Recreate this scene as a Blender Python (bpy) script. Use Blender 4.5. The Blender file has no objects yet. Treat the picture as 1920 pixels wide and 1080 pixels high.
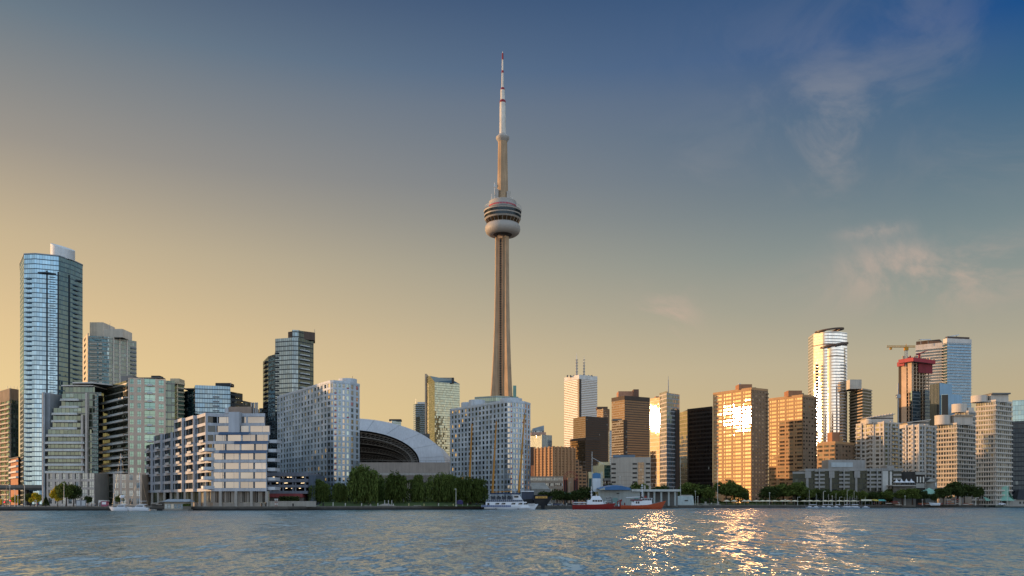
import bpy, bmesh, math, random
from mathutils import Vector
random.seed(7)
R = math.radians
scene = bpy.context.scene
COL = scene.collection

# ------------------------------------------------------------------ camera, sky, sun
F, CX, YH, CH = 1600.0, 960.0, 940.0, 4.0      # focal length and horizon of the photo, camera height in metres
GZ = 1.6                                       # ground above the water
cam = bpy.data.cameras.new('camera'); camo = bpy.data.objects.new('camera', cam); COL.objects.link(camo)
camo.location = (0, 0, CH); camo.rotation_euler = (R(90), 0, 0)
cam.sensor_width = 36; cam.lens = 36*F/1920; cam.shift_y = (YH-540)/1920.0
cam.clip_start = 0.5; cam.clip_end = 30000
scene.camera = camo
scene.view_settings.view_transform = 'Standard'; scene.view_settings.look = 'None'
scene.view_settings.exposure = 0.0; scene.view_settings.gamma = 1.0
scene.cycles.use_denoising = True
scene.cycles.sample_clamp_indirect = 30
scene.cycles.max_bounces = 6; scene.cycles.glossy_bounces = 4; scene.cycles.diffuse_bounces = 2

SUN_AZ, SUN_EL = R(9.0), R(5.4)                # sun low over the lake, to the west (beside the camera, a little ahead)
TOSUN = Vector((-math.cos(SUN_AZ)*math.cos(SUN_EL), math.sin(SUN_AZ)*math.cos(SUN_EL), math.sin(SUN_EL)))
sl = bpy.data.lights.new('sun', 'SUN'); sl.energy = 5.0; sl.color = (1.0, .60, .30); sl.angle = R(.53)
so = bpy.data.objects.new('sun', sl); COL.objects.link(so)
so.rotation_euler = (-TOSUN).to_track_quat('-Z', 'Y').to_euler(); so.location = (-500, 100, 300)

def lin(h):
    h = h.lstrip('#'); c = [int(h[i:i+2], 16)/255 for i in (0, 2, 4)]
    return tuple(x/12.92 if x <= .04045 else ((x+.055)/1.055)**2.4 for x in c) + (1,)

class NT:
    """small helper for writing node trees"""
    def __init__(s, t): s.t = t
    def n(s, kind, ins=None, **kw):
        nd = s.t.nodes.new(kind)
        for k, v in kw.items(): setattr(nd, k, v)
        for k, v in (ins or {}).items():
            if isinstance(v, bpy.types.NodeSocket): s.t.links.new(v, nd.inputs[k])
            else: nd.inputs[k].default_value = v
        return nd
    def m(s, op, a, b=0.0, c=0.0, clamp=False):
        nd = s.n('ShaderNodeMath', {0: a, 1: b, 2: c}, operation=op); nd.use_clamp = clamp
        return nd.outputs[0]
    def v(s, op, a, b=(0, 0, 0), out=0):
        nd = s.n('ShaderNodeVectorMath', {0: a, 1: b}, operation=op); return nd.outputs[out]
    def scale(s, a, k):
        nd = s.n('ShaderNodeVectorMath', {0: a}, operation='SCALE')
        if isinstance(k, bpy.types.NodeSocket): s.t.links.new(k, nd.inputs['Scale'])
        else: nd.inputs['Scale'].default_value = k
        return nd.outputs[0]
    def mix(s, f, a, b, mode='MIX'):
        nd = s.n('ShaderNodeMix', data_type='RGBA', blend_type=mode)
        for i, x in ((0, f), (6, a), (7, b)):
            if isinstance(x, bpy.types.NodeSocket): s.t.links.new(x, nd.inputs[i])
            else: nd.inputs[i].default_value = x if i == 0 else (tuple(x) if len(x) == 4 else tuple(x)+(1,))
        return nd.outputs[2]
    def ramp(s, f, stops, interp='LINEAR'):
        nd = s.n('ShaderNodeValToRGB', {0: f}); cr = nd.color_ramp; cr.interpolation = interp
        while len(cr.elements) < len(stops): cr.elements.new(.5)
        for e, (p, c) in zip(cr.elements, stops): e.position = p; e.color = c
        return nd.outputs[0]
    def mapr(s, x, a, b, c=0.0, d=1.0, smooth=False):
        nd = s.n('ShaderNodeMapRange', {0: x, 1: a, 2: b, 3: c, 4: d}); nd.clamp = True
        if smooth: nd.interpolation_type = 'SMOOTHSTEP'
        return nd.outputs[0]

w = bpy.data.worlds.new('World'); scene.world = w; w.use_nodes = True; w.node_tree.nodes.clear()
N = NT(w.node_tree)
D = N.n('ShaderNodeTexCoord').outputs['Generated']
sp = N.n('ShaderNodeSeparateXYZ', {0: D}); dz = N.m('MAXIMUM', sp.outputs[2], 0.0)
flat = N.v('NORMALIZE', N.n('ShaderNodeCombineXYZ', {0: sp.outputs[0], 1: sp.outputs[1]}).outputs[0])
sfac = N.v('DOT_PRODUCT', flat, Vector((TOSUN.x, TOSUN.y, 0)).normalized(), out=1)
zz = N.m('MULTIPLY', dz, 1.25)                       # ramps run to sin(elev)=0.8
def zr(stops): return [(z*1.25, lin(c)) for z, c in stops]
warm = N.ramp(zz, zr([(0, '#f3c98a'), (.10, '#eed097'), (.18, '#e2c595'), (.264, '#c8b492'), (.347, '#9d968c'), (.45, '#6c7b87'), (.515, '#4d5e76'), (.60, '#b9cad8'), (.8, '#d3e0ec')]))
cool = N.ramp(zz, zr([(0, '#cdb283'), (.09, '#c0ad88'), (.15, '#b3aa92'), (.21, '#959a91'), (.264, '#7a8b8e'), (.324, '#607888'), (.39, '#3a6386'), (.45, '#084b88'), (.51, '#0f4a80'), (.60, '#a9c2da'), (.8, '#cfdfee')]))
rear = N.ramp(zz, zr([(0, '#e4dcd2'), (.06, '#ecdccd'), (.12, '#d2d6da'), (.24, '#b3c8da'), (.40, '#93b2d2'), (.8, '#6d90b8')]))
t = N.m('POWER', N.mapr(sfac, -.40, .66), N.mapr(dz, .31, .42, 1.30, .72))
sky = N.mix(t, cool, warm)
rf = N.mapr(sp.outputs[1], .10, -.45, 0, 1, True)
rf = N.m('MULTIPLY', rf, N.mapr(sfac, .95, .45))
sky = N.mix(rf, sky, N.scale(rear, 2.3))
# thin wispy cirrus, mostly in the eastern half of the sky
pv = N.n('ShaderNodeMapping', {0: D}); pv.inputs['Scale'].default_value = (3.0, 3.0, 4.2); pv.inputs['Rotation'].default_value = (0, R(-18), 0)
c1 = N.n('ShaderNodeTexNoise', {'Vector': pv.outputs[0], 'Scale': 2.6, 'Detail': 8.0, 'Roughness': .62, 'Distortion': .7}).outputs[0]
def blob(px, py, rx, rz, k):
    v = Vector(((px-CX)/F, 1, (YH-py)/F)).normalized()
    dd = N.v('MULTIPLY', N.v('SUBTRACT', D, v), (1/rx, 1/rx, 1/rz))
    return N.m('MULTIPLY', N.m('POWER', 2.718, N.m('MULTIPLY', N.v('DOT_PRODUCT', dd, dd, out=1), -1.0)), k)
msk = blob(1550, 215, .065, .055, .32)
for a in ((1500, 60, .12, .05, .08), (1560, 270, .03, .06, .25), (1660, 480, .05, .018, .5), (1840, 500, .12, .024, 1.0), (1240, 605, .03, .028, 1.6), (1880, 290, .07, .03, .2), (1645, 432, .03, .006, .9), (1700, 60, .05, .06, .12), (1790, 110, .03, .06, .12), (1780, 540, .12, .03, .3), (1290, 330, .05, .05, .12)):
    msk = N.m('ADD', msk, blob(*a))
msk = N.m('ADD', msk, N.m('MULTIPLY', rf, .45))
cl = N.m('MULTIPLY', N.mapr(c1, .42, .66, 0, 1, True), msk, clamp=True)
ccol = N.mix(N.mapr(dz, .05, .4), lin('#dcb795'), lin('#a5a2a4'))
sky = N.mix(N.m('MULTIPLY', cl, .85), sky, ccol)
# the bright air round the low sun
g = N.v('DOT_PRODUCT', D, TOSUN, out=1)
glow = N.m('POWER', 2.718, N.m('MULTIPLY', N.m('SUBTRACT', g, 1.0), 34.0))
sky = N.mix(1.0, sky, N.mix(glow, (0, 0, 0), (3.2, 1.75, .62)), 'ADD')
# below the horizon: lake colour
sky = N.mix(N.mapr(sp.outputs[2], -.03, 0), lin('#4a5a66'), sky)
bg = N.n('ShaderNodeBackground', {0: sky, 1: 1.0})
N.n('ShaderNodeOutputWorld', {0: bg.outputs[0]})

# ------------------------------------------------------------------ geometry helpers
def X(px, d): return (px-CX)/F*d
def Z(py, d): return CH+(YH-py)/F*d
def W(px, py, d): return Vector((X(px, d), d, Z(py, d)))

class MB:
    """collects faces; build() links them as one mesh object"""
    def __init__(s): s.vs = []; s.fs = []; s.ms = []; s.uv = []; s.mats = []
    def mi(s, m):
        if m not in s.mats: s.mats.append(m)
        return s.mats.index(m)
    def face(s, pts, m, uv=None):
        b = len(s.vs); s.vs.extend(tuple(p) for p in pts); s.fs.append(tuple(range(b, b+len(pts)))); s.ms.append(s.mi(m))
        s.uv.append(uv if uv else [(p[0]+p[1], p[2]) for p in pts])
    def prism(s, poly, z0, z1, m, mt=None, bottom=False, u0=0.0):
        """poly runs left to right along the side that faces the camera (outward = right-hand side of travel)"""
        n = len(poly); u = u0
        for i in range(n):
            a, b = poly[i], poly[(i+1) % n]; l = math.hypot(b[0]-a[0], b[1]-a[1])
            s.face([(a[0], a[1], z0), (b[0], b[1], z0), (b[0], b[1], z1), (a[0], a[1], z1)], m, [(u, z0), (u+l, z0), (u+l, z1), (u, z1)]); u += l
        s.face([(p[0], p[1], z1) for p in poly], mt or m, [(p[0], p[1]) for p in poly])
        if bottom: s.face([(p[0], p[1], z0) for p in reversed(poly)], mt or m)
    def box(s, x0, x1, y0, y1, z0, z1, m, mt=None):
        s.prism([(x0, y0), (x1, y0), (x1, y1), (x0, y1)], z0, z1, m, mt, True)
    def ebox(s, E, u0, u1, d0, d1, z0, z1, m, mt=None):
        """box in a facade's own frame: u along it, d outward from it"""
        P = [E.p(u0, d1), E.p(u1, d1), E.p(u1, d0), E.p(u0, d0)]
        s.prism(P, z0, z1, m, mt, True, u0)
    def tube(s, p, q, r0, r1, m, n=8, cap=True):
        p, q = Vector(p), Vector(q); d = (q-p).normalized(); a = d.orthogonal().normalized(); b = d.cross(a)
        c = [(math.cos(2*math.pi*i/n), math.sin(2*math.pi*i/n)) for i in range(n)]
        A = [p+(a*x+b*y)*r0 for x, y in c]; B = [q+(a*x+b*y)*r1 for x, y in c]; L = (q-p).length
        for i in range(n):
            j = (i+1) % n; s.face([A[i], A[j], B[j], B[i]], m)
        if cap: s.face(list(reversed(A)), m); s.face(B, m)
    def lathe(s, prof, n, m, c=(0, 0)):
        """prof: (radius, z, material or None) from the bottom up"""
        for (r0, z0, *_), (r1, z1, *mm) in zip(prof, prof[1:]):
            mt = (mm and mm[0]) or m
            for i in range(n):
                a0, a1 = 2*math.pi*i/n, 2*math.pi*(i+1)/n
                P = [(c[0]+r0*math.cos(a0), c[1]+r0*math.sin(a0), z0), (c[0]+r0*math.cos(a1), c[1]+r0*math.sin(a1), z0), (c[0]+r1*math.cos(a1), c[1]+r1*math.sin(a1), z1), (c[0]+r1*math.cos(a0), c[1]+r1*math.sin(a0), z1)]
                if r0 < 1e-4: P = P[1:] if False else [P[0], P[2], P[3]]
                elif r1 < 1e-4: P = [P[0], P[1], P[2]]
                rr = max(r0, r1)
                s.face(P, mt, [(a0*rr, z0), (a1*rr, z0), (a1*rr, z1), (a0*rr, z1)][:len(P)])
    def loft(s, secs, m, cap=True, us=None):
        n = len(secs[0])
        for A, B in zip(secs, secs[1:]):
            for i in range(n):
                j = (i+1) % n; s.face([A[i], A[j], B[j], B[i]], m)
        if cap: s.face(list(reversed(secs[0])), m); s.face(secs[-1], m)
    def mesh(s, name, weld=False, smooth=False):
        me = bpy.data.meshes.new(name); me.from_pydata(s.vs, [], s.fs)
        for m in s.mats: me.materials.append(m)
        me.polygons.foreach_set('material_index', s.ms)
        ul = me.uv_layers.new(name='UVMap'); ul.data.foreach_set('uv', [c for f in s.uv for p in f for c in p])
        if weld or smooth:
            bm = bmesh.new(); bm.from_mesh(me); bmesh.ops.remove_doubles(bm, verts=bm.verts, dist=1e-4); bm.to_mesh(me); bm.free()
        if smooth:
            me.polygons.foreach_set('use_smooth', [True]*len(me.polygons))
            try: me.set_sharp_from_angle(angle=R(38))
            except Exception: pass
        me.update(); return me
    def build(s, name, parent=None, weld=False, smooth=False, loc=(0, 0, 0), label=None):
        if not s.fs: return None
        o = bpy.data.objects.new(name, s.mesh(name, weld, smooth)); COL.objects.link(o); o.parent = parent; o.location = loc
        if label: o['label'] = label
        return o

def thing(name, label, cat, loc=(0, 0, 0), rz=0.0, group=None):
    o = bpy.data.objects.new(name, None); COL.objects.link(o); o.location = loc; o.rotation_euler.z = rz
    o.empty_display_size = 1; return tag(o, label, cat, group)
def tag(o, label, cat, group=None):
    o['label'] = label; o['category'] = cat
    if group: o['group'] = group
    return o
def structure(o): o['kind'] = 'structure'; return o
def child(name, mesh, parent, loc=(0, 0, 0), rz=0.0, label=None):
    o = bpy.data.objects.new(name, mesh); COL.objects.link(o); o.parent = parent; o.location = loc; o.rotation_euler.z = rz
    if label: o['label'] = label
    return o
def copy_thing(src, loc, rz, label, group=None, sc=None):
    r = src.copy(); COL.objects.link(r); r.location = loc; r.rotation_euler.z = rz; r['label'] = label
    if group: r['group'] = group
    if sc: r.scale = sc
    for ch in list(src.children):
        c = ch.copy(); COL.objects.link(c); c.parent = r
        for g in list(ch.children):
            d = g.copy(); COL.objects.link(d); d.parent = c
    return r

# ------------------------------------------------------------------ materials
MATS = {}
def newmat(name):
    m = bpy.data.materials.new(name); m.use_nodes = True; m.node_tree.nodes.clear(); return m, NT(m.node_tree)
def wall(name, col, rough=.75, var=.16, sc=.12, metal=0.0, streak=.12, spec=.3):
    """painted or cast surface with large soft tone changes and rain streaks"""
    if name in MATS: return MATS[name]
    if not col: print('NOCOL', name); col = '#777777'
    m, T = newmat(name); c = lin(col) if isinstance(col, str) else tuple(col)+(1,)
    ob = T.n('ShaderNodeTexCoord').outputs['Object']
    n1 = T.n('ShaderNodeTexNoise', {'Vector': ob, 'Scale': sc, 'Detail': 5.0, 'Roughness': .65}).outputs[0]
    mp = T.n('ShaderNodeMapping', {0: ob}); mp.inputs['Scale'].default_value = (.9, .9, .04)
    n2 = T.n('ShaderNodeTexNoise', {'Vector': mp.outputs[0], 'Scale': 1.0, 'Detail': 3.0}).outputs[0]
    k = T.m('ADD', T.mapr(n1, .3, .7, 1-var, 1+var), T.mapr(n2, .35, .7, streak*.5, -streak))
    cc = T.scale(T.n('ShaderNodeRGB').outputs[0], k); cc.node.inputs[0].links[0].from_node.outputs[0].default_value = c
    p = T.n('ShaderNodeBsdfPrincipled', {'Base Color': cc, 'Roughness': rough, 'Metallic': metal, 'Specular IOR Level': spec})
    T.n('ShaderNodeOutputMaterial', {0: p.outputs[0]}); MATS[name] = m; return m
def glossmix(T, base, tint, refl, rough, nrm, edge=.85):
    """dark body under a reflecting skin (coated glass)"""
    d = T.n('ShaderNodeBsdfDiffuse', {'Color': base})
    g = T.n('ShaderNodeBsdfGlossy', {'Color': tint, 'Roughness': rough, 'Normal': nrm}, distribution='BECKMANN')
    lw = T.n('ShaderNodeLayerWeight', {'Blend': .5}).outputs['Facing']
    f = T.m('MULTIPLY_ADD', T.m('POWER', lw, 4.0), edge-refl, refl)
    return T.n('ShaderNodeMixShader', {0: f, 1: d.outputs[0], 2: g.outputs[0]})
def tilted(T, rnd, k, kz=None):
    """each pane hangs a hair out of true, so neighbours mirror different bits of sky"""
    nn = T.n('ShaderNodeNewGeometry').outputs['Normal']
    return T.v('NORMALIZE', T.v('ADD', nn, T.v('MULTIPLY', T.v('SUBTRACT', rnd, (.5, .5, .5)), (k, k, k if kz is None else kz))))
def curtain(name, floor, bay, dark='#1c2a30', tint='#a9c4d0', mull='#3a444a', mw=.07, spf=.22, spcol=None, refl=.45, rough=.05, tilt=.02, blinds=.25, vary=.5, blind_col='#9a9a90', tz=None):
    """curtain wall in metres (UV): panes, mullions, spandrel strips, a blind here and there"""
    if name in MATS: return MATS[name]
    m, T = newmat(name)
    uv = T.n('ShaderNodeSeparateXYZ', {0: T.n('ShaderNodeUVMap').outputs[0]})
    u = T.m('DIVIDE', uv.outputs[0], bay); v = T.m('DIVIDE', uv.outputs[1], floor)
    fu, fv = T.m('FRACT', u), T.m('FRACT', v)
    cell = T.n('ShaderNodeCombineXYZ', {0: T.m('FLOOR', u), 1: T.m('FLOOR', v)}).outputs[0]
    wn = T.n('ShaderNodeTexWhiteNoise', {'Vector': cell}, noise_dimensions='3D')
    fl = T.n('ShaderNodeTexWhiteNoise', {'Vector': T.n('ShaderNodeCombineXYZ', {0: T.m('FLOOR', T.m('DIVIDE', u, 5.0)), 1: T.m('FLOOR', v), 2: 7.0}).outputs[0]}, noise_dimensions='3D')
    ismull = T.m('LESS_THAN', fu, mw); isfl = T.m('LESS_THAN', fv, max(.05, min(.08, spf)))
    issp = T.m('LESS_THAN', fv, spf)
    k = T.mapr(wn.outputs[0], 0, 1, 1-vary, 1+vary)
    base = T.scale(T.n('ShaderNodeRGB').outputs[0], k); base.node.inputs[0].links[0].from_node.outputs[0].default_value = lin(dark)
    bl = T.m('LESS_THAN', T.m('ADD', T.m('MULTIPLY', wn.outputs[0], .5), T.m('MULTIPLY', fl.outputs[0], .5)), blinds*.75)
    bl = T.m('MULTIPLY', bl, T.m('GREATER_THAN', fv, T.mapr(fl.outputs[0], 0, .5, .25, .75)))
    base = T.mix(T.m('MULTIPLY', bl, .75), base, lin(blind_col))
    base = T.mix(issp, base, lin(spcol) if spcol else lin(dark))
    tn = T.scale(T.n('ShaderNodeRGB').outputs[0], T.mapr(wn.outputs[0], 0, 1, 1-vary*.35, 1.0)); tn.node.inputs[0].links[0].from_node.outputs[0].default_value = lin(tint)
    nrm = tilted(T, wn.outputs['Color'], tilt, tz)
    gl = glossmix(T, base, tn, refl, rough, nrm)
    if spcol:
        ps = T.n('ShaderNodeBsdfPrincipled', {'Base Color': lin(spcol), 'Roughness': .45, 'Specular IOR Level': .4})
        gl = T.n('ShaderNodeMixShader', {0: issp, 1: gl.outputs[0], 2: ps.outputs[0]})
    pm = T.n('ShaderNodeBsdfPrincipled', {'Base Color': lin(mull), 'Roughness': .5, 'Metallic': .2})
    mk = T.m('MAXIMUM', ismull, isfl)
    o = T.n('ShaderNodeMixShader', {0: mk, 1: gl.outputs[0], 2: pm.outputs[0]})
    T.n('ShaderNodeOutputMaterial', {0: o.outputs[0]}); MATS[name] = m; return m
def pane(name, dark='#20282c', tint='#b9c6cc', refl=.35, rough=.05, tilt=.03, curtains=.3, curt='#8f8a80'):
    """one window's glass; tone, tilt and curtains differ from window to window"""
    if name in MATS: return MATS[name]
    m, T = newmat(name)
    gi = T.n('ShaderNodeNewGeometry').outputs['Random Per Island']; oi = T.n('ShaderNodeObjectInfo').outputs['Random']
    wn = T.n('ShaderNodeTexWhiteNoise', {'Vector': T.n('ShaderNodeCombineXYZ', {0: T.m('MULTIPLY', gi, 91.0), 1: T.m('MULTIPLY', oi, 57.0)}).outputs[0]}, noise_dimensions='3D')
    base = T.scale(T.n('ShaderNodeRGB').outputs[0], T.mapr(wn.outputs[0], 0, 1, .4, 1.6)); base.node.inputs[0].links[0].from_node.outputs[0].default_value = lin(dark)
    sc = T.n('ShaderNodeSeparateColor', {0: wn.outputs['Color']})
    base = T.mix(T.m('LESS_THAN', sc.outputs[1], curtains), base, lin(curt))
    gl = glossmix(T, base, lin(tint), refl, rough, tilted(T, wn.outputs['Color'], tilt))
    T.n('ShaderNodeOutputMaterial', {0: gl.outputs[0]}); MATS[name] = m; return m
def lamp_mat(name, col, k):
    if name in MATS: return MATS[name]
    m, T = newmat(name); e = T.n('ShaderNodeEmission', {0: lin(col), 1: k}); T.n('ShaderNodeOutputMaterial', {0: e.outputs[0]}); MATS[name] = m; return m

# ------------------------------------------------------------------ facades
class Edge:
    def __init__(s, p, q):
        s.o = Vector(p).to_2d(); d = Vector(q).to_2d()-s.o; s.L = d.length; s.t = d/s.L; s.n = Vector((s.t.y, -s.t.x)); s.rz = math.atan2(s.t.y, s.t.x)
    def p(s, u, d=0.0): v = s.o+s.t*u+s.n*d; return (v.x, v.y)

class Building:
    """a thing standing on the ground; pts = (photo column, distance) of its outline's visible side, left to right"""
    def __init__(s, name, label, cat, pts, ytop, depth=20.0, ref=None, group=None, base=None, shift=None):
        wp = [(X(p, d), d) for p, d in pts]
        if ref is None: ref = min(range(len(pts)), key=lambda i: pts[i][1])
        s.dref = pts[ref][1]; s.base = GZ if base is None else base
        s.ox, s.oy = wp[ref]; s.root = thing(name, label, cat, (s.ox, s.oy, s.base), 0, group)
        s.line = [(x-s.ox, y-s.oy) for x, y in wp]
        if len(wp) == 3 and shift is None and depth is None:
            a, b, c = s.line; s.back = [(a[0]+c[0]-b[0], a[1]+c[1]-b[1])]
        else:
            sx = 0.0 if shift is None else shift
            s.back = [s.bk(s.line[-1], depth), s.bk(s.line[0], max(0, s.line[-1][1]-s.line[0][1])+depth)] if shift is None else [(s.line[-1][0]+sx, s.line[-1][1]+depth), (s.line[0][0]+sx, max(s.line[0][1], s.line[-1][1])+depth)]
        s.poly = s.line+s.back
        s.H = s.z(ytop); s.E = [Edge(a, b) for a, b in zip(s.line, s.line[1:])]
        s.w = MB(); s.panes = []; s.count = {}
    def bk(s, p, depth):
        """the same outline point moved straight back from the lake"""
        x, y = p[0]+s.ox, p[1]+s.oy; k = (y+depth)/y; return (x*k-s.ox, y+depth-s.oy)
    def z(s, py, d=None): return Z(py, d or s.dref)-s.base
    def lx(s, px, d=None): return X(px, d or s.dref)-s.ox
    def body(s, m, mt=None, inset=0.0, z0=-1.0, z1=None):
        s.w.prism(s.off(-inset) if inset else s.poly, z0, s.H if z1 is None else z1, m, mt)
    def off(s, d, ends=True):
        """outline with its visible side moved outward by d"""
        L = s.line; out = []
        for i, p in enumerate(L):
            ns = [s.E[j].n for j in (i-1, i) if 0 <= j < len(s.E)]
            v = sum(ns, Vector((0, 0))); v.normalize(); k = d/max(.4, v.dot(ns[0])); out.append((p[0]+v.x*k, p[1]+v.y*k))
        return out+s.back
    def punched(s, e, z0, z1, cols, rows, wf=.6, hf=.6, m=None, pm=None, r=.35, u0=0.0, u1=None, zoff=.25, mfun=None, pfun=None, edges=None):
        """wall sheet with real reveals and one pane behind each opening"""
        E = s.E[e] if isinstance(e, int) else e; u1 = E.L if u1 is None else u1
        cw = (u1-u0)/cols; rh = (z1-z0)/rows
        if edges: ue = [(u0+a*(u1-u0), u0+b*(u1-u0)) for a, b in edges]; cols = len(ue)
        else: ue = [(u0+(i+.5-wf/2)*cw, u0+(i+.5+wf/2)*cw) for i in range(cols)]
        ve = [(z0+(j+zoff)*rh, z0+(j+zoff+hf)*rh) for j in range(rows)]
        q = lambda u, d, z: E.p(u, d)+(z,)
        def quad(ua, ub, za, zb, mm): s.w.face([q(ua, 0, za), q(ub, 0, za), q(ub, 0, zb), q(ua, 0, zb)], mm, [(ua, za), (ub, za), (ub, zb), (ua, zb)])
        us = [u0]+[x for a in ue for x in a]+[u1]
        for j in range(rows+1):
            za = ve[j-1][1] if j else z0; zb = ve[j][0] if j < rows else z1
            if mfun is None: quad(u0, u1, za, zb, m)
            else:
                for i in range(cols+1):
                    a = u0 if i == 0 else u0+i*cw-cw/2; b = u1 if i == cols else a+cw if i else u0+cw/2
                    quad(a, b, za, zb, mfun(min(i, cols-1), j))
        for j, (za, zb) in enumerate(ve):
            for i in range(cols+1):
                quad(us[2*i], us[2*i+1], za, zb, mfun(min(i, cols-1), j) if mfun else m)
            for i, (ua, ub) in enumerate(ue):
                mm = mfun(i, j) if mfun else m
                s.w.face([q(ua, 0, za), q(ub, 0, za), q(ub, -r, za), q(ua, -r, za)], mm)
                s.w.face([q(ua, -r, zb), q(ub, -r, zb), q(ub, 0, zb), q(ua, 0, zb)], mm)
                s.w.face([q(ua, 0, za), q(ua, -r, za), q(ua, -r, zb), q(ua, 0, zb)], mm)
                s.w.face([q(ub, -r, za), q(ub, 0, za), q(ub, 0, zb), q(ub, -r, zb)], mm)
                p_ = pfun(i, j) if pfun else pm
                if p_ is not None: s.panes.append((E, ua, ub, za, zb, r-.04, p_))
        s.w.face([q(u0, -r-.3, z0), q(u0, 0, z0), q(u0, 0, z1), q(u0, -r-.3, z1)], m or mfun(0, 0))
        s.w.face([q(u1, 0, z0), q(u1, -r-.3, z0), q(u1, -r-.3, z1), q(u1, 0, z1)], m or mfun(0, 0))
        s.w.face([q(u0, 0, z1), q(u1, 0, z1), q(u1, -r-.6, z1), q(u0, -r-.6, z1)], m or mfun(0, 0))
    def slabs(s, zs, d, h, m, name='balcony', edges=None, inset=.2, lab=None):
        """one slab-and-parapet per storey, each an object, following the visible side"""
        L = s.line if edges is None else s.line[edges[0]:edges[1]+1]
        es = s.E if edges is None else s.E[edges[0]:edges[1]]
        def offl(k):
            out = []
            for i, p in enumerate(L):
                ns = [es[j].n for j in (i-1, i) if 0 <= j < len(es)]; v = sum(ns, Vector((0, 0))); v.normalize(); kk = k/max(.4, v.dot(ns[0])); out.append((p[0]+v.x*kk, p[1]+v.y*kk))
            return out
        mb = MB(); mb.prism(offl(d)+list(reversed(offl(-inset))), 0, h, m, None, True)
        me = mb.mesh(name)
        for z in zs: child(name, me, s.root, (0, 0, z), 0, lab)
    def balconies(s, e, us, zs, d, h, m, rail=None, name='balcony', mr=None):
        """separate balconies: (u0,u1) spans x storeys"""
        E = s.E[e] if isinstance(e, int) else e
        for (ua, ub) in us:
            mb = MB(); mb.ebox(E, ua, ub, -.1, d, 0, .25, m)
            if h > .3:
                mb.ebox(E, ua+.06, ub-.06, d-.12, d-.02, .25, h, mr or m); mb.ebox(E, ua+.02, ua+.1, 0, d-.13, .25, h, mr or m); mb.ebox(E, ub-.1, ub-.02, 0, d-.13, .25, h, mr or m)
            me = mb.mesh(name)
            for z in zs: child(name, me, s.root, (0, 0, z))
    def part(s, name, mb, label=None, smooth=False): return mb.build(name, s.root, smooth=smooth, label=label)
    def done(s, wname='wall', keep=100, smooth=False):
        s.w.build(wname, s.root, smooth=smooth)
        def size(p):
            E, ua, ub, za, zb, r, m = p; mid = E.p((ua+ub)/2); x, y = mid[0]+s.ox, mid[1]+s.oy
            return (ub-ua)*(zb-za)*abs(E.n.dot(Vector((x, y)).normalized()))/(x*x+y*y)
        P = sorted(s.panes, key=size, reverse=True); cache = {}
        for E, ua, ub, za, zb, r, m in P[:keep]:
            key = (round(ub-ua, 2), round(zb-za, 2), m.name)
            if key not in cache:
                a, h = ub-ua, zb-za; mb = MB(); fr = fmat(); f_ = min(.07, a*.06)
                mb.face([(0, 0, 0), (a, 0, 0), (a, 0, h), (0, 0, h)], m)
                fb = MB(); fb.box(a/2-f_, a/2+f_, -.05, .02, 0, h, fr)
                if h > 1.7: fb.box(0, a, -.04, .018, h*.33-f_, h*.33+f_, fr)
                cache[key] = (mb.mesh('window'), fb.mesh('frame'))
            o = child('window', cache[key][0], s.root, E.p(ua, -r)+(za,), E.rz); child('frame', cache[key][1], o)
        if P[keep:]:
            mb = MB()
            for E, ua, ub, za, zb, r, m in P[keep:]:
                q = lambda u, z: E.p(u, -r)+(z,)
                mb.face([q(ua, za), q(ub, za), q(ub, zb), q(ua, zb)], m)
            o = mb.build('window', s.root); o['kind'] = 'stuff'
        return s
def fmat(): return wall('window_frame_metal', '#4a4c4c', .5, .05)
def bis(px):
    """facade angle that throws the sun at the camera from photo column px"""
    c = Vector((-(px-CX)/F, -1)).normalized(); n = (Vector((TOSUN.x, TOSUN.y)).normalized()+c).normalized()
    return math.degrees(math.atan2(-n.y, -n.x))
def box_pts(pl, pc, pr, d, a=33.0):
    """corner outline on the street grid turned by a degrees: distances of the outer ends from the photo columns"""
    a = R(a); x, y = X(pc, d), d
    def far(px, dx, dy):
        k = (px-CX)/F; tt = (k*y-x)/(dx-k*dy); return y+tt*dy
    return [(pl, far(pl, -math.sin(a), math.cos(a))), (pc, d), (pr, far(pr, math.cos(a), math.sin(a)))]
def frange(a, b, n): return [a+(b-a)*i/n for i in range(n)]
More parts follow.
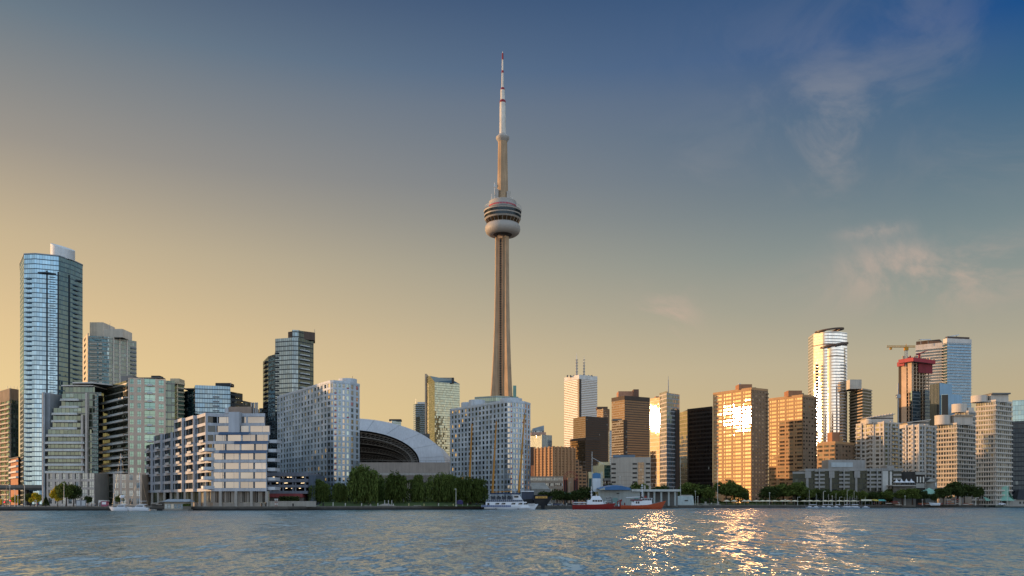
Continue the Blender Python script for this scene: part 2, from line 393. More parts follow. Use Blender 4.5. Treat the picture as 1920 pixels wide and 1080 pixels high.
# ------------------------------------------------------------------ lake, ground, quay
def water_mat():
    m, T = newmat('lake_water')
    P = T.n('ShaderNodeNewGeometry').outputs['Position']
    def nz(sx, sy, k, det, off):
        mp = T.n('ShaderNodeMapping', {0: P}); mp.inputs['Scale'].default_value = (sx, sy, 1); mp.inputs['Location'].default_value = (off, off*.7, 0); mp.inputs['Rotation'].default_value = (0, 0, R(off*.35-3))
        c = T.n('ShaderNodeTexNoise', {'Vector': mp.outputs[0], 'Scale': 1.0, 'Detail': det, 'Roughness': .55}, noise_dimensions='2D').outputs['Color']
        return T.scale(T.v('SUBTRACT', c, (.5, .5, .5)), k)
    gust = T.n('ShaderNodeTexNoise', {'Vector': P, 'Scale': .012, 'Detail': 3.0}, noise_dimensions='2D').outputs[0]
    s = T.v('ADD', T.v('ADD', T.v('ADD', nz(.08, .028, WAVE*.55, 2.0, 3.0), nz(.27, .08, WAVE*.95, 2.0, 11.0)), nz(.75, .33, WAVE*.90, 2.0, 17.0)), nz(2.4, 1.5, WAVE*.6, 2.0, 23.0))
    s = T.scale(s, T.mapr(gust, .3, .7, .72, 1.22))
    # from low over the water only the near side of each ripple is seen
    ih = T.v('NORMALIZE', T.v('MULTIPLY', T.n('ShaderNodeNewGeometry').outputs['Incoming'], (1, 1, 0)))
    a = T.v('DOT_PRODUCT', s, ih, out=1)
    s = T.v('ADD', s, T.scale(ih, T.m('MULTIPLY', T.m('SUBTRACT', T.m('ABSOLUTE', a), a), .95)))
    iz = T.n('ShaderNodeSeparateXYZ', {0: T.n('ShaderNodeNewGeometry').outputs['Incoming']}).outputs[2]
    s = T.v('ADD', s, T.scale(ih, T.mapr(iz, .012, .05, .035, 0.0)))
    nrm = T.v('NORMALIZE', T.v('ADD', T.v('MULTIPLY', s, (1, 1, 0)), (0, 0, 1)))
    p = T.n('ShaderNodeBsdfPrincipled', {'Base Color': lin('#476872'), 'Roughness': .03, 'IOR': 2.6, 'Specular IOR Level': .5, 'Normal': nrm})
    T.n('ShaderNodeOutputMaterial', {0: p.outputs[0]}); return m
WAVE = 1.1
mb = MB(); mb.face([(-6000, -4000, 0), (6000, -4000, 0), (6000, 9000, 0), (-6000, 9000, 0)], water_mat())
structure(mb.build('water'))

SHORE = [(-700, 957.5), (0, 957.5), (540, 957), (600, 956.4), (1000, 955), (1075, 954.2), (1180, 953.6), (1330, 952.8), (1920, 951.3), (2700, 950.6)]
shore = [(X(px, F*CH/(y-YH)), F*CH/(y-YH)) for px, y in SHORE]
def shore_d(px):
    for (a, ya), (b, yb) in zip(SHORE, SHORE[1:]):
        if a <= px <= b: return F*CH/(ya+(yb-ya)*(px-a)/(b-a)-YH)
    return 500
paving = wall('quay_paving', '#77736c', .85, .2, .3, streak=0)
qwall = wall('quay_stone', '#4a4742', .9, .3, .5)
mb = MB(); poly = shore+[(6000, 9000), (-6000, 9000)]
mb.prism(poly, -3, GZ, qwall, paving)
structure(mb.build('ground'))
# timber coping of the quay
mb = MB(); E0 = [Edge(a, b) for a, b in zip(shore, shore[1:])]
for e in E0: mb.ebox(e, 0, e.L, -.5, .12, GZ-.25, GZ+.22, wall('quay_coping', '#5f5a52', .85, .25, .8))
structure(mb.build('quay_edge'))
mb = MB()
for e in E0[:4]: mb.ebox(e, 0, e.L, .13, .2, -.5, .75, wall('wet_stone', '#1b1a17', .6, .3, .5))
structure(mb.build('quay_waterline'))
# park lawn rising behind the quay
grass_m = wall('mown_grass', '#39481f', .95, .3, .25, streak=0)
mb = MB(); LW = [(588, 398), (640, 399), (700, 402), (760, 405), (830, 408), (905, 414)]
for (a, da), (b, db) in zip(LW, LW[1:]):
    rows = [(0, GZ+.03), (8, GZ+.7), (20, GZ+1.9), (45, GZ+2.4), (95, GZ+2.5)]
    for (o0, z0), (o1, z1) in zip(rows, rows[1:]):
        mb.face([(X(a, da), da+o0, z0), (X(b, db), db+o0, z0), (X(b, db), db+o1, z1), (X(a, da), da+o1, z1)], grass_m)
lawn = structure(mb.build('lawn', weld=True, smooth=True))
grass2 = MB()
for (a, da), (b, db) in zip([(1275, 522), (1480, 528), (1690, 545)], [(1480, 528), (1690, 545), (1850, 560)]):
    grass2.face([(X(a, da), da, GZ+.03), (X(b, db), db, GZ+.03), (X(b, db), db+45, GZ+1.2), (X(a, da), da+45, GZ+1.2)], grass_m)
structure(grass2.build('grass_verge'))

# ------------------------------------------------------------------ shared materials

concrete = wall('pale_concrete', '#9a958c', .8)
dconc = wall('dark_concrete', '#6d6963', .85)
white = wall('white_render', '#c9c8c4', .6, .08)
roofm = wall('roof_gravel', '#56524c', .9, .2, .4, streak=0)
steel = wall('galvanised_steel', '#8d9092', .45, .1, metal=.5)
black = wall('black_metal', '#17181a', .5, .1)
glass_d = pane('dark_window')
glass_g = pane('green_window', '#1e3230', '#a8cfc6', .38, .04, .03, .3, '#9aa69c')

# ------------------------------------------------------------------ 1 apartments at the west end
b = Building('apartment_block', 'beige balcony apartment block with a blank top storey, west of the tall blue tower', 'apartment building', [(-60, 668), (19, 600), (35, 607)], 728, 30)
b.body(wall('beige_precast', '#b5a28d'), roofm, .5)
zt = b.H
b.punched(0, 0, zt-8, 9, 22, .8, .62, wall('beige_precast', ''), glass_g)
b.punched(1, 0, zt-8, 3, 22, .8, .7, wall('green_grey_metal', '#5b6660'), glass_g)
b.punched(0, zt-8, zt, 1, 1, .01, .01, wall('beige_precast', ''), glass_d); b.punched(1, zt-8, zt, 1, 1, .01, .01, wall('beige_precast', ''), glass_d)
b.slabs([zt-8-i*(zt-8)/22 for i in range(1, 22)], 1.2, .9, wall('balcony_concrete', '#b5a796'), edges=(0, 1))
mb = MB()
mb.tube((b.lx(9), 6, zt), (b.lx(9), 6, zt+2.5), .15, .1, steel, 5); mv = mb.mesh('roof_vent')
for i in range(5): child('roof_vent', mv, b.root, (b.lx(5+6*i)-b.lx(9), 0, 0)); b.done()
# ------------------------------------------------------------------ 2 tall blue tower
b = Building('glass_tower', 'tallest blue glass residential tower at the west end, with a white drum on its roof', 'tower', [(37.5, 562), (45, 541), (66, 540), (110, 545), (136, 555), (155, 566)], 477, 26, ref=1)
blue = curtain('blue_curtain_wall', 3.05, 1.55, '#1d303d', '#b9d8e8', '#4a5d68', .07, .2, '#3f5663', .6, .04, .03, .22, .5, '#7d8d90')
b.body(blue, roofm)
zt = b.H
mb = MB(); P = b.off(.5)
b.w.prism(b.off(.25)[:len(b.line)]+[tuple(Vector(p)*.98) for p in b.back], zt, zt+.6, wall('crown_metal', '#8b9499', .5))
for e, ua, ub in ((2, .1, .9), (4, .35, .8)):
    E = b.E[e]; fin = MB(); fin.prism([E.p(E.L*ua, .1), E.p(E.L*(ua+ub)/2, 2.6), E.p(E.L*ub, .1)], zt-12, zt-11.2, wall('crown_fin', '#3b454b'), None, True); fin.build('canopy_fin', b.root)
dk = wall('balcony_soffit', '#2b3135', .6)
nfl = [zt-16-3.05*i for i in range(44)]
b.balconies(1, [(b.E[1].L*.25, b.E[1].L*.62)], nfl, 1.0, 1.0, dk, None, 'balcony', wall('tinted_rail', '#58707c', .3))
b.balconies(4, [(b.E[4].L*.1, b.E[4].L*.5)], nfl, 1.0, 1.0, dk, None, 'balcony', wall('tinted_rail', ''))
for e, f in ((2, .5), (2, .98), (3, .75)):
    E = b.E[e]; mb = MB(); mb.ebox(E, E.L*f-.45, E.L*f+.45, .02, .35, 0, zt-10, dk); mb.build('vertical_fin', b.root)
E = b.E[2]; mb = MB()
for i in range(46):
    if i == 0: mb.ebox(E, E.L*.60, E.L*.86, .02, .55, 0, .35, wall('floor_edge', '#5d6a70')); fsm = mb.mesh('floor_stripe')
    child('floor_stripe', fsm, b.root, (0, 0, zt-14-3.05*i))
mb = MB(); c = (b.lx(96), 14)
for i in range(20):
    a0, a1 = 2*math.pi*i/20, 2*math.pi*(i+1)/20
    h = lambda a: zt+8.8+2.9*math.cos(a-2.6); r = 7.2
    mb.face([(c[0]+r*math.cos(a0), c[1]+r*math.sin(a0), zt), (c[0]+r*math.cos(a1), c[1]+r*math.sin(a1), zt), (c[0]+r*math.cos(a1), c[1]+r*math.sin(a1), h(a1)), (c[0]+r*math.cos(a0), c[1]+r*math.sin(a0), h(a0))], white)
    mb.face([(c[0]+r*math.cos(a0), c[1]+r*math.sin(a0), h(a0)), (c[0]+r*math.cos(a1), c[1]+r*math.sin(a1), h(a1)), (c[0], c[1], zt+8.6)], white)
b.part('penthouse', mb, 'round white penthouse drum with a sloping top', True); b.done('glazing')
# ------------------------------------------------------------------ 3 second tower
b = Building('condo_tower', 'mid-height glass condo tower with white stepped penthouse, just behind the stepped stone apartments', 'tower', [(156, 628), (166, 600), (205, 603), (256, 620)], 630, 24, ref=1)
pale = wall('warm_white_precast', '#d3c6b3')
b.body(curtain('green_blue_curtain', 3.0, 1.6, '#2a3434', '#bfd0ce', '#8a8a82', .12, .3, '#a39c8e', .5, .05, .03, .3), roofm)
zt = b.H
b.punched(Edge(b.E[0].p(0, .6), b.E[0].p(b.E[0].L, .6)), 0, zt+2, 1, 30, .35, .5, pale, glass_d)
zs = [zt-6-3*i for i in range(30)]
b.balconies(1, [(1, 5.5), (b.E[1].L*.5, b.E[1].L*.5+2)], zs, 1.1, 1.0, pale)
b.balconies(2, [(b.E[2].L-4.5, b.E[2].L-.5)], zs, 1.1, 1.0, wall('balcony_grey', '#7d7f80'))
for u in (.12, .35, .62): E = b.E[2]; mb = MB(); mb.ebox(E, E.L*u, E.L*u+.9, .02, .4, 0, zt, pale); mb.build('pier', b.root)
mb = MB(); mb.box(b.lx(163), b.lx(188), 4, 22, zt, zt+10.5, pale, roofm); b.part('penthouse', mb)
mb = MB(); mb.box(b.lx(188), b.lx(224), 5, 20, zt, zt+6, pale, roofm); mb.tube((b.lx(196), 8, zt), (b.lx(196), 8, zt+13), .2, .1, steel, 5); b.part('plant_room', mb); b.done('glazing')
# ------------------------------------------------------------------ 4 small balcony block and the expressway, far west
b = Building('balcony_building', 'small orange brick building with white balconies beside the expressway', 'apartment building', [(20, 585), (34, 560), (38, 566)], 858, 12, ref=1)
ob = wall('orange_brick', '#a5663f'); b.body(ob, roofm)
b.slabs([b.H-3.6*i-2.6 for i in range(4)], 1.3, 1.2, wall('white_balcony', '#cfc9c0'), edges=(0, 1))
mb = MB(); mb.prism(b.off(1.2), b.H, b.H+.6, dconc, None, True); b.part('roof', mb); b.done()
t = thing('expressway', 'dark elevated expressway deck on concrete piers at the west end', 'viaduct', (X(0, 520), 520, GZ))
mb = MB(); mb.box(-90, 26, 0, 16, 9.5, 11.2, wall('viaduct_concrete', '#4a4a46')); mb.box(-90, 26, -.3, 0, 10.6, 12.4, dconc); mb.build('deck', t)
pr = MB(); pr.box(-.8, .8, 6, 9, 0, 9.5, dconc); pm_ = pr.mesh('pier')
for x in (-72, -50, -28, -6, 12): child('pier', pm_, t, (x, 0, 0))
# ------------------------------------------------------------------ 5 stepped stone apartments
stone = wall('grey_beige_stone', '#b3a89d'); stone2 = wall('warm_stone', '#c4ad97'); tq = curtain('teal_glazing', 3.9, 2.2, '#26281f', '#a5b8ab', '#67645c', .1, .2, '#7d7a70', .3, .05, .035, .35, .6, '#9aa39a')
b = Building('stepped_apartments', 'stepped grey stone apartment building with teal glass and long balconies, angled round a dark recess', 'apartment building', [(80, 480), (88, 470), (172, 474), (184, 496), (190, 496), (236, 466), (240, 458), (326, 466)], 714, 22, ref=1)
fh = 4.02; zt = b.H; zb = b.z(887)
dg = curtain('recess_glazing', 3.9, 2.2, '#12191b', '#8ba09c', '#4b5152', .12, .3, '#5a5d5b', .34, .06, .03, .2)
b.w.prism([b.E[3].p(0), b.E[3].p(b.E[3].L), (b.lx(215), 40), (b.lx(150), 40)], 0, zt-5, dg, roofm)
fz = [zb+fh*i for i in range(13)]
def stepx(i): return [88, 88, 88, 88, 88, 90, 96, 97, 98, 109, 110, 116, 132][i]
sb = wall('balcony_stone', '#bfb8af')
for i in range(12):
    d0 = 0 if i < 6 else 1.5 if i < 9 else 3.5
    xa = b.lx(stepx(i)+4, 474); xb = b.lx(176, 474)
    b.w.prism([(xa, d0+1.5), (xb, d0+1.5), b.bk((xb, d0+1.5), 22), b.bk((xa, d0+1.5), 22)], fz[i], fz[i]+fh, tq, roofm)
    if i < 11:
        mb = MB(); x0 = b.lx(stepx(i)-1, 474); x1 = b.lx((166 if i < 6 else 150), 474)
        mb.prism([(x0+1.5, d0-.7), (x0+4, d0-1.4), (x1-1, d0-1.4), (x1, d0-.7), (x1, d0+1.6), (x0+1.5, d0+1.6)], 0, .35, sb, None, True)
        mb.prism([(x0+1.6, d0-.6), (x0+4.1, d0-1.3), (x1-1.1, d0-1.3), (x1-.1, d0-.6), (x1-.1, d0-.45), (x1-1.2, d0-1.15), (x0+4.2, d0-1.15), (x0+1.7, d0-.45)], .35, 1.25, wall('rail_glass_grey', '#b3b6b2', .4), None, True)
        child('balcony', mb.mesh('balcony'), b.root, (0, 0, fz[i]-.1))
    else:
        mb = MB(); mb.box(xa-1, xb, d0-.6, 30, fz[i]+fh, fz[i]+fh+.7, sb, roofm); mb.build('roof_slab', b.root)
for px, i1 in ((152, 8), (160, 11)):
    mb = MB(); mb.box(b.lx(px), b.lx(px)+1.0, -.2, 2, zb, fz[i1], stone); mb.build('pier', b.root)
# grey west end wall
b.punched(Edge((b.lx(80, 474)-1, 5), (b.lx(90, 474), -.5)), 0, b.z(735), 2, 14, .3, .45, wall('west_grey', '#989c9f'), glass_g)
b.w.box(b.lx(80, 474), b.lx(95, 474), 3, 25, 0, b.z(735), wall('west_grey', ''), roofm)
# stone base of the west wing
b.w.box(b.lx(86), b.lx(178), .6, 26, -1, zb, stone, roofm)
b.punched(Edge((b.lx(90), -1.2), (b.lx(152), -1.2)), 0, zb, 5, 4, .55, .68, stone, glass_d, .8)
b.punched(Edge((b.lx(152), -.6), (b.lx(178), -.6)), 0, zb, 2, 4, .8, .72, stone, glass_d, .8)
# east wing
EL, ER = b.E[4], b.E[6]
b.w.prism([b.line[4], b.line[5], (b.line[6][0]+.3, b.line[6][1]+1.1), (b.line[7][0], b.line[7][1]+1.1), b.bk(b.line[7], 22), b.bk(b.line[4], 30)], -1, zt-.5, tq, roofm)
b.punched(ER, b.z(890, 460), zt, 2, 12, .5, .62, stone2, glass_g, .5, 0, ER.L*.32)
E_ = Edge(ER.p(ER.L*.32, -.1), ER.p(ER.L*.62, -.1)); b.punched(E_, b.z(890, 460), zt, 1, 12, .78, .78, stone2, glass_g, .9)
b.punched(ER, b.z(890, 460), zt, 1, 12, .55, .62, stone2, glass_g, .5, ER.L*.62, ER.L*.82)
rh = (zt-b.z(890, 460))/12
b.balconies(E_, [(2.2, E_.L-2.2)], [b.z(890, 460)+rh*i+.4 for i in range(12)], .5, 1.1, sb, None, 'balcony', wall('rail_glass_grey', ''))
for i in range(11):
    mb = MB(); z0 = zb+fh*i-.1; e = EL; tp = max(0, i-5)*.7
    mb.ebox(e, tp+.5, e.L, -.4, 1.7, 0, .35, sb); mb.ebox(e, tp+.6, e.L, 1.5, 1.62, .35, 1.2, wall('rail_glass_grey', ''))
    e2 = b.E[5]; mb.ebox(e2, 0, e2.L, -.2, 1.7, 0, .36, sb)
    child('balcony', mb.mesh('balcony'), b.root, (0, 0, z0))
# projecting base of the east wing with punched openings
Eb = Edge((b.lx(190, 452), 2), (b.lx(212, 440), -30)); Eb2 = Edge((b.lx(212, 440), -30), (b.lx(266, 446), -24))
b.w.prism([Eb.p(0, -1.6), (Eb.p(Eb.L)[0]+.5, Eb.p(Eb.L)[1]+1.5), Eb2.p(Eb2.L, -1.5), (b.lx(266, 446), 5), (b.lx(200, 446), 8)], -1, b.z(889, 446), stone2, roofm)
b.punched(Eb, 0, b.z(889, 446), 3, 4, .4, .62, stone, glass_d, .7); b.punched(Eb2, 0, b.z(889, 446), 4, 4, .5, .68, stone2, glass_d, .7)
b.punched(Edge((b.lx(266, 452), -8), (b.lx(326, 462), -3)), 0, b.z(889, 452), 4, 4, .5, .6, wall('brown_stone', '#86705e'), glass_d, .6)
b.w.box(b.lx(266, 452), b.lx(326, 462), -2, 14, -1, b.z(889, 452), wall('brown_stone', ''), roofm)
# roof: pergola, plant room
mb = MB(); mb.box(b.lx(214), b.lx(238), 8, 22, zt-1, zt+4, wall('plant_grey', '#77736f'), roofm); b.part('plant_room', mb)
pg = MB()
for i in range(9): x = b.lx(238+i*8); pg.tube((x, 2, zt), (x, 2, zt+1.6), .14, .14, dconc, 5)
pg.box(b.lx(236), b.lx(304), .5, 4.5, zt+1.6, zt+1.95, dconc); pg.box(b.lx(282), b.lx(298), 1, 6, zt+1.97, zt+3, wall('dark_cap', '#3b3a38')); b.part('pergola', pg)
mb = MB(); mb.prism([(b.lx(140, 474), 1.5), (b.lx(178, 474), 1.5), (b.lx(206, 478), 10), (b.lx(206, 478), 30), (b.lx(140, 474), 30)], zt-1.2, zt-.5, sb, roofm, True); b.part('roof', mb)
b.done()
# ------------------------------------------------------------------ 6 buildings between the stone apartments and the dark tower
b = Building('narrow_condo', 'narrow green glass condo with cream balconies, rising behind the roof pergola', 'apartment building', [(308, 640), (332, 600), (345, 605)], 720, 18, ref=1)
b.body(curtain('moss_glazing', 3.0, 1.5, '#22332e', '#9cb8a8', '#66695e', .1, .25, '#71756a', .35), roofm); cream = wall('cream_precast', '#c4b190')
b.slabs([b.H-3*i for i in range(1, 24)], .8, .9, cream, edges=(1, 2)); b.punched(0, 0, b.H, 2, 24, .4, .5, cream, glass_g)
mb = MB(); mb.prism(b.off(1.0), b.H, b.H+1.2, cream, roofm, True); b.part('roof_cap', mb)
mb = MB(); mb.box(b.lx(315), b.lx(332), 4, 14, b.H+1.2, b.H+4.5, cream); b.part('plant_room', mb); b.done('glazing')
b = Building('teal_condo', 'dark teal glass condo sliver between the cream balcony condo and the blue glass slab', 'apartment building', [(345, 612), (364, 600)], 730, 18)
b.body(curtain('deep_teal_glazing', 3.0, 1.5, '#14262a', '#8fb4b4', '#2a3a3c', .1, .2, None, .4), roofm); mb = MB(); mb.box(b.lx(345), b.lx(364), -.2, 18, b.H, b.H+.8, dk); b.part('roof_cap', mb); b.done('glazing')
b = Building('glass_slab', 'square blue glass apartment slab with lower dark grey wings stepping down beside it', 'apartment building', [(363, 590), (366, 572), (432, 578), (455, 590), (477, 606)], 722, 16, ref=1)
zt = b.H
b.w.prism([b.line[0], b.line[1], b.line[2], b.bk(b.line[2], 20), b.bk(b.line[0], 20)], -1, zt, curtain('cobalt_glazing', 3.1, 1.6, '#15222c', '#a4c6dc', '#2c3a44', .09, .2, '#33444e', .5, .04, .03, .2), roofm)
grey = curtain('charcoal_glazing', 3.1, 1.6, '#1b2023', '#7b8a90', '#3b4043', .14, .4, '#42484b', .25, .08, .02, .2)
b.w.prism([b.line[2], b.line[3], b.bk(b.line[3], 16), b.bk(b.line[2], 19)], -1, b.z(732), grey, roofm); b.w.prism([b.line[3], b.line[4], b.bk(b.line[4], 16), b.bk(b.line[3], 15)], -1, b.z(745), grey, roofm)
E = b.E[1]; b.balconies(1, [(E.L*.5, E.L*.68)], [zt-8-3.1*i for i in range(22)], .8, .9, wall('balcony_grey', ''))
b.balconies(2, [(1, 4.5)], [zt-10-3.1*i for i in range(20)], .8, .9, wall('balcony_dark', '#4b5053'))
mb = MB(); mb.box(b.lx(400), b.lx(428), 4, 12, zt, zt+2, dk); mb.tube((b.lx(430), 3, zt), (b.lx(430), 3, zt+4), .2, .1, steel, 5); b.part('plant_room', mb); b.done('glazing')
b = Building('office_block', 'low grey-blue glass block peeping out left of the dark glass tower', 'office building', [(476, 640), (497, 648)], 772, 16)
b.body(curtain('cobalt_glazing', 0, 0), roofm); mb = MB(); mb.box(b.lx(484), b.lx(497), 3, 12, b.H, b.H+3, grey); b.part('plant_room', mb); b.done('glazing')
# ------------------------------------------------------------------ 7 dark glass tower
b = Building('dark_glass_tower', 'dark glass residential tower with a notched roof, rising behind the grey gridded condo', 'tower', [(493, 582), (503, 560), (516, 552), (548, 548), (559, 549), (588, 560)], 634, 22, ref=3)
sl_ = curtain('slate_glazing', 3.0, 1.5, '#161c20', '#aebfc4', '#2a3236', .1, .22, '#303a3e', .5, .05, .035, .3, .6, '#8b8c84')
b.w.prism([b.line[0], b.line[1], b.line[2], b.bk(b.line[2], 25), b.bk(b.line[0], 10)], -1, b.z(662), sl_, roofm)
b.w.prism(b.line[2:]+[b.bk(b.line[-1], 16), b.bk(b.line[2], 24)], -1, b.z(633), sl_, roofm)
zt = b.z(633)
b.w.prism([b.E[3].p(0, .2), b.E[4].p(0, .3), b.E[4].p(8, -.5), b.E[4].p(8, -8), b.E[3].p(0, -8)], zt, zt+5, sl_, roofm)
mb = MB(); mb.prism([(b.lx(534), 8), (b.lx(557), 3), (b.lx(584), 10), b.bk((b.lx(584), 10), 10), b.bk((b.lx(534), 8), 14)], zt, zt+5.2, wall('bronze_plant', '#5b4b40'), roofm); mb.tube((b.lx(582), 12, zt+5), (b.lx(582), 12, zt+8), .15, .1, steel, 5); b.part('plant_room', mb)
b.balconies(4, [(b.E[4].L*.12, b.E[4].L*.7)], [zt-5-3*i for i in range(38)], .9, .95, wall('balcony_dark', ''), None, 'balcony', wall('rail_glass_grey', ''))
b.balconies(0, [(b.E[0].L*.3, b.E[0].L*.75)], [b.z(662)-3-3*i for i in range(36)], 1.0, .95, dk)
b.balconies(2, [(.2, 2.6)], [zt-10-3*i for i in range(25)], .9, .95, dk); b.done('glazing')
# ------------------------------------------------------------------ 8 and 9 the two grey gridded condos
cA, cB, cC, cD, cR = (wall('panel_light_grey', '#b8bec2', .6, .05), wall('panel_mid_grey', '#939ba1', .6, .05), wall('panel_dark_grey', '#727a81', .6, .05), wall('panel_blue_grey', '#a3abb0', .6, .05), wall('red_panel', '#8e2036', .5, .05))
gp = pane('condo_window', '#1a2124', '#e0dccd', .42, .03, .05, .28, '#8c8f8b'); gp2 = pane('condo_window_green', '#222e2c', '#c5d6cc', .36, .03, .05, .35, '#a4ada4')
def gridded(name, label, left, cor, right, d, a, ytop, cols, rows, colsR, seed):
    p3 = box_pts(left, cor, right, d, a); (pl, dl), (pc, dc), (pr, dr) = p3
    wl = Vector((X(pl, dl), dl)); wc = Vector((X(pc, dc), dc)); wr = Vector((X(pr, dr), dr))
    L1 = wc+(wl-wc)*.06; R1 = wc+(wr-wc)*.10; R2 = wc+(wr-wc)*.72; R3 = wr+Vector((0, 7))
    inv = lambda v: (CX+F*v.x/v.y, v.y)
    mid = (L1+R1)/2+(wc-(L1+R1)/2)*.4
    b = Building(name, label, 'apartment building', [inv(wl), inv(L1), inv(mid), inv(R1), inv(R2), inv(R3)], ytop, 14, ref=2)
    rnd = random.Random(seed)
    L0 = b.line[0]; nb = Vector(b.E[0].n)*-1; b.back = [(b.line[-1][0]-2, b.line[-1][1]+10), (L0[0]+nb.x*17, L0[1]+nb.y*17)]
    b.body(cB, roofm, .75, -1, b.H-.4)
    pat = {}
    for k in range(60): pat[(rnd.randrange(0, 6), rnd.randrange(0, rows))] = 1
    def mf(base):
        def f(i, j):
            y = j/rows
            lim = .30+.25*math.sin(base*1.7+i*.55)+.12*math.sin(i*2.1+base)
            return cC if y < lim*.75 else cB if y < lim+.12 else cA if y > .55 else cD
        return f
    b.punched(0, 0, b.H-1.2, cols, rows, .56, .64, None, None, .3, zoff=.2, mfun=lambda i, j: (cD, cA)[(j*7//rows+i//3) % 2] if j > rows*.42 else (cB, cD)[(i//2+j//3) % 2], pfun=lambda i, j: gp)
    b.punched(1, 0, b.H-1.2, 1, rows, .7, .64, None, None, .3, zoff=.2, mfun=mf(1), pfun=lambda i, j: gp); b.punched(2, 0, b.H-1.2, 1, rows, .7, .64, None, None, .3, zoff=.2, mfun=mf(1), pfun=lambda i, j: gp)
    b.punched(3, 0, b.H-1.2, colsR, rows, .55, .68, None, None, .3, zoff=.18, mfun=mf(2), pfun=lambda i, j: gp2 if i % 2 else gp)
    b.punched(4, 0, b.H-1.2, max(2, colsR//3), rows, .5, .68, None, None, .3, zoff=.18, mfun=mf(4), pfun=lambda i, j: gp)
    rh = (b.H-1.2)/rows; mb = MB(); cw = b.E[3].L/colsR
    mb.box(0, cw*.5, -.05, 0, 0, rh*.2, cR); red = mb.mesh('red_panel'); n = 0
    for j in range(1, rows):
        for e, i in ((3, 0), (3, colsR-1)):
            if rnd.random() < (.62 if i == 0 else .2):
                child('spandrel_panel', red, b.root, b.E[e].p((i+.25)*cw, .02)+(j*rh+rh*.1,), b.E[e].rz, 'dark red spandrel panel')
    pb = MB(); P = b.off(.12); pb.prism(P, b.H-1.18, b.H, cA, roofm); pb.build('parapet', b.root)
    return b
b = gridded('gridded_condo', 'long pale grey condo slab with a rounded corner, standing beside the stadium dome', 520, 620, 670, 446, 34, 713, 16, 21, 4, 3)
mb = MB(); mb.lathe([(0, b.H, cA), (5, b.H, cA), (5, b.H+2.2, cA), (0, b.H+2.2, roofm)], 16, cA, (b.lx(640)+1, 12)); mb.tube((b.lx(655), 9, b.H), (b.lx(655), 9, b.H+3.4), .12, .1, black, 5); b.part('plant_room', mb); b.done(keep=96)
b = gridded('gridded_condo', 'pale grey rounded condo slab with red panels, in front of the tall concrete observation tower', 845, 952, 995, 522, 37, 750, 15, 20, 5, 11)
En = Edge(b.back[1], b.line[0]); mb = MB(); mb.ebox(En, 0, En.L+.5, -.4, .3, 0, b.H+.05, wall('end_wall', '#b3aca4', .7)); b.part('end_wall', mb, 'blank end wall')
mb = MB(); x0, y0 = b.E[0].p(b.E[0].L*.12, -9); mb.lathe([(4.5, b.H-.5), (4.5, b.H+4), (0, b.H+4, roofm)], 14, cA, (x0, y0)); x0, y0 = b.E[0].p(b.E[0].L*.3, -9); mb.lathe([(5.5, b.H-.5), (5.5, b.H+4.6), (0, b.H+4.6, roofm)], 14, cA, (x0, y0)); b.part('plant_drum', mb)
mb = MB(); mb.lathe([(7, b.H-.5), (7, b.H+2.4), (0, b.H+2.4, roofm)], 16, cA, (b.lx(958), 14)); b.part('plant_room', mb); b.done(keep=96)
b = Building('glass_office', 'glazed office top with a green fin, showing just over the rounded grey condo roof', 'office building', [(890, 592), (930, 585), (972, 590)], 742, 14)
b.body(curtain('pale_green_glazing', 3.2, 1.6, '#41504c', '#b9cfc4', '#707a74', .1, .3, '#87908a', .4), roofm); mb = MB(); mb.prism([(b.lx(962), 0), (b.lx(968), 0), (b.lx(968), 3), (b.lx(962), 3)], b.H-4, b.H+7, wall('green_fin', '#74988a'), None, True); b.part('roof_fin', mb); b.done('glazing')

# two unseen towers added past the west end to shade the gridded condo
for x, y, wdt, h, lab in ((-452, 520, 48, 150, 'pale precast tower added out of view to shade the gridded condo, the taller of two'), (-470, 470, 36, 120, 'brown precast tower added out of view to shade the gridded condo, the shorter of two')):
    b = Building('added_shade_tower', lab, 'apartment tower', [(CX+F*(x-wdt/2)/y, y), (CX+F*(x+wdt/2)/(y+2), y+2)], 100, wdt)  # added shadow caster, stands out of view
    b.H = h; b.body(cB if h > 130 else dconc, roofm, .5, -1, h); b.punched(0, 0, h, 12, 40 if h > 130 else 32, .6, .5, cB if h > 130 else dconc, glass_d); b.done(keep=0)
# ------------------------------------------------------------------ white waterfront terrace (stands in the water's edge)
kw = wall('terrace_white', '#a3a5a9', .6, .07, streak=.16); kg = pane('picture_window', '#2a2f30', '#e2dfd8', .36, .03, .03, .12, '#9a948a'); kd = pane('dark_bay_window', '#15191b', '#8a9498', .2, .04, .03, .2, '#5b5d5a'); wall('terrace_rail', '#a9adb0', .4)
b = Building('terrace_building', 'white stepped terrace building on columns at the water edge, with big cream windows', 'apartment building', [(266, 462), (386, 388), (396, 384), (500, 383)], 788, 40, ref=3)
zs0 = b.z(921, 384); fh = 4.28
A = Vector(b.line[0]); C = Vector(b.line[1]); dv = (C-A); Lw = dv.length; dv = dv/Lw; nv = Vector((dv.y, -dv.x))
NB = 6; saw = []
for i in range(NB):
    p = A+dv*(Lw*i/NB); q = A+dv*(Lw*(i+1)/NB)
    saw += [tuple(p-nv*1.3), tuple(q+nv*.2)]
saw.append(b.line[2]); saw.append(b.line[3])
east = b.line[3][0]
def outline(xa=None, i0=0, dfront=0.0, xe=None):
    L = saw[2*i0:]
    L = L[:-2]+[(L[-2][0], L[-2][1]+dfront), (xe if xe is not None else L[-1][0], L[-1][1]+dfront)]
    return L+[b.bk((L[-1][0]-.4, L[-1][1]), 40), b.bk(L[0], 6)]
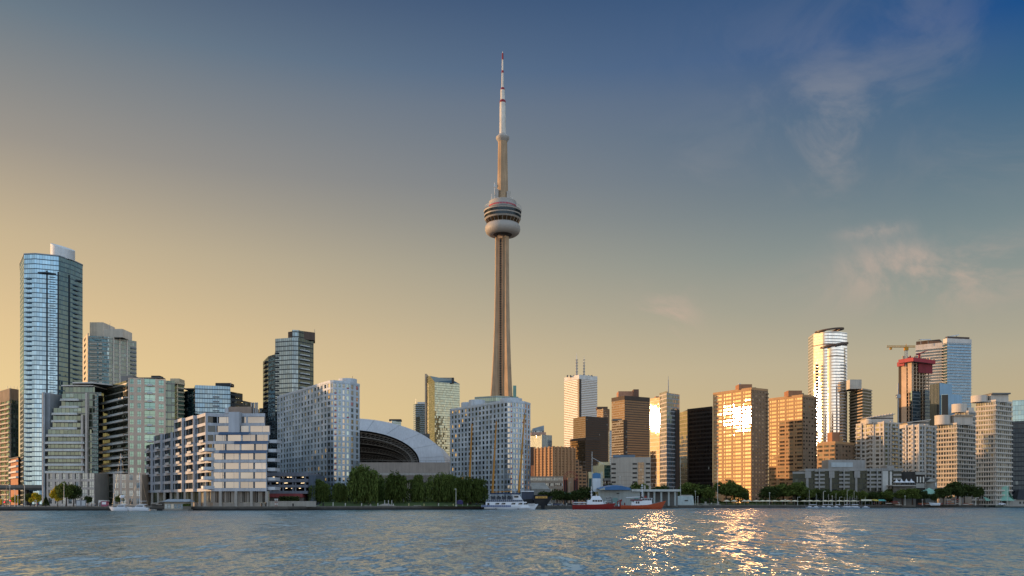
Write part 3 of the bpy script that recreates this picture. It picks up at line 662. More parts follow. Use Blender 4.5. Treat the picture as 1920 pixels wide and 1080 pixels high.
def shrink(P, k=.55):
    n = len(P)-2; out = []
    for i, p in enumerate(P[:n]):
        ns = []
        if i > 0: ns.append(Edge(P[i-1], p).n)
        if i < n-1: ns.append(Edge(p, P[i+1]).n)
        v = sum(ns, Vector((0, 0))); v.normalize(); out.append((p[0]-v.x*k, p[1]-v.y*k))
    return out+P[n:]
floors = [(0, 0, None), (0, 0, None), (0, 0, None), (0, 0, None), (0, 1.2, None), (0, 3.0, None), (1, 5.5, None), (3, 7.5, b.lx(488))]
for k, (i0, df, xe) in enumerate(floors):
    P = outline(None, i0, df, xe); z = zs0+fh*k
    b.w.prism(shrink(P, .9), z, z+fh, kd, roofm)
    top = k == len(floors)-1
    sbm = MB(); sbm.prism(P, z, z+1.35, kw, None, True); sbm.build('floor_band', b.root)
    E = Edge(P[-4], P[-3])
    # front: large windows between white bands
    n = 4; wd = [0, .24, .51, .77, 1.0] if k < 6 else [0, .3, .62, 1.0]
    for i in range(len(wd)-1):
        ua, ub = E.L*wd[i]+(.9 if i == 0 else .35), E.L*wd[i+1]-.35
        wm = MB(); wm.face([(0, 0, 0), (ub-ua, 0, 0), (ub-ua, 0, 2.75), (0, 0, 2.75)], kg)
        if (i+k) % 3: wm.box((ub-ua)*.62, (ub-ua)*.62+.1, -.05, .02, 0, 2.75, kw)
        if i == 0: wm.box((ub-ua)*.86, (ub-ua)*.86+.12, -.05, .02, 0, 2.75, black); wm.box((ub-ua)*.86, ub-ua, -.05, .02, 1.3, 1.42, black)
        child('window', wm.mesh('window'), b.root, E.p(ua, -.3)+(z+1.42,), E.rz)
    for i, f in enumerate(wd): pm_ = MB(); pm_.ebox(E, max(0, E.L*f-.36), min(E.L, E.L*f+.36), -.7, -.06, z+1.35, z+fh, wall('dark_joint', '#5a5c60') if i in (1, 3) else kw); pm_.build('front_pier', b.root)
    if k < 4:
        wp = MB(); wp.ebox(E, 0, .9, -.6, -.04, z+1.35, z+fh, kw); wp.build('corner_panel', b.root)
    # west wing bays
    nb = (len(P)-4)//2
    for i in range(nb):
        Eb = Edge(P[2*i], P[2*i+1]); pw = MB()
        pw.ebox(Eb, 0, .55, -1.1, -.03, z+1.35, z+fh, kw); pw.ebox(Eb, Eb.L-.5, Eb.L, -1.1, -.03, z+1.35, z+fh, kw); pw.build('bay_pier', b.root)
        for ua, ub in ((.7, Eb.L*.55), (Eb.L*.55+.25, Eb.L-.7)):
            wm = MB(); wm.face([(0, 0, 0), (ub-ua, 0, 0), (ub-ua, 0, 2.9), (0, 0, 2.9)], kd); wm.box((ub-ua)*.5-.05, (ub-ua)*.5+.05, -.06, .02, 0, 2.9, kw)
            child('window', wm.mesh('window'), b.root, Eb.p(ua, -.62)+(z+1.38,), Eb.rz)
        if k in (2, 3, 4, 5):
            bm_ = MB(); bm_.ebox(Eb, Eb.L*.5, Eb.L*.95, .02, .9, z+.9, z+1.15, kw); bm_.ebox(Eb, Eb.L*.5, Eb.L*.95, .78, .9, z+1.15, z+2.1, wall('terrace_rail', '#9fa3a6', .4)); bm_.build('balcony', b.root)
    # rounded corner balcony
    if k < 5:
        cb = MB(); cx, cy = P[-4][0]-1.6, P[-4][1]+1.2
        pts = [(cx+3.2*math.cos(R(a)), cy+3.2*math.sin(R(a))) for a in range(195, 350, 15)]
        cb.prism(pts+[(pts[-1][0], cy+1), (pts[0][0], cy+1)], z+.85, z+1.25, kw, None, True)
        inn = [(cx+3.05*math.cos(R(a)), cy+3.05*math.sin(R(a))) for a in range(195, 350, 15)]
        cb.prism(pts+list(reversed(inn)), z+1.25, z+2.35, wall('terrace_rail', ''), None, True); cb.build('balcony', b.root)
    # east end balconies
    if k < 6:
        eb = MB(); eb.box(east+.02, east+3.6, df+1, df+9, z+.5, z+.9, kw); eb.box(east+3.4, east+3.58, df+1, df+9, z+.9, z+2.0, kw); eb.box(east+.02, east+3.4, df+1, df+1.2, z+.9, z+2.0, wall('terrace_rail', '')); eb.build('balcony', b.root)
zt = zs0+fh*len(floors)
mb = MB(); P = outline(None, 3, 7.5, b.lx(488)); mb.prism(P, zt, zt+1.5, kw, roofm, True); b.part('parapet', mb)
# sloping blue glass over the set-back storeys
slope = wall('blue_slope_glass', '#3b5069', .18, .1)
for k, xa, xb in ((4, 410, 500), (5, 436, 500), (6, 404, 462)):
    z = zs0+fh*k; df0 = floors[k][1]-.02; df1 = floors[k-1][1]-.1; g = MB()
    x0, x1 = b.lx(xa), b.lx(xb); g.face([(x0, df1, z-.1), (x1, df1, z-.1), (x1, df0, z+1.36), (x0, df0, z+1.36)], slope); g.face([(x0, df1, z-.1), (x0, df0, z+1.36), (x0, df0, z-.1)], kw); g.face([(x1, df1, z-.1), (x1, df0, z-.1), (x1, df0, z+1.36)], kw)
    g.build('sloped_glazing', b.root)
mb = MB(); mb.box(b.lx(421), b.lx(442), 5.2, 16, zt-9, zt+1.9, kw, roofm); mb.box(b.lx(410), b.lx(416), 8, 9, zt+1.5, zt+4, kw); b.part('stair_tower', mb)
mb = MB(); mb.box(b.lx(412), b.lx(456), 12, 24, zt+1.5, zt+5, wall('tan_plant', '#8b7a6c'), roofm); b.part('plant_room', mb)
for i, px in enumerate((306, 322, 334, 342)):
    mb = MB(); P_ = A+dv*(Lw*(px-266)/125)-nv*6; mb.box(P_.x-.8, P_.x+.8, P_.y-.8, P_.y+.8, zs0+fh*(5+i//2), zs0+fh*(6+i//2)+3.5, kw); mb.tube((P_.x, P_.y, zs0+fh*(6+i//2)+3.4), (P_.x, P_.y, zs0+fh*(6+i//2)+4.6), .3, .3, white, 8); b.part('chimney', mb)
for px in (455, 459, 463, 466):
    mb = MB(); mb.tube((b.lx(px), 13, zt+1), (b.lx(px), 13, zt+6.6), .34, .34, steel, 8); mb.tube((b.lx(px), 13, zt+6.6), (b.lx(px), 13, zt+7.1), .5, .2, steel, 8); b.part('flue', mb)
# podium with columns
pod = wall('podium_concrete', '#8d857a', .85, .2)
b.w.prism(shrink(outline(None, 0, 0), 3.5), zs0-5.2, zs0, pane('podium_window', '#232a29', '#aab5aa', .25, .05, .02, .5, '#b0aa98'), roofm)
b.w.prism(shrink(outline(None, 0, 0), 1.2), -4, zs0-5.1, pod, pod)
cm = MB(); cm.box(-.55, .55, -.45, .45, -2.5, zs0, concrete); cmm = cm.mesh('column')
for i in range(5): child('column', cmm, b.root, (b.lx(384+29*i), .46, 0))
for i in range(9): P_ = A+dv*(Lw*(i+.5)/9.5)-nv*.9; child('column', cmm, b.root, (P_.x, P_.y, 0))
fm = MB(); E = Edge((b.lx(388), 2.6), (b.lx(498), 2.6))
for i in range(26): fm.ebox(E, E.L*i/26, E.L*i/26+.5+(i % 3)*.4, .0, .5, zs0-5, zs0-.1, pod if i % 4 else wall('podium_pier', '#6b6257'))
fm.build('podium_pier', b.root); b.done()

# ------------------------------------------------------------------ garage and white garden wall
t = thing('parking_garage', 'grey open-deck parking garage with a red ground floor, beside the white terrace building', 'parking garage', (X(505, 425), 425, GZ))
lxx = lambda px, d=425: X(px, d)-X(505, 425)
gm = wall('garage_grey', '#787a82'); zz_ = lambda y: Z(y, 425)-GZ
for y0, y1 in ((893, 886), (904, 898), (914, 909), (925.5, 920.5)):
    mb = MB(); mb.box(lxx(500), lxx(577), -.3, 30, zz_(y0), zz_(y1), gm, dconc); mb.build('deck', t)
mb = MB(); mb.box(lxx(498), lxx(577), 8, 29, 0, zz_(893), wall('garage_interior', '#141416')); mb.build('interior', t)
cm = MB(); cm.box(-.35, .35, 0, .6, zz_(926), zz_(893), gm); cmm = cm.mesh('column')
for px in (507, 524, 531, 549, 554, 572): child('column', cmm, t, (lxx(px), 0, 0))
mb = MB(); mb.box(lxx(497), lxx(568), -.8, 26, zz_(932.5), zz_(925.6), wall('faded_red', '#8f4746')); mb.box(lxx(497), lxx(568), 1, 26, 0, zz_(932.6), dconc); mb.build('ground_floor', t, label='faded red ground floor band')
mb = MB(); mb.box(lxx(577.2), lxx(590), 2, 22, 0, zz_(891), wall('ramp_tower', '#5c6570')); mb.build('stair_tower', t)
lm = lamp_mat('warm_ceiling_lamp', '#ffdfae', 2.5); mb = MB(); mb.box(-.45, .45, 0, .3, -.25, 0, lm); lmm = mb.mesh('ceiling_lamp')
for y in (893, 904, 914):
    for i, px in enumerate((511, 519, 528, 536, 543, 559, 566)):
        if (i*3+int(y)) % 4: child('ceiling_lamp', lmm, t, (lxx(px)+random.uniform(-.6, .6), random.uniform(2, 7), zz_(y+.8)))
o = MB(); d = 384; o.box(X(503, d), X(592, d), d, d+1.2, GZ, Z(940.5, d), wall('garden_wall', '#8f8a80', .85, .15)); o.box(X(503, d)-.1, X(592, d)+.1, d-.12, d+1.3, Z(940.5, d), Z(939.7, d), concrete)
tag(o.build('garden_wall'), 'long pale concrete garden wall behind the quay, next to the white terrace building', 'wall')
# ------------------------------------------------------------------ stadium
t = thing('stadium', 'domed stadium with a white arched roof and dark open trusses', 'stadium', (X(650, 930), 930, GZ))
zb = Z(868, 930)-GZ; a_, b_ = 184/F*930, Z(784, 930)-GZ-zb
shell = wall('white_roof_membrane', '#b0b2b4', .55, .1, .06, streak=.1); bw = wall('stadium_concrete', '#8d8378', .85, .1)
mb = MB(); nn = 44
def arc(k, ka=0.0, kb=0.0): th = math.pi*k/nn; return (a_-ka)*math.cos(th), zb+(b_-kb)*math.sin(th)
for k in range(nn):
    (x0, z0), (x1, z1) = arc(k), arc(k+1); (u0, w0), (u1, w1) = arc(k, 27, 13), arc(k+1, 27, 13)
    mb.face([(x1, 0, z1), (x0, 0, z0), (x0, 130, z0), (x1, 130, z1)], shell)
    mb.face([(u0, -6, w0), (x0, 0, z0), (x1, 0, z1), (u1, -6, w1)], shell)
    mb.face([(u0, -6, w0), (u1, -6, w1), (u1, 90, w1), (u0, 90, w0)], wall('dome_lining', '#4e4b47'))
    (v0, y0), (v1, y1) = arc(k, 12, 6), arc(k+1, 12, 6)
mb.build('roof_shell', t, weld=True, smooth=True)
for k in range(2, nn, 4):
    (x0, z0), (u0, w0) = arc(k), arc(k, 27, 13); mb = MB(); mb.tube((x0, -.1, z0+.1), (u0, -6.1, w0+.1), .13, .13, wall('panel_seam', '#85888b'), 4); mb.tube((x0, -.1, z0+.1), (x0, 90, z0+.1), .13, .13, wall('panel_seam', ''), 4); mb.build('roof_rib', t)
mb = MB(); mb.prism([(-a_+25, 88), (a_-25, 88), (a_-25, 89), (-a_+25, 89)], zb-2, zb+b_-10, wall('dome_lining', '')); mb.build('inner_wall', t)
tm_ = wall('truss_steel', '#77736c', .5)
for dy, ka, kb in ((2, 30, 15), (22, 36, 21), (44, 44, 29), (66, 54, 36)):
    mb = MB()
    for k in range(nn):
        (x0, z0), (x1, z1) = arc(k, ka, kb), arc(k+1, ka, kb); (u0, w0), (u1, w1) = arc(k, ka+6, kb+5), arc(k+1, ka+6, kb+5)
        mb.tube((x0, dy, z0), (x1, dy, z1), .5, .5, tm_, 4, False); mb.tube((u0, dy, w0), (u1, dy, w1), .5, .5, tm_, 4, False)
        mb.tube((x0, dy, z0), (u1, dy, w1), .3, .3, tm_, 4, False); mb.tube((x0, dy, z0), (u0, dy, w0), .3, .3, tm_, 4, False)
    mb.build('roof_truss', t)
mb = MB(); x0, x1 = X(560, 930)-X(650, 930), X(850, 930)-X(650, 930)
mb.box(x0, x1, -12, 100, 0, zb, bw, roofm); mb.box(x0-1, x1+.5, -13, -12, zb-14, zb-11.5, concrete)
for i in range(7): mb.box(x0+i*(x1-x0)/6.3, x0+i*(x1-x0)/6.3+1.4, -12.9, -12.02, 0, zb-14.1, wall('stadium_pier', '#776e64'))
mb.box(x1-70, x1, -12.6, -12.03, zb-22, zb-15, wall('stadium_panel', '#6f6860')); mb.build('base_wall', t)
rl = MB()
for i in range(30): rl.tube((x0+(x1-x0)*i/29, -11, zb), (x0+(x1-x0)*i/29, -11, zb+2.2), .15, .15, tm_, 4)
rl.tube((x0, -11, zb+2.2), (x1, -11, zb+2.2), .15, .15, tm_, 4); rl.build('roof_railing', t)
# ------------------------------------------------------------------ tall concrete observation tower
TD = 1044.0; t = thing('observation_tower', 'very tall concrete observation tower with a round pod and a red and white mast', 'tower', (X(942.5, TD), TD, GZ))
zy = lambda y: Z(y, TD)-GZ; tc = wall('tower_concrete', '#a58a6c', .85, .14, .08, streak=.22)
mb = MB(); secs = []; TH = [R(190), R(310), R(70)]; NZ = 24
for k in range(NZ+1):
    z = zy(446)*k/NZ; r = 8.9+22*max(0, 1-z/330)**2.6; hw = 2.5+1.2*max(0, 1-z/330); rv = 6.1
    P = []
    for th in TH:
        dx, dy = math.cos(th), math.sin(th); px_, py_ = -dy, dx
        for sg, rr in ((-1, rv*.9), (-1, r), (1, r), (1, rv*.9)): P.append((dx*rr+px_*sg*hw*(1 if rr == r else 1.12), dy*rr+py_*sg*hw*(1 if rr == r else 1.12), z))
    secs.append(P)
mb.loft(secs, tc); mb.build('shaft', t)
ev = MB(); th = R(250); cx, cy = math.cos(th), math.sin(th); nx_, ny_ = -cy, cx
Eg = Edge((cx*7.2-nx_*2.3, cy*7.2-ny_*2.3), (cx*7.2+nx_*2.3, cy*7.2+ny_*2.3))
ev.ebox(Eg, 0, .7, -5, .1, 0, zy(450), wall('shaft_light', '#a88a6b')); ev.ebox(Eg, 3.9, 4.6, -5, .1, 0, zy(450), wall('shaft_light', ''))
ev.ebox(Eg, .7, 3.9, -5, -.5, 0, zy(452), wall('shaft_dark', '#2f2a25')); ev.ebox(Eg, -.3, 4.9, -5, .6, zy(450), zy(446), wall('shaft_light', ''))
for i in range(110): ev.ebox(Eg, .7, 3.9, -.5, -.12, 2.9*i, 2.9*i+.7, wall('shaft_rung', '#7d6851'))
ev.build('elevator_shaft', t)
pc = wall('pod_white', '#9d958b', .55, .05, streak=.05); pd = pane('pod_glass', '#1b1d1f', '#6d7478', .18, .08, .01, 0)
dn = MB(); dn.lathe([(11.5, zy(440)), (14, zy(441.5)), (17.5, zy(440.5)), (20.3, zy(437)), (21.6, zy(432)), (21.3, zy(426)), (19.5, zy(421.5)), (17, zy(420))], 48, pc); dn.build('radome_ring', t, smooth=True, label='white doughnut-shaped ring under the pod')
dn = MB(); dn.lathe([(6, zy(446)), (7, zy(441)), (11.6, zy(439.5)), (13.9, zy(440.4))], 32, wall('pod_underside', '#4b4038')); dn.build('underside', t, smooth=True)
gl = MB(); gl.lathe([(18.4, zy(421)), (21.0, zy(414))], 48, pane('pod_gold_glass', '#3a2c1e', '#9d8468', .2, .1, .02, 0)); gl.lathe([(22.0, zy(411)), (22.2, zy(404))], 48, pd); gl.lathe([(22.3, zy(403)), (22.5, zy(396.5))], 48, pd); gl.build('window_band', t)
mu = MB()
for i in range(24):
    a = 2*math.pi*i/24; mu.tube((18.5*math.cos(a), 18.5*math.sin(a), zy(421)), (21.15*math.cos(a), 21.15*math.sin(a), zy(414)), .22, .22, pc, 4)
mu.build('mullion', t)
for r0, r1, ya, yb in ((21.0, 22.3, 413.8, 411.2), (22.4, 22.8, 406.4, 404.2), (22.8, 23.3, 399, 396.4)):
    rb = MB(); rb.lathe([(r0-1.5, zy(ya)+.2), (r0, zy(ya)), (r1, zy(yb)), (r1-2.6, zy(yb)+.3)], 48, pc); rb.build('pod_ring', t, smooth=True)
rf_ = MB(); rf_.lathe([(22.6, zy(396)), (22.4, zy(395)), (16.5, zy(392.5))], 48, wall('pod_roof', '#4f5453')); rf_.lathe([(16.8, zy(393)), (16.8, zy(390)), (16.9, zy(389.9), wall('pod_red', '#a02634')), (16.9, zy(387.2), wall('pod_red', '')), (16.8, zy(387)), (16.8, zy(379.5)), (14.5, zy(377.5)), (6, zy(376))], 48, pc); rf_.build('upper_deck', t, smooth=True)
ra = MB(); ra.lathe([(23.0, zy(390.2)), (23.0, zy(389.7))], 40, steel); ra.lathe([(22.9, zy(392.2)), (22.9, zy(391.8))], 40, steel)
for i in range(40): a = 2*math.pi*i/40; ra.tube((22.5*math.cos(a), 22.5*math.sin(a), zy(395)), (23*math.cos(a), 23*math.sin(a), zy(390)), .12, .12, steel, 4)
ra.build('edge_railing', t)
an = MB()
for a, h in ((150, 5), (175, 7), (200, 8), (225, 3), (330, 3)): an.tube((14*math.cos(R(a)), 14*math.sin(R(a)), zy(378)), (14*math.cos(R(a)), 14*math.sin(R(a)), zy(378)+h), .3, .3, white, 6)
an.box(-9, -5, -8, -4, zy(377), zy(359), wall('mw_cabinet', '#a29a90')); an.box(5, 9.5, -7, -2, zy(375), zy(362), wall('mw_cabinet', '')); an.box(-10.5, -9, -3, 0, zy(352), zy(347), white); an.tube((-9.8, -1.5, zy(366)), (-9.8, -1.5, zy(343)), .3, .3, white, 5); an.build('antenna', t)
us = MB()
def hexa(r0, r1, z0, z1, m):
    us.loft([[(r*math.cos(R(25+60*i+o_)), r*math.sin(R(25+60*i+o_)), z) for i in range(6) for o_ in (-14, 14)] for r, z in ((r0, z0), (r1, z1))], m)
hexa(6.9, 5.6, zy(378), zy(262), tc); us.build('upper_shaft', t)
sp_ = MB(); sp_.lathe([(5.6, zy(266)), (7.2, zy(262.5)), (8.1, zy(260)), (8.1, zy(257.5)), (6.5, zy(255)), (4.6, zy(252)), (3.9, zy(251))], 32, pc); sp_.build('sky_pod', t, smooth=True)
rd = wall('mast_red', '#84242c', .5); mw_ = wall('mast_white', '#c9c0b2', .5)
am = MB(); am.lathe([(3.9, zy(253)), (3.6, zy(193)), (3.9, zy(192), rd), (3.4, zy(188.5), rd), (2.7, zy(187.5), rd), (2.6, zy(169), mw_), (2.8, zy(168), rd), (1.9, zy(164.5), rd), (1.5, zy(164), mw_), (1.3, zy(137), mw_), (1.5, zy(136.5), rd), (1.2, zy(132.5), rd), (1.05, zy(132), mw_), (.9, zy(112), mw_), (1.05, zy(111.9), rd), (.95, zy(100), rd), (.5, zy(99.5), mw_), (.3, zy(96.5), mw_)], 16, mw_); am.build('mast', t)
# ------------------------------------------------------------------ downtown towers behind
def simple(name, label, cat, pl, pcn, pr, d, ytop, mat, a=33.0, depth=None, roof=None, group=None, base=None, matL=None):
    pts = box_pts(pl, pcn, pr, d, a); b = Building(name, label, cat, pts, ytop, depth, ref=1)
    if matL is None: b.w.prism(b.poly, -1, b.H, mat, roof or roofm)
    else:
        E0, E1 = b.E[0], b.E[1]; b.w.prism(b.poly, -1, b.H, mat, roof or roofm)
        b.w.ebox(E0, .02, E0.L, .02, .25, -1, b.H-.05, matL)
    return b
def cap(b, px0, px1, y0, y1, h, m, name='plant_room', lab=None):
    mb = MB(); mb.box(b.lx(px0), b.lx(px1), y0, y1, b.H-.3, b.z(h), m, roofm); return b.part(name, mb, lab)
wtow = curtain('white_mesh_glass', 3.2, 1.7, '#23303a', '#c3d8e4', '#a9b4bb', .12, .3, '#8b979e', .5, .05, .03, .2)
b = simple('white_glass_tower', 'slim white and blue glass tower beside the slant-topped gold glass tower', 'tower', 775, 779, 801, 1290, 757, wtow, 20)
E = b.E[1]; b.balconies(1, [(E.L*.05, E.L*.35)], [b.H-22-3.2*i for i in range(32)], 1.2, 1.0, wall('balcony_rust', '#4a3f3a'))
cap(b, 782, 796, 5, 16, 753, white); mb = MB(); mb.tube((b.lx(779), 6, b.H), (b.lx(779), 6, b.H+8), .4, .3, steel, 5); b.part('antenna', mb); b.done('glazing')
b = simple('small_tower', 'small distant pale green glass tower peeping over the dome', 'tower', 722, 735, 752, 1500, 789, curtain('mint_glass', 3.4, 2.0, '#2e3b3a', '#b5cfca', '#8d9792', .12, .3, '#a2a9a2', .4), 33)
b.slabs([b.H-3.4*i-3 for i in range(12)], .8, .9, white); cap(b, 729, 751, 4, 18, 785.5, wall('dark_cap', '#3b3a38')); b.done('glazing')
# slant-topped tower
gold = curtain('gold_glass', 3.3, 1.8, '#2a2d26', '#c9cdb4', '#5d5f52', .06, .16, '#56584a', .5, .045, .03, .3, .5, '#9b967e')
b = Building('slant_top_tower', 'gold-green glass tower with a slanted glass top and a thin fin on its west edge', 'tower', [(800, 1228), (815, 1195), (862, 1215)], 716, 30, ref=1)
b.w.prism(b.poly, -1, b.H, gold, roofm); P = b.poly; hz = b.z(700)
tp = MB(); a0, a1, a2 = [p+(b.H,) for p in P[:3]]; b2, b0 = [p+(b.H,) for p in P[3:]]
u0, u1, u2 = (P[0][0], P[0][1], hz), (P[1][0]-8, P[1][1]+14, b.z(702)), (P[2][0]-11, P[2][1]+16, b.z(706))
gt = wall('slant_glass', '#22413d', .12, .1, spec=.8)
tp.face([a1, a2, u2, u1], gt); tp.face([a0, a1, u1], gold); tp.face([a0, u1, u0], gold); tp.face([a2, b2, u2], gold); tp.face([b2, b0, u0, u1, u2], gold); tp.face([b0, a0, u0], gold); b.part('slanted_top', tp)
fn = MB(); fn.prism([(P[0][0]-2.5, P[0][1]-1), (P[0][0]-.1, P[0][1]-2), (P[0][0]+1, P[0][1]+26), (P[0][0]-2.5, P[0][1]+26)], -1, b.z(694.5), wall('fin_metal', '#7f7d74', .35)); fn.prism([(P[0][0]-2.5, P[0][1]+26.1), (b.lx(846, 1228), P[0][1]+26.1), (b.lx(846, 1228), P[0][1]+27.2), (P[0][0]-2.5, P[0][1]+27.2)], b.H, b.z(696.5), wall('fin_metal', '')); b.part('fin', fn)
cap(b, 846, 850, 10, 16, 706, wall('dark_cap', '')); b.done('glazing')
# far pair right of the rounded condo
b = simple('sloped_roof_tower', 'far blue-grey tower with a sloping roofline, peeping past the rounded grey condo', 'tower', 993, 998, 1020, 1450, 806, curtain('steel_glass', 3.5, 2.2, '#3a4650', '#a9bac4', '#646f77', .1, .3, '#6a757c', .4), 20)
mb = MB(); P = b.poly; A_, B_, C_, D_ = [p for p in P]; hL, hR = b.z(804), b.z(797)
mb.face([A_+(hL,), B_+(hL,), C_+(hR,), D_+(hR,)], roofm); mb.face([B_+(b.H,), C_+(b.H,), C_+(hR,), B_+(hL,)], wall('sloped_parapet', '#8d989d')); mb.face([C_+(b.H,), D_+(b.H,), D_+(hR,), C_+(hR,)], wall('sloped_parapet', '')); b.part('sloped_roof', mb); b.done('glazing')
b = simple('ribbed_office', 'far office block with vertical ribs and a stepped pink stone top, behind the tan hotel', 'office building', 990, 1016, 1035, 1300, 815, curtain('ribbed_glass', 40, 1.9, '#2b353b', '#9fb0b6', '#9fa6a8', .35, .02, None, .4), 40)
cap(b, 996, 1024, 4, 30, 810, wall('pink_stone', '#b18d78')); b.done('glazing')
# tan hotel
tan = wall('tan_precast', '#a9835f', .8, .08); pw_ = pane('hotel_window', '#241c16', '#c7a98a', .28, .05, .03, .3, '#8a6f56')
b = simple('hotel', 'tan precast hotel with vertical ribs, its east end stepping down towards the red arch', 'hotel', 1003, 1038, 1078, 760, 838, tan, 36)
b.w.fs.clear(); b.w.vs.clear(); b.w.ms.clear(); b.w.uv.clear(); b.body(tan, roofm, .7)
b.punched(0, 0, b.H, 14, 22, .5, .5, tan, pw_, .5); b.punched(1, 0, b.H, 16, 22, .5, .5, tan, pw_, .5)
for e, n in ((0, 5), (1, 6)):
    E = b.E[e]
    for i in range(n+1): mb = MB(); mb.ebox(E, max(0, E.L*i/n-.7), min(E.L, E.L*i/n+.7), .02, 1.1, 0, b.H+.8, tan); mb.build('rib', b.root)
for (x0, x1, y, o_) in ((1078, 1085, 862, 2), (1085, 1092, 873, 6), (1092, 1101, 883, 10)):
    mb = MB(); mb.box(b.lx(x0, 790), b.lx(x1, 790)-.1, 24+o_, 60, 0, b.z(y, 790), tan, roofm); b.part('stepped_wing', mb)
    bm_ = MB()
    for i in range(12): bm_.box(b.lx(x0, 790)+.6, b.lx(x1, 790)-.8, 23.85+o_, 23.98+o_, 3+i*3.2, 4.6+i*3.2, wall('dark_window_strip', '#2a211b', .2))
    b.part('window_strip', bm_)
cap(b, 1040, 1076, 20, 40, 835, wall('dark_cap', '')); b.done()
b = Building('hotel_podium', 'long low tan podium with rows of small windows at the foot of the tan hotel', 'podium', [(990, 735), (1056, 735)], 893, 18)
b.body(dconc, roofm, .5); b.punched(0, 0, b.H, 22, 5, .6, .5, wall('podium_tan', '#8f7f6d'), pane('podium_glass', '#1d1c1a')); b.done()
b = Building('brown_block', 'dark brown block with a sunlit orange lower corner, wedged between rounded condo and tan hotel', 'office building', [(993, 820), (1004, 820)], 838, 20)
b.body(wall('brown_metal', '#4f3f33'), roofm); mb = MB(); mb.box(b.lx(996), b.lx(1003), -6, -.1, 0, b.z(873), wall('sunlit_orange', '#b8835a')); b.part('annex', mb); b.done()  # orange of the sunlit corner is put into this block's colour
# white bank tower with masts
b = Building('white_tower', 'tall white office tower with dark corner slots and two masts on its roof', 'office tower', box_pts(1058, 1086, 1120, 2000, 33), 704, None, ref=1)
b.w.prism(b.poly, -2, b.H, curtain('white_marble_bands', 4.15, 600, '#33302c', '#b7a793', '#d6cec2', .0001, .58, '#cfc9c0', .25, .08, .01, .1), roofm)
for E, u in ((b.E[0], b.E[0].L-6), (b.E[1], 0)):
    mb = MB(); mb.ebox(E, u-.1, u+6.1, -.5, .4, 0, b.H-8, wall('bronze_slot', '#3a322c', .4)); b.part('corner_slot', mb)
mb = MB()
for E in b.E: mb.ebox(E, 0, E.L, -.5, .35, b.H-7.9, b.H+2, wall('marble', '#cdc8bf'))
b.part('crown_band', mb)
for px, y, k in ((1083, 658, 2.2), (1097, 664, 1.8)):
    mb = MB(); mb.tube((b.lx(px), 30, b.H), (b.lx(px), 30, b.z(y+14)), k, k*.75, steel, 8); mb.tube((b.lx(px), 30, b.z(y+14)), (b.lx(px), 30, b.z(y)), k*.5, .3, white, 6)
    for i in range(6): mb.tube((b.lx(px), 30, b.H+6+7*i), (b.lx(px), 30, b.H+7+7*i), k*1.6, k*1.6, steel, 8)
    b.part('mast', mb)
mb = MB()
for px in (1064, 1070, 1076, 1090, 1104, 1110): mb.box(b.lx(px), b.lx(px)+3, 20, 30, b.H, b.H+4, dconc)
b.part('roof_plant', mb); b.done('facade')
bk = curtain('black_glass', 3.7, 1.5, '#0b0b0c', '#7a6a5c', '#151413', .3, .3, '#111010', .14, .05, .01, .05, .3); bkl = curtain('black_glass_lit', 3.7, 1.5, '#17120f', '#b79b7e', '#241d18', .2, .3, '#1b1613', .35, .06, .03, .25, .5, '#6d5b49')  # second copy is lighter, sunlight on the west faces put into its colour
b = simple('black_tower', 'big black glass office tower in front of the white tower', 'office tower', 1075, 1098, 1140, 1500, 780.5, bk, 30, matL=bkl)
cap(b, 1096, 1110, 10, 40, 779.5, black); b.done('glazing')
b = simple('dark_office', 'lower dark bronze office block in front of the big black tower', 'office building', 1069, 1098, 1125, 1300, 821, bk, 33, matL=bkl); mb = MB()
for E in b.E: mb.ebox(E, 0, E.L, .26, .5, b.H-3.5, b.H+.4, wall('bronze_cap', '#4a3d33'))
b.part('roof_cap', mb); b.done('glazing')
b = simple('brown_tower', 'narrow brown tower with a gold-lit west face, behind the big black tower', 'office tower', 1119, 1131, 1143, 1750, 766, curtain('brown_glass', 3.8, 1.8, '#2b211b', '#a98f74', '#3f3128', .2, .35, '#46362b', .3), 36)
cap(b, 1120, 1140, 5, 30, 762, wall('brown_cap', '#5f4938')); b.done('glazing')
b = simple('blue_sliver', 'thin pale blue glass building seen in the gap beside the bronze tower', 'office building', 1141, 1143, 1150, 1600, 810, curtain('steel_glass', 0, 0), 20); mb = MB(); mb.box(b.lx(1143), b.lx(1149), 2, 10, b.H-.1, b.H+3, steel); b.part('plant_room', mb); b.done('glazing')
brz = curtain('bronze_glass', 3.7, 1.6, '#1c1410', '#a88a6c', '#2c211a', .2, .35, '#2a1f18', .26, .05, .02, .12, .5, '#6d5643')
b = simple('bronze_tower', 'broad bronze glass office tower with an orange-lit plant room', 'office tower', 1147, 1171.5, 1218, 1320, 742, brz, 30, matL=curtain('bronze_glass_lit', 3.7, 1.6, '#3a2c22', '#c0a284', '#4c3b2f', .2, .35, '#4f3d30', .4, .07, .03, .2))  # west face gets a lighter copy with the sunlight in its colour
mb = MB()
for E in b.E: mb.ebox(E, 0, E.L, .26, .6, b.H-6, b.H, wall('bronze_cap', ''))
b.part('crown_band', mb); cap(b, 1162, 1192, 16, 40, 731, wall('copper_plant', '#a87a5e')); cap(b, 1190, 1200, 12, 30, 728, wall('copper_plant_dark', '#6d5040'), 'lift_room'); b.done('glazing')
b = simple('dark_slab', 'plain dark slab block in front of the bronze tower', 'office building', 1147, 1169, 1176, 1220, 787, curtain('plain_dark_glass', 3.7, 1.5, '#1b1613', '#7a6757', '#221b17', .25, .4, '#1f1916', .15), 33); mb = MB(); mb.box(b.lx(1150), b.lx(1168), 12, 24, b.H-.1, b.H+2.5, dconc); b.part('plant_room', mb); b.done('glazing')
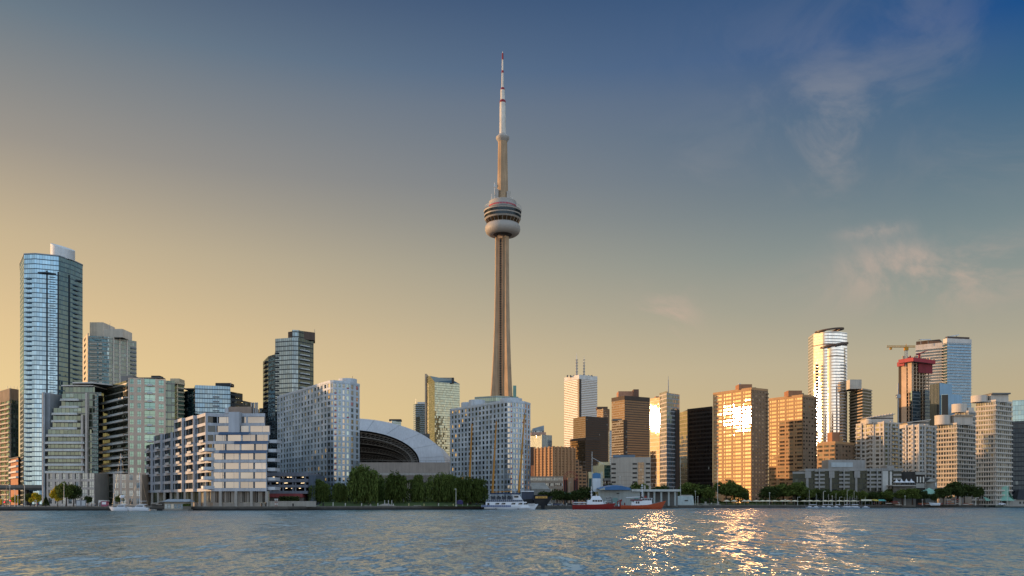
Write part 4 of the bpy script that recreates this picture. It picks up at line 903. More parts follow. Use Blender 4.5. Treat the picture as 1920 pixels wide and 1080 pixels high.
# white louvred building
b = Building('louvred_building', 'squat off-white windowless building with dark louvre strips at its corners', 'utility building', [(1145, 566), (1220, 562)], 857, 26)
lw_ = wall('offwhite_precast', '#a59a8c', .75, .07); b.body(lw_, roofm)
mb = MB(); E = b.E[0]
for ua, ub in ((.02, .13), (.55, .66), (.88, .985)):
    for i in range(8): mb.ebox(E, E.L*ua, E.L*ub, .02, .12, b.H-5-3.0*i, b.H-3.9-3.0*i, wall('louvre_dark', '#2c2722', .5))
b.part('louvre', mb); mb = MB(); mb.ebox(E, E.L*.68, E.L*.84, .02, .2, 2, b.H-3.5, curtain('stair_glazing', 2.4, 1.2, '#241f1b', '#b8a892', '#57504a', .18, .25, None, .3)); b.part('stair_glazing', mb)
for i in range(9): mb = MB(); mb.ebox(E, E.L*.15, E.L*.54, .02, .05, 2.6*i+.6, 2.6*i+.75, wall('joint_grey', '#8b8175')); mb.build('panel_joint', b.root)
mb = MB(); mb.prism([(b.lx(1150), 3), (b.lx(1192), 3), (b.lx(1184), 16), (b.lx(1156), 16)], b.H-.1, b.H+1.6, wall('blue_grey_roof', '#5c6b78', .5), None, True); b.part('roof', mb); b.done()
# white glass glint tower
A1 = bis(1226)
gw = curtain('sun_mirror_glass', 3.6, 1.6, '#3a3430', '#f4e3d2', '#a39687', .05, .12, '#a8998a', .34, .055, .005, .1, .3)
b = Building('mirror_tower', 'tall white mirror-glass tower with a roof mast that throws back the low sun', 'office tower', box_pts(1219, 1237, 1274, 742, A1), 745, 22, ref=1)
b.w.prism([b.line[0], b.line[1], (b.line[1][0]+2, b.line[1][1]+20), (b.line[0][0]+6, b.line[0][1]+14)], -1, b.H, gw, roofm)
E0 = b.E[0]; q0 = b.line[1]; e1 = b.E[1]
wp = curtain('white_panel_glass', 3.6, 1.5, '#5d5a55', '#e6ded4', '#b5aca0', .12, .3, '#b3a99c', .4, .07, .05, .25, .5, '#c3b7a6')
wn_ = curtain('silver_glass', 3.6, 1.5, '#39434a', '#cfdbe0', '#8e9597', .1, .25, '#8f9596', .5, .05, .03, .2)
pA = (b.lx(1237.6, 740), 1.5); pB = (b.lx(1250, 728), -14); pC = (b.lx(1274.5, 740), -1)
b.w.prism([pA, pB, (pB[0]+8, pB[1]+24), (pA[0]+3, pA[1]+12)], -1, b.z(735, 735), wp, roofm); b.w.prism([pB, pC, (pC[0]-2, pC[1]+16), (pB[0]+8.1, pB[1]+24)], -1, b.z(738, 735), wn_, roofm)
mb = MB(); mb.box(b.lx(1231), b.lx(1237), 4, 12, b.H, b.z(742), wall('copper_plant', '')); b.part('plant_room', mb)
mb = MB(); mb.tube((b.lx(1253), 0, b.z(737)), (b.lx(1253), 0, b.z(712)), .5, .3, steel, 6); mb.tube((b.lx(1253), 0, b.z(712)), (b.lx(1253), 0, b.z(705)), .2, .1, steel, 6); b.part('mast', mb)
mb = MB(); mb.prism([(b.lx(1264), -6.4), (b.lx(1274.4, 740), -1.9), (b.lx(1274.4, 740), 4), (b.lx(1264), 2)], -1, b.z(770), wall('dark_granite', '#4a423c', .3)); b.part('stone_bay', mb); b.done('glazing')
# dark bronze slab
b = Building('dark_bronze_slab', 'plain dark bronze slab tower with a thin glass end coloured as sunlit gold', 'office tower', [(1274, 775), (1290, 760), (1336, 738)], 768, 12, ref=1, shift=3)
b.w.prism([b.line[1], b.line[2]]+b.back, -1, b.H, curtain('dull_bronze_glass', 3.6, 1.6, '#211a16', '#77685c', '#2b231e', .25, .4, '#2a221d', .16, .06, .015, .06, .4), roofm)
b.w.prism([b.line[0], (b.line[1][0]-.05, b.line[1][1]+.1), (b.line[1][0]+3, b.line[1][1]+12), (b.line[0][0]+3, b.line[0][1]+6)], -1, b.H-1, curtain('sunlit_gold_glass', 3.6, 1.7, '#3f3a30', '#e4d2ae', '#9c8f74', .08, .22, '#8f8268', .6, .09, .06, .3, .5, '#b8a67f'), roofm)  # gold of the sunlit end is put into the glass colour
mb = MB(); mb.ebox(b.E[1], -.3, .8, .05, .6, 0, b.H+.6, wall('bronze_cap', '')); mb.ebox(b.E[1], 0, b.E[1].L, .05, .5, b.H-.2, b.H+.5, wall('bronze_cap', '')); b.part('edge_trim', mb); b.done('glazing')
# ------------------------------------------------------------------ gold sunlit apartment slabs
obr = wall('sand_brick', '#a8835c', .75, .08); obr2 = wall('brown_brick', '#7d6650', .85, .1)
sg = pane('sun_window', '#4a3d2e', '#ffe9cc', .36, .06, .007, .3, '#b39a74'); bg_ = pane('brown_window', '#2a231d', '#b5a48f', .25, .05, .03, .35, '#8d7a64')
def slab_tower(name, label, pl, pc, pr, d, ytop, cols, rows, colsR, a):
    b = Building(name, label, 'apartment tower', box_pts(pl, pc, pr, d, a), ytop, None, ref=1)
    b.body(obr, roofm, .6)
    ed = []; k = 1/cols
    for i in range(cols): ed += [(i*k+k*.12, i*k+k*.28), (i*k+k*.33, i*k+k*.93)]
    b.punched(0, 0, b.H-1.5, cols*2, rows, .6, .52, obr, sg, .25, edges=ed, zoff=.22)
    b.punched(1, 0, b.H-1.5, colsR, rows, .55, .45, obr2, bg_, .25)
    mb = MB(); mb.prism(b.off(.12), b.H-1.48, b.H+.3, obr, roofm); b.part('parapet', mb)
    rh = (b.H-1.5)/rows; E = b.E[1]
    b.balconies(1, [(E.L-2.6, E.L-.1)], [rh*i+.3 for i in range(1, rows)], 1.1, 1.0, wall('brick_balcony', '#6d5a48'))
    return b
A2 = bis(1391)
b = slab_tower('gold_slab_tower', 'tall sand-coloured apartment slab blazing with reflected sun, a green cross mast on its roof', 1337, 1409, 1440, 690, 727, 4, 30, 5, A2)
cap(b, 1391, 1416, 9, 20, 717.5, wall('terracotta_plant', '#9c6c4c')); cap(b, 1417, 1427, 14, 26, 722, obr2, 'lift_room')
mb = MB(); x, y = b.E[0].p(b.E[0].L*.55, -7); mb.tube((x, y, b.H), (x, y, b.z(712)), .45, .4, steel, 6); mb.box(x-2, x+2, y-.5, y+.5, b.z(721), b.z(718), wall('green_antenna', '#3c7a4a', .5)); mb.box(x-.6, x+.6, y-.6, y+.6, b.z(716), b.z(712.5), white); b.part('roof_mast', mb); b.done()
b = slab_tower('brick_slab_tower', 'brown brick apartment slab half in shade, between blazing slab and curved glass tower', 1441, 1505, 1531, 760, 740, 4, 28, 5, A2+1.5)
cap(b, 1485, 1511, 10, 22, 729.5, wall('terracotta_plant', '')); cap(b, 1513, 1519, 16, 26, 733, obr2, 'lift_room'); b.done()
b = slab_tower('short_brick_block', 'short orange brick block with a tall roof box, in front of the curved glass tower', 1532, 1566, 1602, 640, 828, 3, 14, 6, 40); cap(b, 1566, 1580, 6, 16, 809, wall('terracotta_plant', '')); cap(b, 1583, 1592, 12, 22, 816, obr, 'lift_room'); b.done()
# ------------------------------------------------------------------ curved glass tower with oval brims
A3 = R(bis(1536)); A4 = R(bis(1556)); d0 = 805
cg = curtain('curved_glass', 3.1, 1.5, '#4a4a48', '#efe6da', '#a8a49c', .05, .34, '#b2aca2', .9, .10, .004, .10, .4, '#b9ab98', .03)
b = Building('curved_glass_tower', 'tall curved white glass tower with two dark oval brims at its top', 'tower', [(1529.5, 892), (1533, 872), (1560, 866), (1592, 860)], 621, 26, ref=2)
def walk(x, y, segs):
    out = [(x, y)]
    for a0, a1, L_, n in segs:
        for i in range(n): a = R(a0+(a1-a0)*(i+.5)/n); x -= math.sin(a)*L_/n; y += math.cos(a)*L_/n; out.append((x, y))
    return out
def arcpts(cx, cy, r, a0, a1, n): return [(cx+r*math.cos(a0+(a1-a0)*i/n), cy+r*math.sin(a0+(a1-a0)*i/n)) for i in range(n+1)]
xL, xR = b.lx(1529.5, 872), b.lx(1590, 872)
r = 12.0; g3 = 180+bis(1536); back_v = walk(xL, 15.5, [(190, g3, 2.5, 6), (g3, g3, 10, 1), (g3, 262, 6, 10)])+[(xR-9, 3.2), (xR, 8)]
b.w.prism(back_v+[(xR+2, 34), (xL+2, 34)], -1, b.z(621), cg, roofm)
x2 = b.lx(1541, 860); r = 15.0; g4 = 180+bis(1551); front_v = walk(x2, 17, [(190, g4, 4, 8), (g4, g4, 15, 1), (g4, 266, 8, 10)])+[(b.lx(1578, 860), -2.6)]+arcpts(b.lx(1592, 860)-6, 4.5, 6, R(-80), R(0), 5)
zf = b.z(652); b.w.prism(front_v+[(b.lx(1592, 860), 26), (x2, 26)], -1, zf, cg, roofm)
sd = curtain('side_bands', 3.1, 60, '#1c1e20', '#7d868a', '#8f8a83', .001, .4, '#8f8a83', .3)
mb = MB(); fz2 = [zf-18-3.1*i for i in range(45)]
sl2 = MB(); L2 = [(b.lx(1579, 860), -2.9)]+arcpts(b.lx(1592, 860)-6, 4.5, 7, R(-80), R(0), 5); sl2.prism(L2+[(b.lx(1592, 860)+1, 20), (b.lx(1592, 860)-5, 20), (b.lx(1579, 860), 0)], 0, .8, wall('brim_white', '#b5b0a8'), None, True); me = sl2.mesh('balcony')
for z in fz2: child('balcony', me, b.root, (0, 0, z))
nb_ = MB(); nb_.box(x2-2.3, x2+.2, 3.6, 6, 0, 1.6, wall('dark_cap', '')); me = nb_.mesh('vent')
for z in fz2: child('vent', me, b.root, (0, 0, z))
brim = wall('brim_bronze', '#5b4638', .4)
def ring(zc, cx, cy, rx, ry, h, tilt, hole):
    mb = MB(); n = 40; O = []; I = []
    for k in range(n):
        a = 2*math.pi*k/n; x = cx+rx*math.cos(a); O.append((x, cy+ry*math.sin(a), zc+tilt*math.cos(a))); I.append((cx+hole*rx*math.cos(a), cy+hole*ry*math.sin(a), zc+tilt*hole*math.cos(a)))
    up = lambda p: (p[0], p[1], p[2]+h)
    for k in range(n):
        j = (k+1) % n; mb.face([O[k], O[j], up(O[j]), up(O[k])], brim); mb.face([I[j], I[k], up(I[k]), up(I[j])], brim); mb.face([I[k], I[j], O[j], O[k]], brim); mb.face([up(O[k]), up(O[j]), up(I[j]), up(I[k])], brim)
    for a in (60, 120, 240, 300): mb.box(cx+hole*rx*math.cos(R(a))-1.2, cx+hole*rx*math.cos(R(a))+1.2, cy-ry*.62, cy+ry*.62, zc+.2, zc+h-.2, brim) if a in (60, 120) else None
    return mb
ring(b.z(617.5), b.lx(1562), 10, 14.5, 12, 1.3, 1.6, .72).build('roof_brim', b.root); ring(b.z(648), b.lx(1567), 4, 14.0, 10, 1.6, 2.2, .7).build('roof_brim', b.root)
for y_, L_, z_ in ((645, back_v, None), (669, front_v, None)):
    mb = MB(); P_ = [(p[0]*1.0, p[1]-.35) for p in L_]; mb.prism(P_+[(P_[-1][0], P_[-1][1]+3), (P_[0][0]+.3, P_[0][1]+3)], b.z(y_), b.z(y_)+1.0, brim, None, True); b.part('bronze_band', mb)
b.done('glazing', smooth=True)
b = Building('banded_tower', 'slimmer banded apartment tower beside the curved glass tower, with a pale blank upper block', 'apartment tower', [(1593, 878), (1617, 850), (1634, 862)], 728, 20, ref=1)
b.w.prism(b.poly, -1, b.H, curtain('shadow_glazing', 3.1, 1.6, '#26292a', '#a9b0ad', '#514f4b', .12, .2, None, .35), roofm)
b.slabs([b.H-3.1*i-1.5 for i in range(34)], .9, 1.1, wall('sand_band', '#b09c84')); cap(b, 1595, 1617, 2, 22, 711, wall('pale_blank', '#b8ad9c')); b.done('glazing')
# ------------------------------------------------------------------ four white balconied condos in the east
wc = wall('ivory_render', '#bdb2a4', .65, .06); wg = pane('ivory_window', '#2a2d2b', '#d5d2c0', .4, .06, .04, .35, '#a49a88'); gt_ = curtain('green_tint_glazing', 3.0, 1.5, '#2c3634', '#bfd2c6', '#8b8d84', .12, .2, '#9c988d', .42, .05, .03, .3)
def ivory(name, label, pl, pc, pr, d, ytop, rows, a=33.0, drum=False):
    b = Building(name, label, 'apartment tower', box_pts(pl, pc, pr, d, a), ytop, None, ref=1)
    b.body(gt_, roofm, .5); E0, E1 = b.E
    rh = b.H/rows; zs = [rh*i for i in range(1, rows)]
    if drum:
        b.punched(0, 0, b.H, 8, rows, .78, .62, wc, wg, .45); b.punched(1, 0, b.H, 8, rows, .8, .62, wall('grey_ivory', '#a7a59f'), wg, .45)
        b.slabs(zs, .8, .75, wc)
    else:
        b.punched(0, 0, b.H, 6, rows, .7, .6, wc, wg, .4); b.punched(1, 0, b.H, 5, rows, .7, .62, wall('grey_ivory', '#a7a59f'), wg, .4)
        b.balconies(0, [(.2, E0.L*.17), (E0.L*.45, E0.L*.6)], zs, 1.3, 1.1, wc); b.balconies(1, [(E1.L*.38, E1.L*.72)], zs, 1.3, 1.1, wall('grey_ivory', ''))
        for E, f in ((E0, .2), (E0, .62), (E0, .97), (E1, .3), (E1, .97)):
            mb = MB(); mb.ebox(E, E.L*f-.5, E.L*f+.5, .02, .8, 0, b.H+1.5, wc); mb.build('pier', b.root)
    mb = MB(); mb.prism(b.off(.15), b.H, b.H+1.0, wc, roofm, True); b.part('parapet', mb); return b
def wedge(b, p0, p1, y0, y1, ylow, yhigh):
    mb = MB(); x0, x1 = b.lx(p0), b.lx(p1); zb_, za = b.H, b.z(ylow); zt_ = b.z(yhigh)
    mb.prism([(x0, y0), (x1, y0), (x1, y1), (x0, y1)], zb_, za, wc, None)
    mb.face([(x0-1, y0-1.2, za), (x1+1, y0-1.2, zt_), (x1+1, y1, zt_), (x0-1, y1, za)], roofm); mb.face([(x0-1, y0-1.2, za-.6), (x1+1, y0-1.2, zt_-.6), (x1+1, y0-1.2, zt_), (x0-1, y0-1.2, za)], wc); mb.face([(x0, y0, za-.7), (x1, y0, za-.7), (x1, y0, zt_-.65)], wc); mb.face([(x0-1, y1, za-.6), (x1+1, y1, zt_-.6), (x1+1, y0-1.2, zt_-.6), (x0-1, y0-1.2, za-.6)], wc)
    b.part('slanted_roof', mb)
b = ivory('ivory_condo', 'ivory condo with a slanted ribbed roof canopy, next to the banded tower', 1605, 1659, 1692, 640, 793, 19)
wedge(b, 1636, 1686, 10, 22, 781, 773)
mb = MB()
for i in range(9): x = b.lx(1638+i*5.6); mb.tube((x, 8.6, b.z(780.5-i*.9)), (x, 22, b.z(780.5-i*.9)), .45, .45, wc, 6)
b.part('roof_rib', mb); mb = MB(); mb.lathe([(2.2, b.H), (2.2, b.H+2.5), (1.6, b.H+3.6), (0, b.H+4)], 14, wc, (b.lx(1637), 8)); b.part('roof_dome', mb); b.done()
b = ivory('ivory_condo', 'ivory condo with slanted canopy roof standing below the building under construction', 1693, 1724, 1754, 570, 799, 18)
wedge(b, 1712, 1752, 8, 20, 790, 784); b.done()
b = ivory('round_drum_condo', 'rounded ivory condo with a white roof drum, lower than its neighbouring twin', 1754, 1794, 1829, 600, 795, 18, 36, True)
mb = MB(); mb.lathe([(5.2, b.H), (5.2, b.z(777)), (0, b.z(776.5), roofm)], 20, wc, (b.lx(1778), 8)); b.part('roof_drum', mb, smooth=True); cap(b, 1793, 1828, 3, 14, 779, wc); mb = MB(); mb.box(b.lx(1792), b.lx(1829), 1.5, 15, b.z(779), b.z(777), wall('sand_band', '')); b.part('plant_roof', mb); b.done()
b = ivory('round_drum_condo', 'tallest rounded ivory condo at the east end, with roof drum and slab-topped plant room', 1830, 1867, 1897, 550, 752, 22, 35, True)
mb = MB(); mb.lathe([(5.0, b.H), (5.0, b.z(739.5)), (0, b.z(739), roofm)], 20, wc, (b.lx(1849), 8)); b.part('roof_drum', mb, smooth=True); cap(b, 1863, 1896, 3, 14, 738.5, wc); mb = MB(); mb.box(b.lx(1862), b.lx(1897), 1, 15, b.z(738.5), b.z(736), dconc); b.part('plant_roof', mb); b.done()
b = ivory('ivory_block', 'pale stepped condo top with a white drum, just behind the two rounded drum condos', 1790, 1816, 1832, 720, 772, 18, 33, True)
mb = MB(); mb.lathe([(6.0, b.H), (6.0, b.z(756)), (0, b.z(755.5), roofm)], 20, wc, (b.lx(1808), 8)); b.part('roof_drum', mb, smooth=True); cap(b, 1820, 1831, 4, 12, 763, wc); b.done(keep=10)
# ------------------------------------------------------------------ building under construction, crane, hoist
b = Building('unfinished_tower', 'concrete tower under construction, wrapped at the top in red safety screens', 'construction site', box_pts(1690, 1710, 1746, 770, 30), 675, None, ref=1)
rc = wall('raw_concrete', '#bfa285', .85, .15); rs = wall('red_screen', '#9a3038', .6, .1); rs2 = wall('dark_red_screen', '#7d2a30', .7, .15); E0, E1 = b.E
nfl_ = 40; fhh = b.H/nfl_
core = MB(); core.prism([b.E[1].p(.5, -6), b.E[1].p(E1.L-1, -6), b.E[1].p(E1.L-1, -14), b.E[1].p(.5, -14)], 0, b.H, wall('dark_core', '#3f362e')); core.build('core', b.root)
fsl = MB(); fsl.prism(b.poly, 0, .35, rc, None, True); me = fsl.mesh('floor_slab')
for i in range(nfl_+1): child('floor_slab', me, b.root, (0, 0, fhh*i))
for E, us in ((E0, (.02, .35, .68, .97)), (E1, (.1, .26, .42, .58, .74, .9))):
    for u in us: mb = MB(); mb.ebox(E, E.L*u-.4, E.L*u+.4, -1.1, -.3, 0, b.H, rc); mb.build('column', b.root)
mb = MB(); mb.ebox(E0, E0.L*.1, E0.L*.5, -.25, .3, 0, b.H+1, rc); mb.ebox(E0, E0.L*.62, E0.L*.98, -.25, .3, b.z(735), b.H+2, rc); b.part('shear_wall', mb)
mb = MB(); mb.ebox(E1, E1.L*.02, E1.L*.42, -.2, .35, 0, b.z(733), curtain('grey_cladding', 3.2, 1.5, '#2a333a', '#9fb2bd', '#5c666d', .2, .3, '#6d777d', .35)); mb.ebox(E1, E1.L*.66, E1.L*1.0, -.2, .35, 0, b.z(729), curtain('grey_cladding', 0, 0)); mb.ebox(E0, E0.L*.9, E0.L, -.2, .4, 0, b.z(733), curtain('cobalt_glazing', 0, 0)); b.part('cladding', mb)
mb = MB(); mb.ebox(E1, E1.L*.3, E1.L*1.02, .3, .9, b.z(697), b.z(678), rs2); b.part('safety_screen', mb, 'dark red screen panel'); mb = MB(); P = b.off(3.2); P2 = b.off(1.0)
mb.prism(b.off(4.2), b.z(679), b.z(672), rs, dconc, True); b.part('screen_deck', mb)
mb = MB(); mb.ebox(E0, -3, E0.L*.4, 1.0, 2.0, b.z(684), b.z(676), rs); b.part('safety_screen', mb, 'bright red screen flap')
mb = MB()
rr = random.Random(2)
for i in range(26): e = b.E[i % 2]; u = rr.random()*e.L; d_ = rr.uniform(-9, 3.5); x, y = e.p(u, d_); mb.box(x-.5, x+.5, y-.5, y+.5, b.z(672), b.z(672)+rr.uniform(1, 3), rs2 if i % 3 == 0 else rc)
b.part('formwork', mb); b.done()
t = thing('tower_crane', 'yellow tower crane standing over the unfinished concrete tower', 'crane', (X(1699, 775), 775, Z(672, 775))); yl = wall('crane_yellow', '#b9801f', .5); zc = lambda y: Z(y, 775)-Z(672, 775); xc = lambda p: X(p, 775)-X(1699, 775)
mb = MB()
for dx in (-.9, .9):
    for dy in (-.9, .9): mb.tube((dx, dy, -8), (dx, dy, zc(652)), .2, .2, steel, 4)
for i in range(8): mb.tube((-.9, -.9, -8+i*2.2), (.9, -.9, -5.8+i*2.2), .14, .14, steel, 4); mb.tube((.9, -.9, -8+i*2.2), (.9, .9, -5.8+i*2.2), .14, .14, steel, 4)
mb.build('mast', t); mb = MB(); z = zc(651)
for dx, dy, dz_ in ((0, -.7, 0), (0, .7, 0), (0, 0, 1.4)): mb.tube((xc(1663), dy, z+dz_), (xc(1716), dy, z+dz_), .22, .22, yl, 4)
for i in range(24): x = xc(1663)+i*1.07; mb.tube((x, -.7, z), (x+.53, 0, z+1.4), .12, .12, yl, 4); mb.tube((x+.53, 0, z+1.4), (x+1.07, .7, z), .12, .12, yl, 4)
mb.build('jib', t); mb = MB(); mb.box(-1.6, 1.6, -1.4, 1.4, zc(657), zc(651)+.2, yl); mb.tube((0, 0, z), (0, 0, z+3.2), .5, .2, yl, 5); mb.build('cab', t); mb = MB(); mb.box(xc(1668.5), xc(1672), -.8, .8, zc(655.5), zc(652), yl); mb.build('counterweight', t)
t = thing('red_crane', 'small red luffing crane on the roof of the unfinished tower', 'crane', (X(1724, 775), 775, Z(673, 775))); mb = MB(); mb.box(-.7, .7, -.7, .7, 0, 5, rs); mb.build('mast', t); mb = MB(); mb.tube((-.6, 0, 4.6), (xc(1739)-xc(1724), 0, zc(656)), .55, .3, rs, 5); mb.tube((-3, 0, 3.6), (-.6, 0, 4.6), .6, .6, rs2, 5); mb.build('jib', t)
t = thing('construction_hoist', 'slim grey hoist mast beside the unfinished concrete tower', 'hoist', (X(1684, 765), 765, GZ)); mb = MB(); mb.tube((0, 0, 0), (0, 0, Z(722, 765)), .7, .6, steel, 6); mb.build('mast', t); mb = MB(); mb.box(-1.6, 1.6, -1.3, 1.3, Z(750, 765), Z(743, 765), steel); mb.box(-2.3, 2.3, -.5, .5, Z(746, 765), Z(745, 765), dconc); mb.build('cabin', t)
# blue stepped building and the twin towers
b = Building('blue_box_building', 'plain pale blue box building with dark ribbed west side, beside the unfinished tower', 'office building', [(1744, 752), (1762, 742), (1785, 752)], 718, 22, ref=1)
pb = wall('pale_blue_metal', '#7d9fb4', .35, .05); rb_ = curtain('dark_ribs', 60, 1.5, '#1d2326', '#6d7c84', '#4b555b', .35, .01, None, .2)
b.w.prism(b.poly, -1, b.H, pb, roofm); b.w.ebox(b.E[0], 0, b.E[0].L, .03, .4, -1, b.H-.1, rb_)
mb = MB(); x0, x1, x2_ = b.lx(1762.5), b.lx(1773), b.lx(1797, 752); mb.prism([(x0+1, -1), (x1, -4), (x2_, 4), (x2_, 20), (x0+1, 20)], -1, b.z(740), pb, roofm); mb.prism([(x0+1, -1.5), (x1-.1, -4.5), (x1-.1, -4.1), (x0+1, -1.1)], -1, b.z(741), wall('dark_panel_blue', '#22282c', .3)); b.part('lower_block', mb); b.done()
tw_a = curtain('twin_glazing', 3.1, 1.6, '#2a2c2c', '#b5b5ad', '#55544f', .1, .15, None, .35); tw_b = curtain('twin_blue_glazing', 3.1, 1.6, '#1b2835', '#8fb0c8', '#3a4650', .1, .15, None, .45)
def twin(label, pl, pc, pr, d, ytop, a, ycap, slant, bh=1.15):
    b = Building('banded_twin_tower', label, 'apartment tower', box_pts(pl, pc, pr, d, a), ytop, None, ref=1)
    b.w.prism(b.poly, -1, b.H, tw_a if bh > 1 else tw_b, roofm)
    b.slabs([b.H-4.5-3.12*i for i in range(50)], 1.3, bh, wall('band_white', '#c4bcb2'))
    mb = MB(); mb.prism(b.off(.6), b.H-3.2, b.H+1.5, wall('band_white', ''), roofm, True); b.part('crown_band', mb)
    mb = MB(); P = b.off(-2.5); mb.prism(P, b.H+1.5, b.z(ycap), wall('bronze_plant', '')); b.part('plant_room', mb)
    mb = MB(); x0, x1 = b.lx(slant[0]), b.lx(slant[1]); mb.face([(x0, 3, b.z(slant[2])), (x1, 8, b.z(slant[3])), (x1, 14, b.z(slant[3])), (x0, 9, b.z(slant[2]))], white); mb.face([(x0, 3, b.z(slant[2])-1), (x1, 8, b.z(slant[3])-1), (x1, 8, b.z(slant[3])), (x0, 3, b.z(slant[2]))], white); mb.tube((x0+2, 6, b.H), (x0+2, 6, b.z(slant[2])), .3, .3, steel, 5); mb.tube((x1-2, 10, b.H), (x1-2, 10, b.z(slant[3])), .3, .3, steel, 5); b.part('roof_canopy', mb); b.done('glazing')
twin('white-banded twin tower, the shorter one partly behind the unfinished tower', 1717, 1766, 1772, 930, 645, 55, 635, (1728, 1752, 635, 633))
twin('white-banded blue glass twin tower, the taller one with a tilted white roof strip', 1769, 1776, 1821, 910, 637, 12, 629.5, (1778, 1806, 630, 624), .5)
b = Building('blue_office', 'blue-green glass office block with a darker lower half at the east edge', 'office building', [(1898, 618), (1935, 612), (1975, 620)], 749, 25, ref=1)
b.w.prism(b.poly, -1, b.H, curtain('aqua_glass', 3.4, 1.8, '#27404a', '#b4d3d8', '#6d8388', .07, .15, None, .5, .05, .02, .15), roofm)
mb = MB(); mb.prism(b.off(2.5)[:3]+[(b.line[2][0], 20), (b.line[0][0]-1, 20)], -1, b.z(789), curtain('midnight_glass', 3.4, 1.8, '#10151b', '#5f6f7d', '#232a31', .1, .25, '#1a2027', .2, .05, .015, .1), roofm); b.part('lower_block', mb); b.done('glazing')
# ------------------------------------------------------------------ low waterfront buildings, east half
b = Building('terminal_loft', 'long low dark glass waterfront block with pale columns and open balcony racks', 'apartment building', [(1486, 556), (1512, 553), (1690, 545)], 878, 22, ref=2)
dkg = curtain('dark_green_glass', 3.4, 1.6, '#171918', '#5f6a66', '#24282a', .1, .14, None, .18, .06, .02, .12, .5, '#5b5f58')
b.w.prism(b.poly, -1, b.H-1.5, dkg, roofm); E = b.E[1]; pcn = wall('loft_concrete', '#8b8883', .75)
mb = MB(); mb.ebox(E, -1, E.L+1, -20, .7, b.H-1.5, b.H, pcn, roofm); mb.ebox(b.E[0], 0, b.E[0].L, -.3, .5, b.H-3.2, b.H-1.9, pcn); b.part('roof_slab', mb)
ux = lambda px: (px-1512)/(1690-1512)*E.L
for p0, p1, dd in ((1511, 1515.5, .9), (1556, 1559.5, .9), (1603.5, 1607.5, .9)):
    mb = MB(); mb.ebox(E, ux(p0), ux(p1), .02, dd, 0, b.H-1.6, pcn); mb.ebox(E, ux(p0)-.6, ux(p1)+1.6, .02, dd+.4, b.H-6, b.H-1.7, pcn); mb.build('column', b.root)
zs = [b.z(y, 550) for y in (884, 892.5, 900, 907, 914.5)]
b.balconies(E, [(ux(1527), ux(1546))], zs, 1.5, 1.3, pcn); b.balconies(E, [(ux(1573), ux(1593))], zs, 1.5, 1.3, pcn); b.balconies(E, [(ux(1625), ux(1654))], zs, 1.5, 1.3, pcn); b.balconies(E, [(ux(1674), ux(1689))], zs, 1.5, 1.2, pcn)
for p in (1535.5, 1582, 1631, 1644, 1653): mb = MB(); mb.ebox(E, ux(p)-.35, ux(p)+.35, 1.51, 1.9, b.z(920), b.z(877), pcn); mb.build('balcony_post', b.root)
mb = MB(); mb.ebox(E, ux(1655), ux(1665), .02, .9, b.z(923), b.z(883), wall('white_tile_panel', '#b3b1aa', .4)); mb.ebox(E, ux(1668), ux(1672), .02, .9, b.z(925), b.z(884), wall('white_tile_panel', '')); b.part('tile_panel', mb)
mb = MB(); mb.box(b.lx(1562), b.lx(1632), 8, 20, b.H, b.z(861), pcn, roofm); mb.box(b.lx(1567), b.lx(1608), 7.6, 7.98, b.z(875), b.z(866), wall('cloudy_glass', '#98a3a6', .2)); b.part('penthouse', mb)
mb = MB(); mb.box(b.lx(1676), b.lx(1690), 10, 20, b.H-4, b.H+2, pcn); b.part('plant_room', mb); b.done('glazing')
# dark and white cultural building with tents on its terrace
b = Building('dark_box_building', 'dark box building with three tall white slit windows, behind the white terrace tents', 'building', [(1688, 556), (1735, 550)], 884, 20)
b.body(wall('dark_cladding', '#35322e', .6), roofm); mb = MB(); mb.box(b.lx(1716), b.lx(1734.5), -.5, -.02, b.z(890), b.z(885), wall('pale_band', '#8e8a82')); mb.box(b.lx(1717), b.lx(1733), -.4, -.02, b.z(915), b.z(906.5), wall('pale_band', '')); b.part('band', mb)
wm = MB(); wm.box(0, .8, -.3, 0, 0, 3.6, wall('white_slit', '#c6c2b8', .3)); me = wm.mesh('window')
for p in (1718.5, 1724.3, 1730): child('window', me, b.root, (b.lx(p), -.05, b.z(904.5)))
b.done()
b = Building('terrace_pavilion', 'low pavilion with a pale roof terrace in front of the dark box building', 'pavilion', [(1674, 540), (1717, 537)], 911.5, 10)
b.body(wall('pavilion_grey', '#6b6963'), roofm); mb = MB(); mb.box(b.lx(1673), b.lx(1717.5), -.8, 10.4, b.H, b.H+.7, concrete); b.part('terrace_slab', mb); b.punched(0, b.H-3.8, b.H-.4, 4, 1, .8, .7, wall('pavilion_grey', ''), pane('lit_cafe_window', '#8a7f66', '#d8d2be', .2), .3); b.done()
def tent(px, d, z, wx, label):
    t = thing('tent', label, 'tent', (X(px, d), d, z), 0, 'white pointed tents on the pavilion roof'); mb = MB(); cv = wall('tent_canvas', '#c6c7c9', .6, .05)
    h0, h1, r = 2.0, 4.3, wx/2; c = [(-r, -r), (r, -r), (r, r), (-r, r)]
    for i in range(4):
        a_, b__ = c[i], c[(i+1) % 4]; mb.face([a_+(h0,), b__+(h0,), (b__[0]*.35, b__[1]*.35, h0+.8), (a_[0]*.35, a_[1]*.35, h0+.8)], cv); mb.face([(a_[0]*.35, a_[1]*.35, h0+.8), (b__[0]*.35, b__[1]*.35, h0+.8), (0, 0, h1)], cv); mb.face([a_+(h0-.35,), b__+(h0-.35,), b__+(h0,), a_+(h0,)], cv)
    mb.build('canopy', t); pm = MB(); pm.tube((0, 0, 0), (0, 0, h0), .05, .05, steel, 5); me = pm.mesh('pole')
    for x, y in c: child('pole', me, t, (x*.97, y*.97, 0))
zt_ = Z(911.5, 537)+.7
